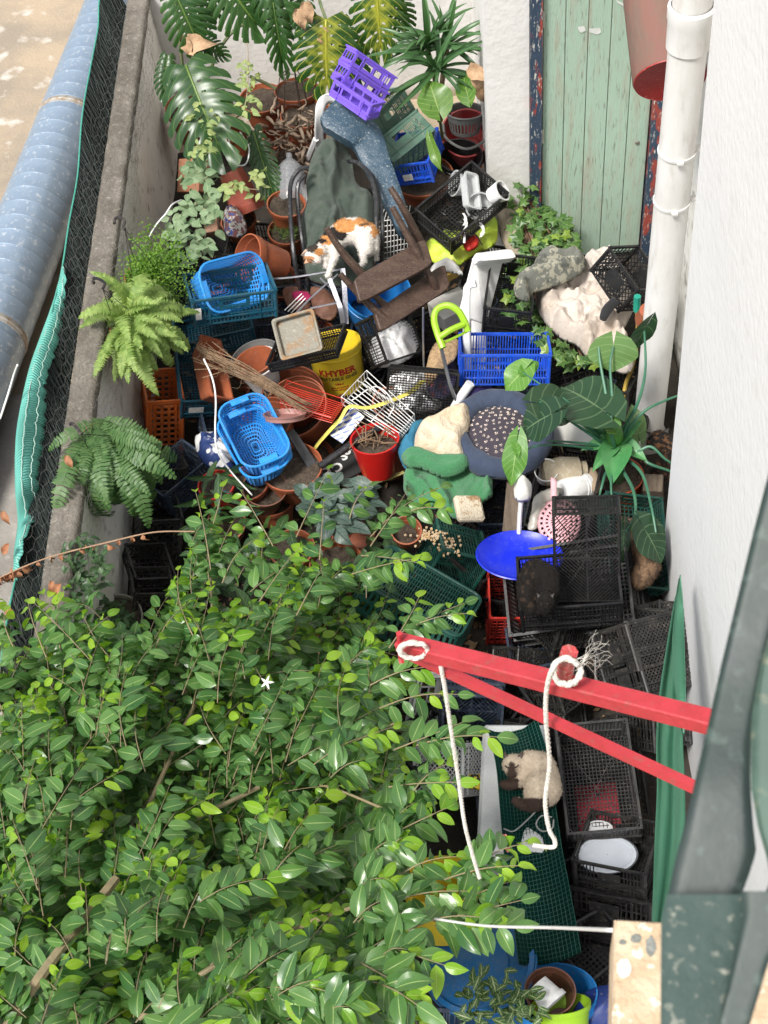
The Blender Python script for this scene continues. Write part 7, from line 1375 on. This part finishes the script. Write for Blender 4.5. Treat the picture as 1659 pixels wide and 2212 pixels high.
cnt = 0; tries = 0
while cnt < 680 and tries < 20000:
    tries += 1; u, v = Rg.uniform(-50, 1010), Rg.uniform(1100, 2250)
    if not inside((u, v), poly) or Rg.random() > dens(u, v): continue
    ang = math.atan2(v - 2420, u - 120) + Rg.gauss(0, .42); L = Rg.uniform(90, 190); deep = Rg.random() ** 1.4 * .35 + max(-.12, 1.6 * noise.noise((u / 150, v / 130, 3)) + .25) if v > 1330 else Rg.random() * .25
    e = (u + math.cos(ang) * L, v + math.sin(ang) * L)
    if not inside(e, poly): e = (u + math.cos(ang) * L * .45, v + math.sin(ang) * L * .45)
    if not inside(e, poly): continue
    sprig((u, v), e, int(L / 12), zc_(v) - deep - .05, zc_(e[1]) - deep + .03, .0016); cnt += 1
for k in range(330):
    u, v = Rg.uniform(-60, 830), Rg.uniform(1400, 2260); a_ = Rg.uniform(0, 6.28); dd_ = Rg.uniform(.7, 1.15); sprig((u, v), (u + 130 * math.cos(a_), v + 130 * math.sin(a_)), 12, zc_(v) - dd_, zc_(v) - dd_, .0016)
for a, b, n in (((455, 1230), (422, 1060), 13), ((455, 1150), (482, 1050), 9), ((590, 1180), (520, 1060), 12), ((640, 1160), (712, 1010), 9), ((690, 1210), (700, 1080), 8), ((755, 1120), (800, 1050), 8), ((800, 1180), (880, 1060), 10), ((800, 1160), (955, 1052), 14), ((860, 1120), (962, 1100), 9), ((780, 1200), (900, 1215), 12), ((760, 1240), (905, 1205), 12), ((840, 1400), (905, 1290), 11), ((870, 1360), (1005, 1302), 12), ((860, 1370), (1010, 1325), 10), ((800, 1480), (935, 1440), 12), ((820, 1530), (990, 1500), 12), ((850, 1620), (1000, 1560), 11), ((900, 1610), (1075, 1592), 11), ((840, 1700), (990, 1690), 12), ((880, 1730), (965, 1650), 8), ((850, 1800), (965, 1745), 10), ((1010, 1890), (1140, 1822), 12), ((960, 1900), (1120, 1870), 10), ((960, 1960), (1100, 1905), 12), ((960, 1985), (1125, 1945), 12), ((940, 2000), (1110, 2000), 12), ((880, 2010), (1060, 1985), 11), ((850, 2050), (960, 2085), 9), ((850, 1900), (985, 1850), 12), ((840, 1950), (1010, 1925), 12), ((780, 2080), (905, 2150), 12), ((800, 2120), (900, 2170), 9), ((100, 1420), (60, 1300), 10), ((130, 1400), (140, 1270), 10), ((150, 1420), (235, 1330), 10), ((30, 1400), (10, 1320), 7), ((330, 1420), (410, 1300), 12), ((420, 1380), (385, 1230), 12), ((300, 1480), (180, 1330), 12), ((560, 1300), (650, 1180), 11), ((480, 1260), (560, 1160), 9), ((640, 1330), (700, 1220), 9)):
    sprig(a, b, n, zc_(a[1]) - .02, zc_(b[1]) + .06, .0020, 1.0, .03, True)
for a, b, r_ in (((-40, 2300), (250, 1900), .018), ((250, 1900), (440, 1480), .009), ((250, 1900), (560, 1700), .009), ((300, 2200), (700, 1980), .009), ((700, 1980), (950, 1990), .007), ((560, 1700), (860, 1560), .005), ((440, 1480), (660, 1250), .005), ((440, 1480), (455, 1230), .005), ((560, 1700), (860, 1760), .005), ((620, 1420), (645, 1300), .004)):
    A, B = Vector(atz(a[0], a[1], zc_(a[1]) - .5)), Vector(atz(b[0], b[1], zc_(b[1]) - .22)); part('branch', MB().tube(curve_pts([A, A.lerp(B, .4) + Vector((.03, .03, .05)), B], 14), [r_ * (1.15 - .35 * i / 15) for i in range(16)][:len(curve_pts([A, A, B], 14))] if False else r_, 7), FB, fic, True)
part('trunk', MB().tube(curve_pts([Vector((-1.25, .9, 0)), Vector((-1.2, 1.0, .8)), Vector((-1.05, 1.2, 1.5)), Vector(atz(-40, 2300, 2.3))], 16), .05, 10), FB, fic, True)
leaves.sort(key=lambda x: -x[2]); near = leaves[:300]; 
for m_, k, z, yg in near: P('leaf', (fly if yg else flm)[k], fic, m=m_)
base = [(np.array(m.v), m.f, np.array(m.uv)) for m in fl]
for flag, nm, mt in ((False, 'foliage', FL), (True, 'young_foliage', FY)):
    V, Fc, UV, off = [], [], [], 0
    for m_, k, z, yg in leaves[300:]:
        if yg != flag: continue
        v_, f_, u_ = base[k]; M_ = np.array(m_); V.append(v_ @ M_[:3, :3].T + M_[:3, 3]); UV.append(u_); Fc += [tuple(i + off for i in f) for f in f_]; off += len(v_)
    V = np.concatenate(V); UV = np.concatenate(UV); me = bpy.data.meshes.new(nm); me.from_pydata(V.tolist(), [], Fc); l = me.uv_layers.new(name='UVMap'); vi = np.empty(len(me.loops), np.int32); me.loops.foreach_get('vertex_index', vi); l.data.foreach_set('uv', UV[vi].astype(np.float32).ravel()); me.polygons.foreach_set('use_smooth', [True] * len(me.polygons)); me.materials.append(mt)
    P(nm, me, fic, kind='stuff')
part('twigs', twigs, FB, fic, True, kind='stuff')
t = T('white_flower', 'single small white star flower resting on the fig leaves', 'flower', TRS(atz(576, 1474, 1.85), look((.4, 1, .5)), .75))
for k in range(5): P('petal', leaf_mb(.04, .012, .2, .3).mesh('petal', mat('petal_white', (.8, .8, .78), .6), 'all'), t, m=Matrix.Rotation(k * 1.256, 4, 'Z'))
for i, (u, v) in enumerate(((1080, 1807), (1090, 1835))):
    P('blossom', leaf_mb(.03, .02, .2, .6, wave=.4).mesh('blossom', mat('pink_petal', (.62, .20, .20), .6), 'all'), fic, m=TRS(atz(u, v, 2.1), look((1, .2, -.2))))
# ================================================================== CATS
def cat_body(chains, vox=.006, sm=6):
    import bmesh
    bm = bmesh.new()
    for ch in chains:
        pts = [Vector(anchor(*p[:3])) for p in ch]; rr = [p[3] for p in ch]
        for i in range(len(pts)):
            n = 1 if i == len(pts) - 1 else max(1, int((pts[i + 1] - pts[i]).length / (min(rr[i], rr[i + 1]) * .25)))
            for k in range(n):
                f = k / n; p = pts[i] if n == 1 and i == len(pts) - 1 else pts[i].lerp(pts[i + 1], f); r = rr[i] if i == len(pts) - 1 else rr[i] * (1 - f) + rr[i + 1] * f
                bmesh.ops.create_icosphere(bm, subdivisions=2, radius=r, matrix=Matrix.Translation(p))
    me = bpy.data.meshes.new('tmp'); bm.to_mesh(me); bm.free(); ob = bpy.data.objects.new('tmp', me); COL.objects.link(ob)
    md = ob.modifiers.new('r', 'REMESH'); md.mode = 'VOXEL'; md.voxel_size = vox; ms = ob.modifiers.new('s', 'SMOOTH'); ms.iterations = sm; ms.factor = .5
    dg = bpy.context.evaluated_depsgraph_get(); out = bpy.data.meshes.new_from_object(ob.evaluated_get(dg)); bpy.data.objects.remove(ob); return out
def colmat(name, rough=.85):
    m = bpy.data.materials.new(name); m.use_nodes = True; nt = m.node_tree; b = nt.nodes['Principled BSDF']; a = nt.nodes.new('ShaderNodeVertexColor'); a.layer_name = 'Col'
    n = nt.nodes.new('ShaderNodeTexNoise'); n.inputs['Scale'].default_value = 70; n.inputs['Detail'].default_value = 5; tc = nt.nodes.new('ShaderNodeTexCoord'); nt.links.new(tc.outputs['Object'], n.inputs[0])
    mr = nt.nodes.new('ShaderNodeMapRange'); mr.inputs[3].default_value = .65; mr.inputs[4].default_value = 1.2; nt.links.new(n.outputs['Fac'], mr.inputs[0]); mx = nt.nodes.new('ShaderNodeVectorMath'); mx.operation = 'MULTIPLY'; nt.links.new(a.outputs[0], mx.inputs[0]); nt.links.new(mr.outputs[0], mx.inputs[1]); nt.links.new(mx.outputs[0], b.inputs['Base Color'])
    b.inputs['Roughness'].default_value = rough; b.inputs['Specular IOR Level'].default_value = .2; b.inputs['Sheen Weight'].default_value = .03; return m
def proj_px(p):
    c = (np.array(p) - CAM) @ M3; return c[0] / c[2] * F_PX + CX, c[1] / c[2] * F_PX + CY
def paint(me, fn, amp=1):
    n = len(me.vertices); co = np.empty(n * 3, np.float32); me.vertices.foreach_get('co', co); co = co.reshape(-1, 3); c = (co - CAM) @ M3; U, V = c[:, 0] / c[:, 2] * F_PX + CX, c[:, 1] / c[:, 2] * F_PX + CY
    at = me.color_attributes.new('Col', 'FLOAT_COLOR', 'POINT'); out = np.ones((n, 4), np.float32)
    for i in range(n):
        w = amp * 5 * noise.noise((U[i] * .13, V[i] * .13, 0)) + 3 * noise.noise((U[i] * .4, V[i] * .4, 3)); out[i, :3] = fn(U[i] + w, V[i] + w * .8)
    at.data.foreach_set('color', out.ravel())
def cat(label, chains, fn, head, ears, eyes, nose, earcol, rough=.85, fur=9000, flow=(1, .2, 0), eye_m=None, seed=1, furlen=.011, vox=.006, amp=1):
    t = T('cat', label, 'cat', Matrix.Identity(4)); me = cat_body(chains, vox); paint(me, fn, amp); m = colmat('fur_' + label[:8], rough); me.materials.clear(); me.materials.append(m); me.polygons.foreach_set('use_smooth', [True] * len(me.polygons)); P('body', me, t)
    for (a, b, tip, cc) in ears:
        a, b, tp = [Vector(anchor(*q)) for q in (a, b, tip)]; mid = (a + b) / 2; n_ = (b - a).cross(tp - a).normalized()
        if n_.dot(Vector(CAM) - mid) < 0: n_ = -n_
        em = MB().add([a, b, tp, mid - n_ * .018 + (tp - mid) * .1, mid + n_ * .002 + (tp - mid) * .25], [(0, 4, 2), (4, 1, 2), (0, 2, 3), (2, 1, 3)]).mesh('ear', m); at = em.color_attributes.new('Col', 'FLOAT_COLOR', 'POINT'); at.data.foreach_set('color', [c for i in range(5) for c in (*((cc if i != 4 else tuple(min(1, x * 1.6 + .08) for x in cc))), 1)]); P('ear', em, t)
    em_ = mat('closed_eye', (.02, .015, .012), .5)
    for e in eyes: part('eye', MB().tube([Vector(anchor(*p)) for p in e], .003, 5), em_, t)
    if nose: part('nose', MB().tube([Vector(anchor(*p)) for p in nose[0]], nose[1], 6), nose[2], t, True)
    # fur
    vs = np.array([v.co for v in me.vertices]); ns = np.array([v.normal for v in me.vertices]); cl = np.empty(len(vs) * 4, np.float32); me.color_attributes['Col'].data.foreach_get('color', cl); cl = cl.reshape(-1, 4)
    rg = np.random.default_rng(seed); idx = rg.integers(0, len(vs), fur); mb = MB(); cols = []; fl_ = np.array(flow) / np.linalg.norm(flow)
    p = vs[idx] + rg.normal(0, .002, (fur, 3)); n = ns[idx]; fd = fl_ - n * (n @ fl_)[:, None]; d = n * .38 + fd * .8 + rg.normal(0, .25, (fur, 3)); d /= np.linalg.norm(d, axis=1)[:, None]; sd = np.cross(d, n + rg.normal(0, .2, (fur, 3))); sd /= np.linalg.norm(sd, axis=1)[:, None] + 1e-9
    Lf = furlen * rg.uniform(.6, 1.3, (fur, 1)); a = p - sd * .0011; b = p + sd * .0011; c = p + d * Lf; V = np.stack([a, b, c], 1).reshape(-1, 3); f = bpy.data.meshes.new('fur'); f.from_pydata(V.tolist(), [], [(i * 3, i * 3 + 1, i * 3 + 2) for i in range(fur)])
    at = f.color_attributes.new('Col', 'FLOAT_COLOR', 'POINT'); cc = np.repeat(cl[idx] * rg.uniform(.8, 1.25, (fur, 1)), 3, 0).astype(np.float32); at.data.foreach_set('color', cc.ravel()); f.materials.append(m); P('fur', f, t, kind='stuff'); return t
def patches(base, L):
    def fn(u, v):
        c = base
        for (x, y, rx, ry, col) in L:
            if ((u - x) / rx) ** 2 + ((v - y) / ry) ** 2 < 1: c = col
        return c
    return fn
W_, OR_, BL_ = (.72, .68, .62), (.55, .26, .09), (.022, .018, .016)
z = .97
cat('calico cat stretched out asleep on the olive green cloth', [
    [(792, 512, z, .070), (772, 500, z + .01, .082), (748, 500, z + .01, .080), (724, 515, z, .068), (706, 528, z, .052), (692, 538, z + .005, .045)],
    [(690, 543, z + .015, .045), (676, 548, z + .02, .047), (672, 552, z + .02, .044), (682, 560, z + .02, .026), (687, 564, z + .015, .017)],
    [(722, 535, z + .01, .036), (722, 555, z + .02, .026), (715, 575, z + .02, .019), (710, 590, z + .01, .016), (708, 596, z + .01, .017)],
    [(708, 545, z - .02, .03), (700, 568, z - .03, .022), (704, 575, z - .03, .018)],
    [(788, 522, z + .01, .058), (790, 540, z + .02, .040), (783, 550, z + .02, .022), (786, 565, z + .01, .017), (782, 570, z + .01, .018)],
    [(800, 520, z - .02, .05), (806, 540, z - .02, .03), (795, 548, z - .02, .022), (788, 553, z - .02, .018)],
    [(800, 500, z, .05), (812, 520, z - .04, .018), (812, 560, z - .08, .014)]],
    patches(W_, [(745, 488, 24, 17, OR_), (790, 478, 24, 14, OR_), (718, 505, 28, 14, BL_), (735, 500, 14, 20, BL_), (741, 490, 17, 13, OR_), (703, 520, 16, 10, OR_), (690, 521, 18, 6, BL_), (808, 500, 8, 14, OR_), (672, 535, 15, 10, (.05, .04, .032)), (690, 545, 10, 9, OR_), (666, 560, 14, 8, (.50, .25, .12)), (684, 562, 8, 8, W_), (786, 485, 10, 5, (.15, .09, .05))]),
    None, [((660, 538, z + .05), (672, 534, z + .055), (649, 552, z + .06), (.45, .30, .22)), ((662, 558, z + .05), (668, 567, z + .045), (656, 570, z + .06), (.55, .28, .16))],
    [[(672, 545, z + .068), (676, 542, z + .068), (680, 541, z + .066)], [(670, 560, z + .064), (675, 563, z + .062), (679, 566, z + .058)]], ([(686, 565, z + .033), (688, 566, z + .03)], .004, mat('pink_nose', (.55, .25, .2), .5)), OR_, flow=(.9, .1, 0), fur=16000)
SB, SD_ = (.52, .43, .33), (.05, .032, .025); z = .70
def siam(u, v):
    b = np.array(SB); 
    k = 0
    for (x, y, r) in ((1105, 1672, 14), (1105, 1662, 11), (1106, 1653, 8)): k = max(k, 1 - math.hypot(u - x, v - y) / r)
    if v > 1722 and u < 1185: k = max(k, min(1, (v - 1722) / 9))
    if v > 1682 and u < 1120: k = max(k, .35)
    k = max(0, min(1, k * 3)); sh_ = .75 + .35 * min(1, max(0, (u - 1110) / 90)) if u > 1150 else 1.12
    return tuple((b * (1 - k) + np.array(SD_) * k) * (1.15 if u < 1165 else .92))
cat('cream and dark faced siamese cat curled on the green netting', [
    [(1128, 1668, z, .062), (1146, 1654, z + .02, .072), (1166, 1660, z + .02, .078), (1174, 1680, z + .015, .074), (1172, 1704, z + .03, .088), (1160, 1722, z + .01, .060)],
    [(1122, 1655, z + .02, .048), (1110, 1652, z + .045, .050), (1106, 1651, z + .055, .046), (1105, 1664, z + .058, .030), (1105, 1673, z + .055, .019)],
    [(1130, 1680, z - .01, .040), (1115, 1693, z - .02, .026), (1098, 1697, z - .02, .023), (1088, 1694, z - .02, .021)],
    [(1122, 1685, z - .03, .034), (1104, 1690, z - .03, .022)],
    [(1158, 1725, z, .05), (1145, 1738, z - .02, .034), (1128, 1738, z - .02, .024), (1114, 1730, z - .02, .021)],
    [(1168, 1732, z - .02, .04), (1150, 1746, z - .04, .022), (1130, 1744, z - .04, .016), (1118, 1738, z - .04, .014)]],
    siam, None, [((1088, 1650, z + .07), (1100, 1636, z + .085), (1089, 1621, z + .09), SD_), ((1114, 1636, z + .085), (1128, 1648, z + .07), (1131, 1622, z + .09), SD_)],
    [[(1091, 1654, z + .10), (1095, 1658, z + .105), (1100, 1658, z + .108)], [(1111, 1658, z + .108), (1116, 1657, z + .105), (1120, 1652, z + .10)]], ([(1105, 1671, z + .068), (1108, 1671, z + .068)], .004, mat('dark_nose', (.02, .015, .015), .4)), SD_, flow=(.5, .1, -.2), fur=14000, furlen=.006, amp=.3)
z = .92
cat('dark brown black cat curled up inside the black crate', [
    [(1150, 1234, z - .03, .055), (1140, 1258, z - .03, .058), (1138, 1288, z - .04, .05), (1146, 1314, z - .05, .036)], [(1160, 1232, z - .02, .058), (1184, 1246, z - .01, .058), (1186, 1272, z, .052), (1180, 1290, z, .045)],
    [(1178, 1297, z + .05, .046), (1177, 1304, z + .05, .040), (1176, 1314, z + .04, .022)], [(1165, 1315, z - .06, .03), (1190, 1318, z - .06, .024)]],
    lambda u, v: (.010, .008, .007) if (noise.noise((u * .09, v * .09, 1)) < .3 or u > 1160) else (.035, .022, .015), None, [((1161, 1296, z + .07), (1172, 1288, z + .08), (1159, 1280, z + .10), (.03, .025, .022)), ((1183, 1288, z + .08), (1194, 1296, z + .07), (1198, 1281, z + .10), (.03, .025, .022))],
    [[(1168, 1304, z + .09), (1172, 1306, z + .092)], [(1181, 1306, z + .092), (1185, 1304, z + .09)]], None, BL_, flow=(.2, -.8, 0), fur=11000, vox=.008)
z = .52
cat('brown cat lying in the bottle green crate by the white wall', [
    [(1362, 1170, z + .02, .05), (1378, 1182, z + .04, .06), (1395, 1200, z + .06, .065), (1400, 1222, z + .06, .065), (1388, 1243, z + .05, .06), (1376, 1255, z + .03, .045)], [(1350, 1135, z + .04, .045), (1352, 1130, z + .06, .034)], [(1402, 1205, z + .08, .03), (1412, 1192, z + .10, .02), (1416, 1182, z + .1, .018)], [(1390, 1250, z + .05, .03), (1384, 1262, z + .03, .02)]],
    lambda u, v: (.20, .125, .075) if noise.noise((u * .12, v * .05, 4)) < .1 else (.11, .07, .045), None, [((1338, 1128, z + .09), (1348, 1122, z + .1), (1338, 1117, z + .13), (.22, .14, .10)), ((1354, 1122, z + .1), (1362, 1128, z + .09), (1366, 1118, z + .13), (.22, .14, .10))], [], None, OR_, flow=(.2, -.8, 0), fur=9000, vox=.008)
z = .40
cat('black tortoiseshell cat looking out from behind the white house wall', [
    [(1465, 975, z + .05, .075), (1445, 965, z + .08, .07), (1432, 955, z + .11, .055)], [(1424, 950, z + .13, .055), (1414, 956, z + .13, .045), (1407, 962, z + .12, .026)], [(1440, 985, z + .03, .03), (1425, 1005, z - .05, .022), (1400, 1036, z - .12, .02), (1392, 1038, z - .12, .02)], [(1460, 1000, z, .04), (1440, 1030, z - .1, .022), (1425, 1034, z - .12, .02)]],
    lambda u, v: (.022, .018, .016) if noise.noise((u * .12, v * .12, 8)) < .14 else (.16, .08, .04), None, [((1404, 942, z + .17), (1414, 936, z + .18), (1393, 931, z + .21), (.03, .025, .02)), ((1430, 932, z + .18), (1444, 938, z + .17), (1446, 923, z + .21), (.03, .025, .02))], [[(1405, 952, z + .175), (1409, 950, z + .178)]], None, BL_, flow=(.8, -.2, -.2), fur=9000, vox=.007)
# ================================================================== FOREGROUND IRONWORK
REDP = mat('red_gloss_paint', (.43, .036, .046), .42, (.33, .028, .032), .8, 14, bump=.2, bsc=70, speck=(.20, .10, .08), speck_amt=.10, speck_sc=46)
def beam(pa, pb, w, h, parent, name, angle=False):
    a, b = Vector(pa), Vector(pb); d = (b - a).normalized(); v = (Vector(CAM) - (a + b) / 2).normalized(); side = d.cross(v).normalized(); upv = side.cross(d).normalized(); tl = Matrix.Rotation(math.radians(-38), 3, d); side, upv = tl @ side, tl @ upv
    mb = MB(); n = 26; A = []
    if angle: prof = [(-w, 0), (-w, -.006), (-.006, -.006), (-.006, -h), (0, -h), (0, 0)]
    else: prof = [(-w / 2 + .003, 0), (w / 2 - .003, 0), (w / 2, -.003), (w / 2, -h), (-w / 2, -h), (-w / 2, -.003)]
    for i in range(n + 1):
        c = a.lerp(b, i / n); A.append([c + side * (x + .0006 * noise.noise((i * .7, x * 50, 2))) + upv * (z + .0006 * noise.noise((i * .7, x * 50, 9))) for x, z in prof + prof[:1]])
    mb.grid(A); m = len(prof); mb.add([tuple(p) for p in A[0][:m]], [tuple(range(m))]); mb.add([tuple(p) for p in A[-1][:m]], [tuple(range(m - 1, -1, -1))]); part(name, mb, REDP, parent)
t = T('clothesline_bracket', 'red painted iron bracket of two bars reaching out over the yard', 'bracket', Matrix.Identity(4))
beam(atd(861, 1378, 3.15), atd(1590, 1560, 2.78), .040, .034, t, 'bar')
beam(atd(880, 1413, 3.22), atd(1560, 1731, 2.9), .020, .019, t, 'bar', True)
q = [atd(862, 1368, 3.12), atd(866, 1420, 3.2), atd(868, 1433, 3.2)]; part('hook', MB().tube(q, .007, 6), REDP, t, True)
pb = [atd(1218, 1472, 2.95), atd(1222, 1436, 2.90), atd(1230, 1408, 2.86)]; part('stub', MB().tube(pb, [.017, .019, .018], 8), mat('red_wax_blobs', (.42, .05, .05), .35, (.34, .20, .17), .8, 40, bump=1.0, bsc=60), t, True)
rope([atd(952, 1440, 3.15), atd(960, 1480, 3.2), atd(972, 1560, 3.32), atd(990, 1680, 3.5), atd(1004, 1780, 3.62), atd(1022, 1850, 3.74), atd(1036, 1897, 3.82)], .0052, n=260, label='white twisted rope hanging free from the left part of the red bars')
rope([atd(1204, 1430, 2.84), atd(1190, 1452, 2.84), atd(1180, 1500, 2.92), atd(1180, 1560, 3.0), atd(1187, 1650, 3.15), atd(1178, 1730, 3.25), atd(1186, 1790, 3.32), atd(1198, 1815, 3.36), atd(1194, 1830, 3.37), atd(1152, 1826, 3.38)], .0052, n=260, label='white twisted rope with a hooked end hanging from the knobbed bar')
def coil(c, r, turns, tilt, dist, label, seed=0):
    r2 = random.Random(seed); pts = []
    for i in range(turns * 14):
        a = i / 14 * 2 * math.pi; rr = r * (1 + .12 * r2.uniform(-1, 1)); pts.append(atd(c[0] + rr * math.cos(a), c[1] + rr * tilt * math.sin(a), dist - .006 * (i // 14) + .02 * math.sin(a)))
    rope(pts, .0055, n=turns * 40, label=label, name='knotted_rope')
coil((1224, 1450), 29, 3, .95, 2.86, 'frayed white rope wound round the red knob on the bar')
coil((893, 1405), 30, 2, .55, 3.10, 'white rope wound round the left tip of the red bars', 3)
mb = MB(); r2 = random.Random(11)
for k in range(15):
    a = Vector(atd(1248 + r2.uniform(-6, 6), 1432 + r2.uniform(-16, 18), 2.85)); pts = [a]; u, v = 1255, 1425; th = r2.uniform(-.9, .9)
    for i in range(5): u += math.cos(th) * 15; v += math.sin(th) * 15; th += r2.uniform(-.9, 1.1); pts.append(Vector(atd(u, v, 2.86 + .02 * i)))
    mb.tube(curve_pts(pts, 14), .0004, 3, cap=False)
solo('frayed_strands', mb, ROPE, 'loose frayed rope strands sticking out right of the red knob', 'strands')
# green posts and stone coping close to the window
IRON = mat('worn_green_iron', (.015, .028, .027), .5, (.012, .032, .022), .7, 9, 6, bump=.08, bsc=40, speck=(.16, .24, .2), speck_amt=.05, speck_sc=50)
IRON2 = mat('worn_green_foot', (.028, .055, .048), .7, (.28, .29, .24), .9, 30, 9, bump=.4, bsc=60, edge=(.60, .68), speck=(.3, .3, .25), speck_amt=.12, speck_sc=120)
t = T('green_railing', 'worn dark green iron railing foot close up at the lower right', 'railing', Matrix.Identity(4))
def slab(pts4, d, th, name, m):
    top_ = [Vector(atd(u, v, dd)) for u, v, dd in pts4]; n_ = (Vector(CAM) - sum(top_, Vector()) / len(top_)).normalized()
    if n_.dot(Vector(CAM) - top_[0]) < 0: n_ = -n_
    # rounded long edges
    low = [p - n_ * th for p in top_]; mb = MB(); k = len(top_); mid = sum(top_, Vector()) / k; ins = [p + (mid - p) * .02 + n_ * .0015 for p in top_]
    mb.add(ins + top_ + low, [tuple(range(k))] + [(i, (i + 1) % k, k + (i + 1) % k, k + i) for i in range(k)] + [(k + i, k + (i + 1) % k, 2 * k + (i + 1) % k, 2 * k + i) for i in range(k)] + [tuple(2 * k + i for i in range(k - 1, -1, -1))]); part(name, mb, m, t)
def strip(rows, dist, bulge, th, name, m):
    """a rounded iron member: rows of left and right edge as seen, at a distance from the window"""
    A = []
    for (v, ul, ur, dd) in rows:
        a, b = Vector(atd(ul, v, dist + dd)), Vector(atd(ur, v, dist + dd)); cv = (Vector(CAM) - (a + b) / 2).normalized(); row = []
        for k in range(13):
            s_ = k / 12 * 2 - 1; row.append(a.lerp(b, k / 12) + cv * (bulge * .45 * (1 - s_ ** 10)))
        row += [b - cv * th, a - cv * th, a]; A.append(row)
    q = [[(p - A[0][0]) for p in r_] for r_ in A]; part(name, MB().grid(A), m, t, True)
def dense(rows, n=24):
    v = np.array(rows, float); tt = np.linspace(0, len(v) - 1, n); return [tuple(np.interp(x, range(len(v)), v[:, c]) for c in range(4)) for x in tt]
strip(dense([(900, 1692, 1790, .04), (1130, 1632, 1730, .03), (1426, 1560, 1655, .02), (1585, 1525, 1622, .01), (1700, 1498, 1621, 0), (1790, 1477, 1628, 0), (1840, 1463, 1634, 0), (1890, 1452, 1618, 0), (1945, 1441, 1597, 0)]), 1.22, .008, .03, 'post', IRON)
strip(dense([(1350, 1668, 1760, 0), (1450, 1640, 1760, 0), (1560, 1622, 1760, 0), (1700, 1622, 1760, 0), (1790, 1638, 1760, 0), (1850, 1656, 1760, 0), (1900, 1664, 1760, 0), (1960, 1640, 1760, 0)]), 1.17, .012, .03, 'side_post', mat('green_iron_side', (.025, .055, .042), .6, (.065, .12, .09), .8, 7, 8, bump=.1, speck=(.3, .27, .18), speck_amt=.1))
strip(dense([(1932, 1440, 1606, 0), (1990, 1428, 1610, 0), (2100, 1427, 1590, 0), (2240, 1427, 1560, 0)]), 1.15, .006, .04, 'foot', IRON2)
strip(dense([(1925, 1600, 1740, 0), (1975, 1604, 1720, 0), (2080, 1582, 1660, 0), (2240, 1545, 1612, 0)]), 1.12, .006, .02, 'strut', IRON)
STONE = mat('limestone_coping', (.46, .34, .22), .9, (.56, .46, .33), .8, 22, 8, bump=.8, bsc=70, speck=(.78, .72, .62), speck_amt=.25, speck_sc=60)
z = float(atd(1380, 2100, 1.75)[2]); P4 = [atz(u, v, z) for u, v in ((1327, 1985), (1470, 1992), (1800, 1998), (1800, 2400), (1318, 2400))]
mb = MB(); k = 5; top_ = [Vector(p) for p in P4]; lowp = [p + Vector((0, 0, -.12)) for p in top_]; b0 = [p + Vector((0, 0, -.004)) for p in top_]; mid = sum(top_, Vector()) / k; tin = [p + (mid - p).normalized() * .004 for p in top_]
mb.add(tin + b0 + lowp, [tuple(range(k))] + [(i + o, (i + 1) % k + o, k + (i + 1) % k + o, k + i + o) for o in (0, k) for i in range(k)])
t2 = T('stone_ledge', 'sunlit yellowish limestone ledge with grey lichen under the green railing foot', 'ledge', Matrix.Identity(4)); part('slab', mb, STONE, t2)
lich = mat('grey_lichen', (.17, .18, .16), .95, (.26, .27, .25), .8, 60, bump=.6, bsc=200)
wl = mat('white_lichen', (.8, .79, .75), .95, bump=.6, bsc=200)
for (u, v, ru, rv, m) in ((1374, 2027, 12, 10, lich), (1406, 2044, 11, 22, lich), (1345, 2035, 8, 6, lich), (1348, 2092, 15, 21, wl)):
    q = [Vector(atz(u + ru * math.cos(a) * (1 + .22 * noise.noise((a * 2, u, 0))), v + rv * math.sin(a) * (1 + .25 * noise.noise((a * 2, v, 4))), z + .0012)) for a in np.linspace(0, 2 * math.pi, 22, endpoint=False)]
    part('lichen', MB().add([tuple(p) for p in q], [tuple(range(22))]), m, t2)
tp = Vector(atz(1800, 1998, z))
# every buried crate and pot is named by what lies right above it
bpy.context.view_layer.update()
def centre(o):
    q = [c.matrix_world @ Vector(b) for c in (o.children or [o]) if c.type == 'MESH' for b in c.bound_box]; return sum(q, Vector()) / len(q)
tops = [o for o in COL.objects if o.parent is None and o.get('label') and o.type in ('MESH', 'EMPTY')]
known = [(o, proj_px(centre(o))) for o in tops if 'buried low' not in o['label'] and not o['label'].startswith('second') and len(o['label'].split()) <= 11 and o.get('category') not in ('wall', 'pipe', 'railing', 'rope', 'fern', 'strands', 'bracket', 'tree', 'flower', 'ledge')]
used = set()
for o in tops:
    if 'buried low' in o['label']:
        u, v = proj_px(centre(o)); kind = 'dark crate' if o['category'] == 'crate' else 'terracotta pot'
        for k, p in sorted(known, key=lambda kp: math.hypot(kp[1][0] - u, kp[1][1] - v)):
            if (kind, k.name) not in used: used.add((kind, k.name)); o['label'] = '%s buried below %s' % (kind, k['label']); break
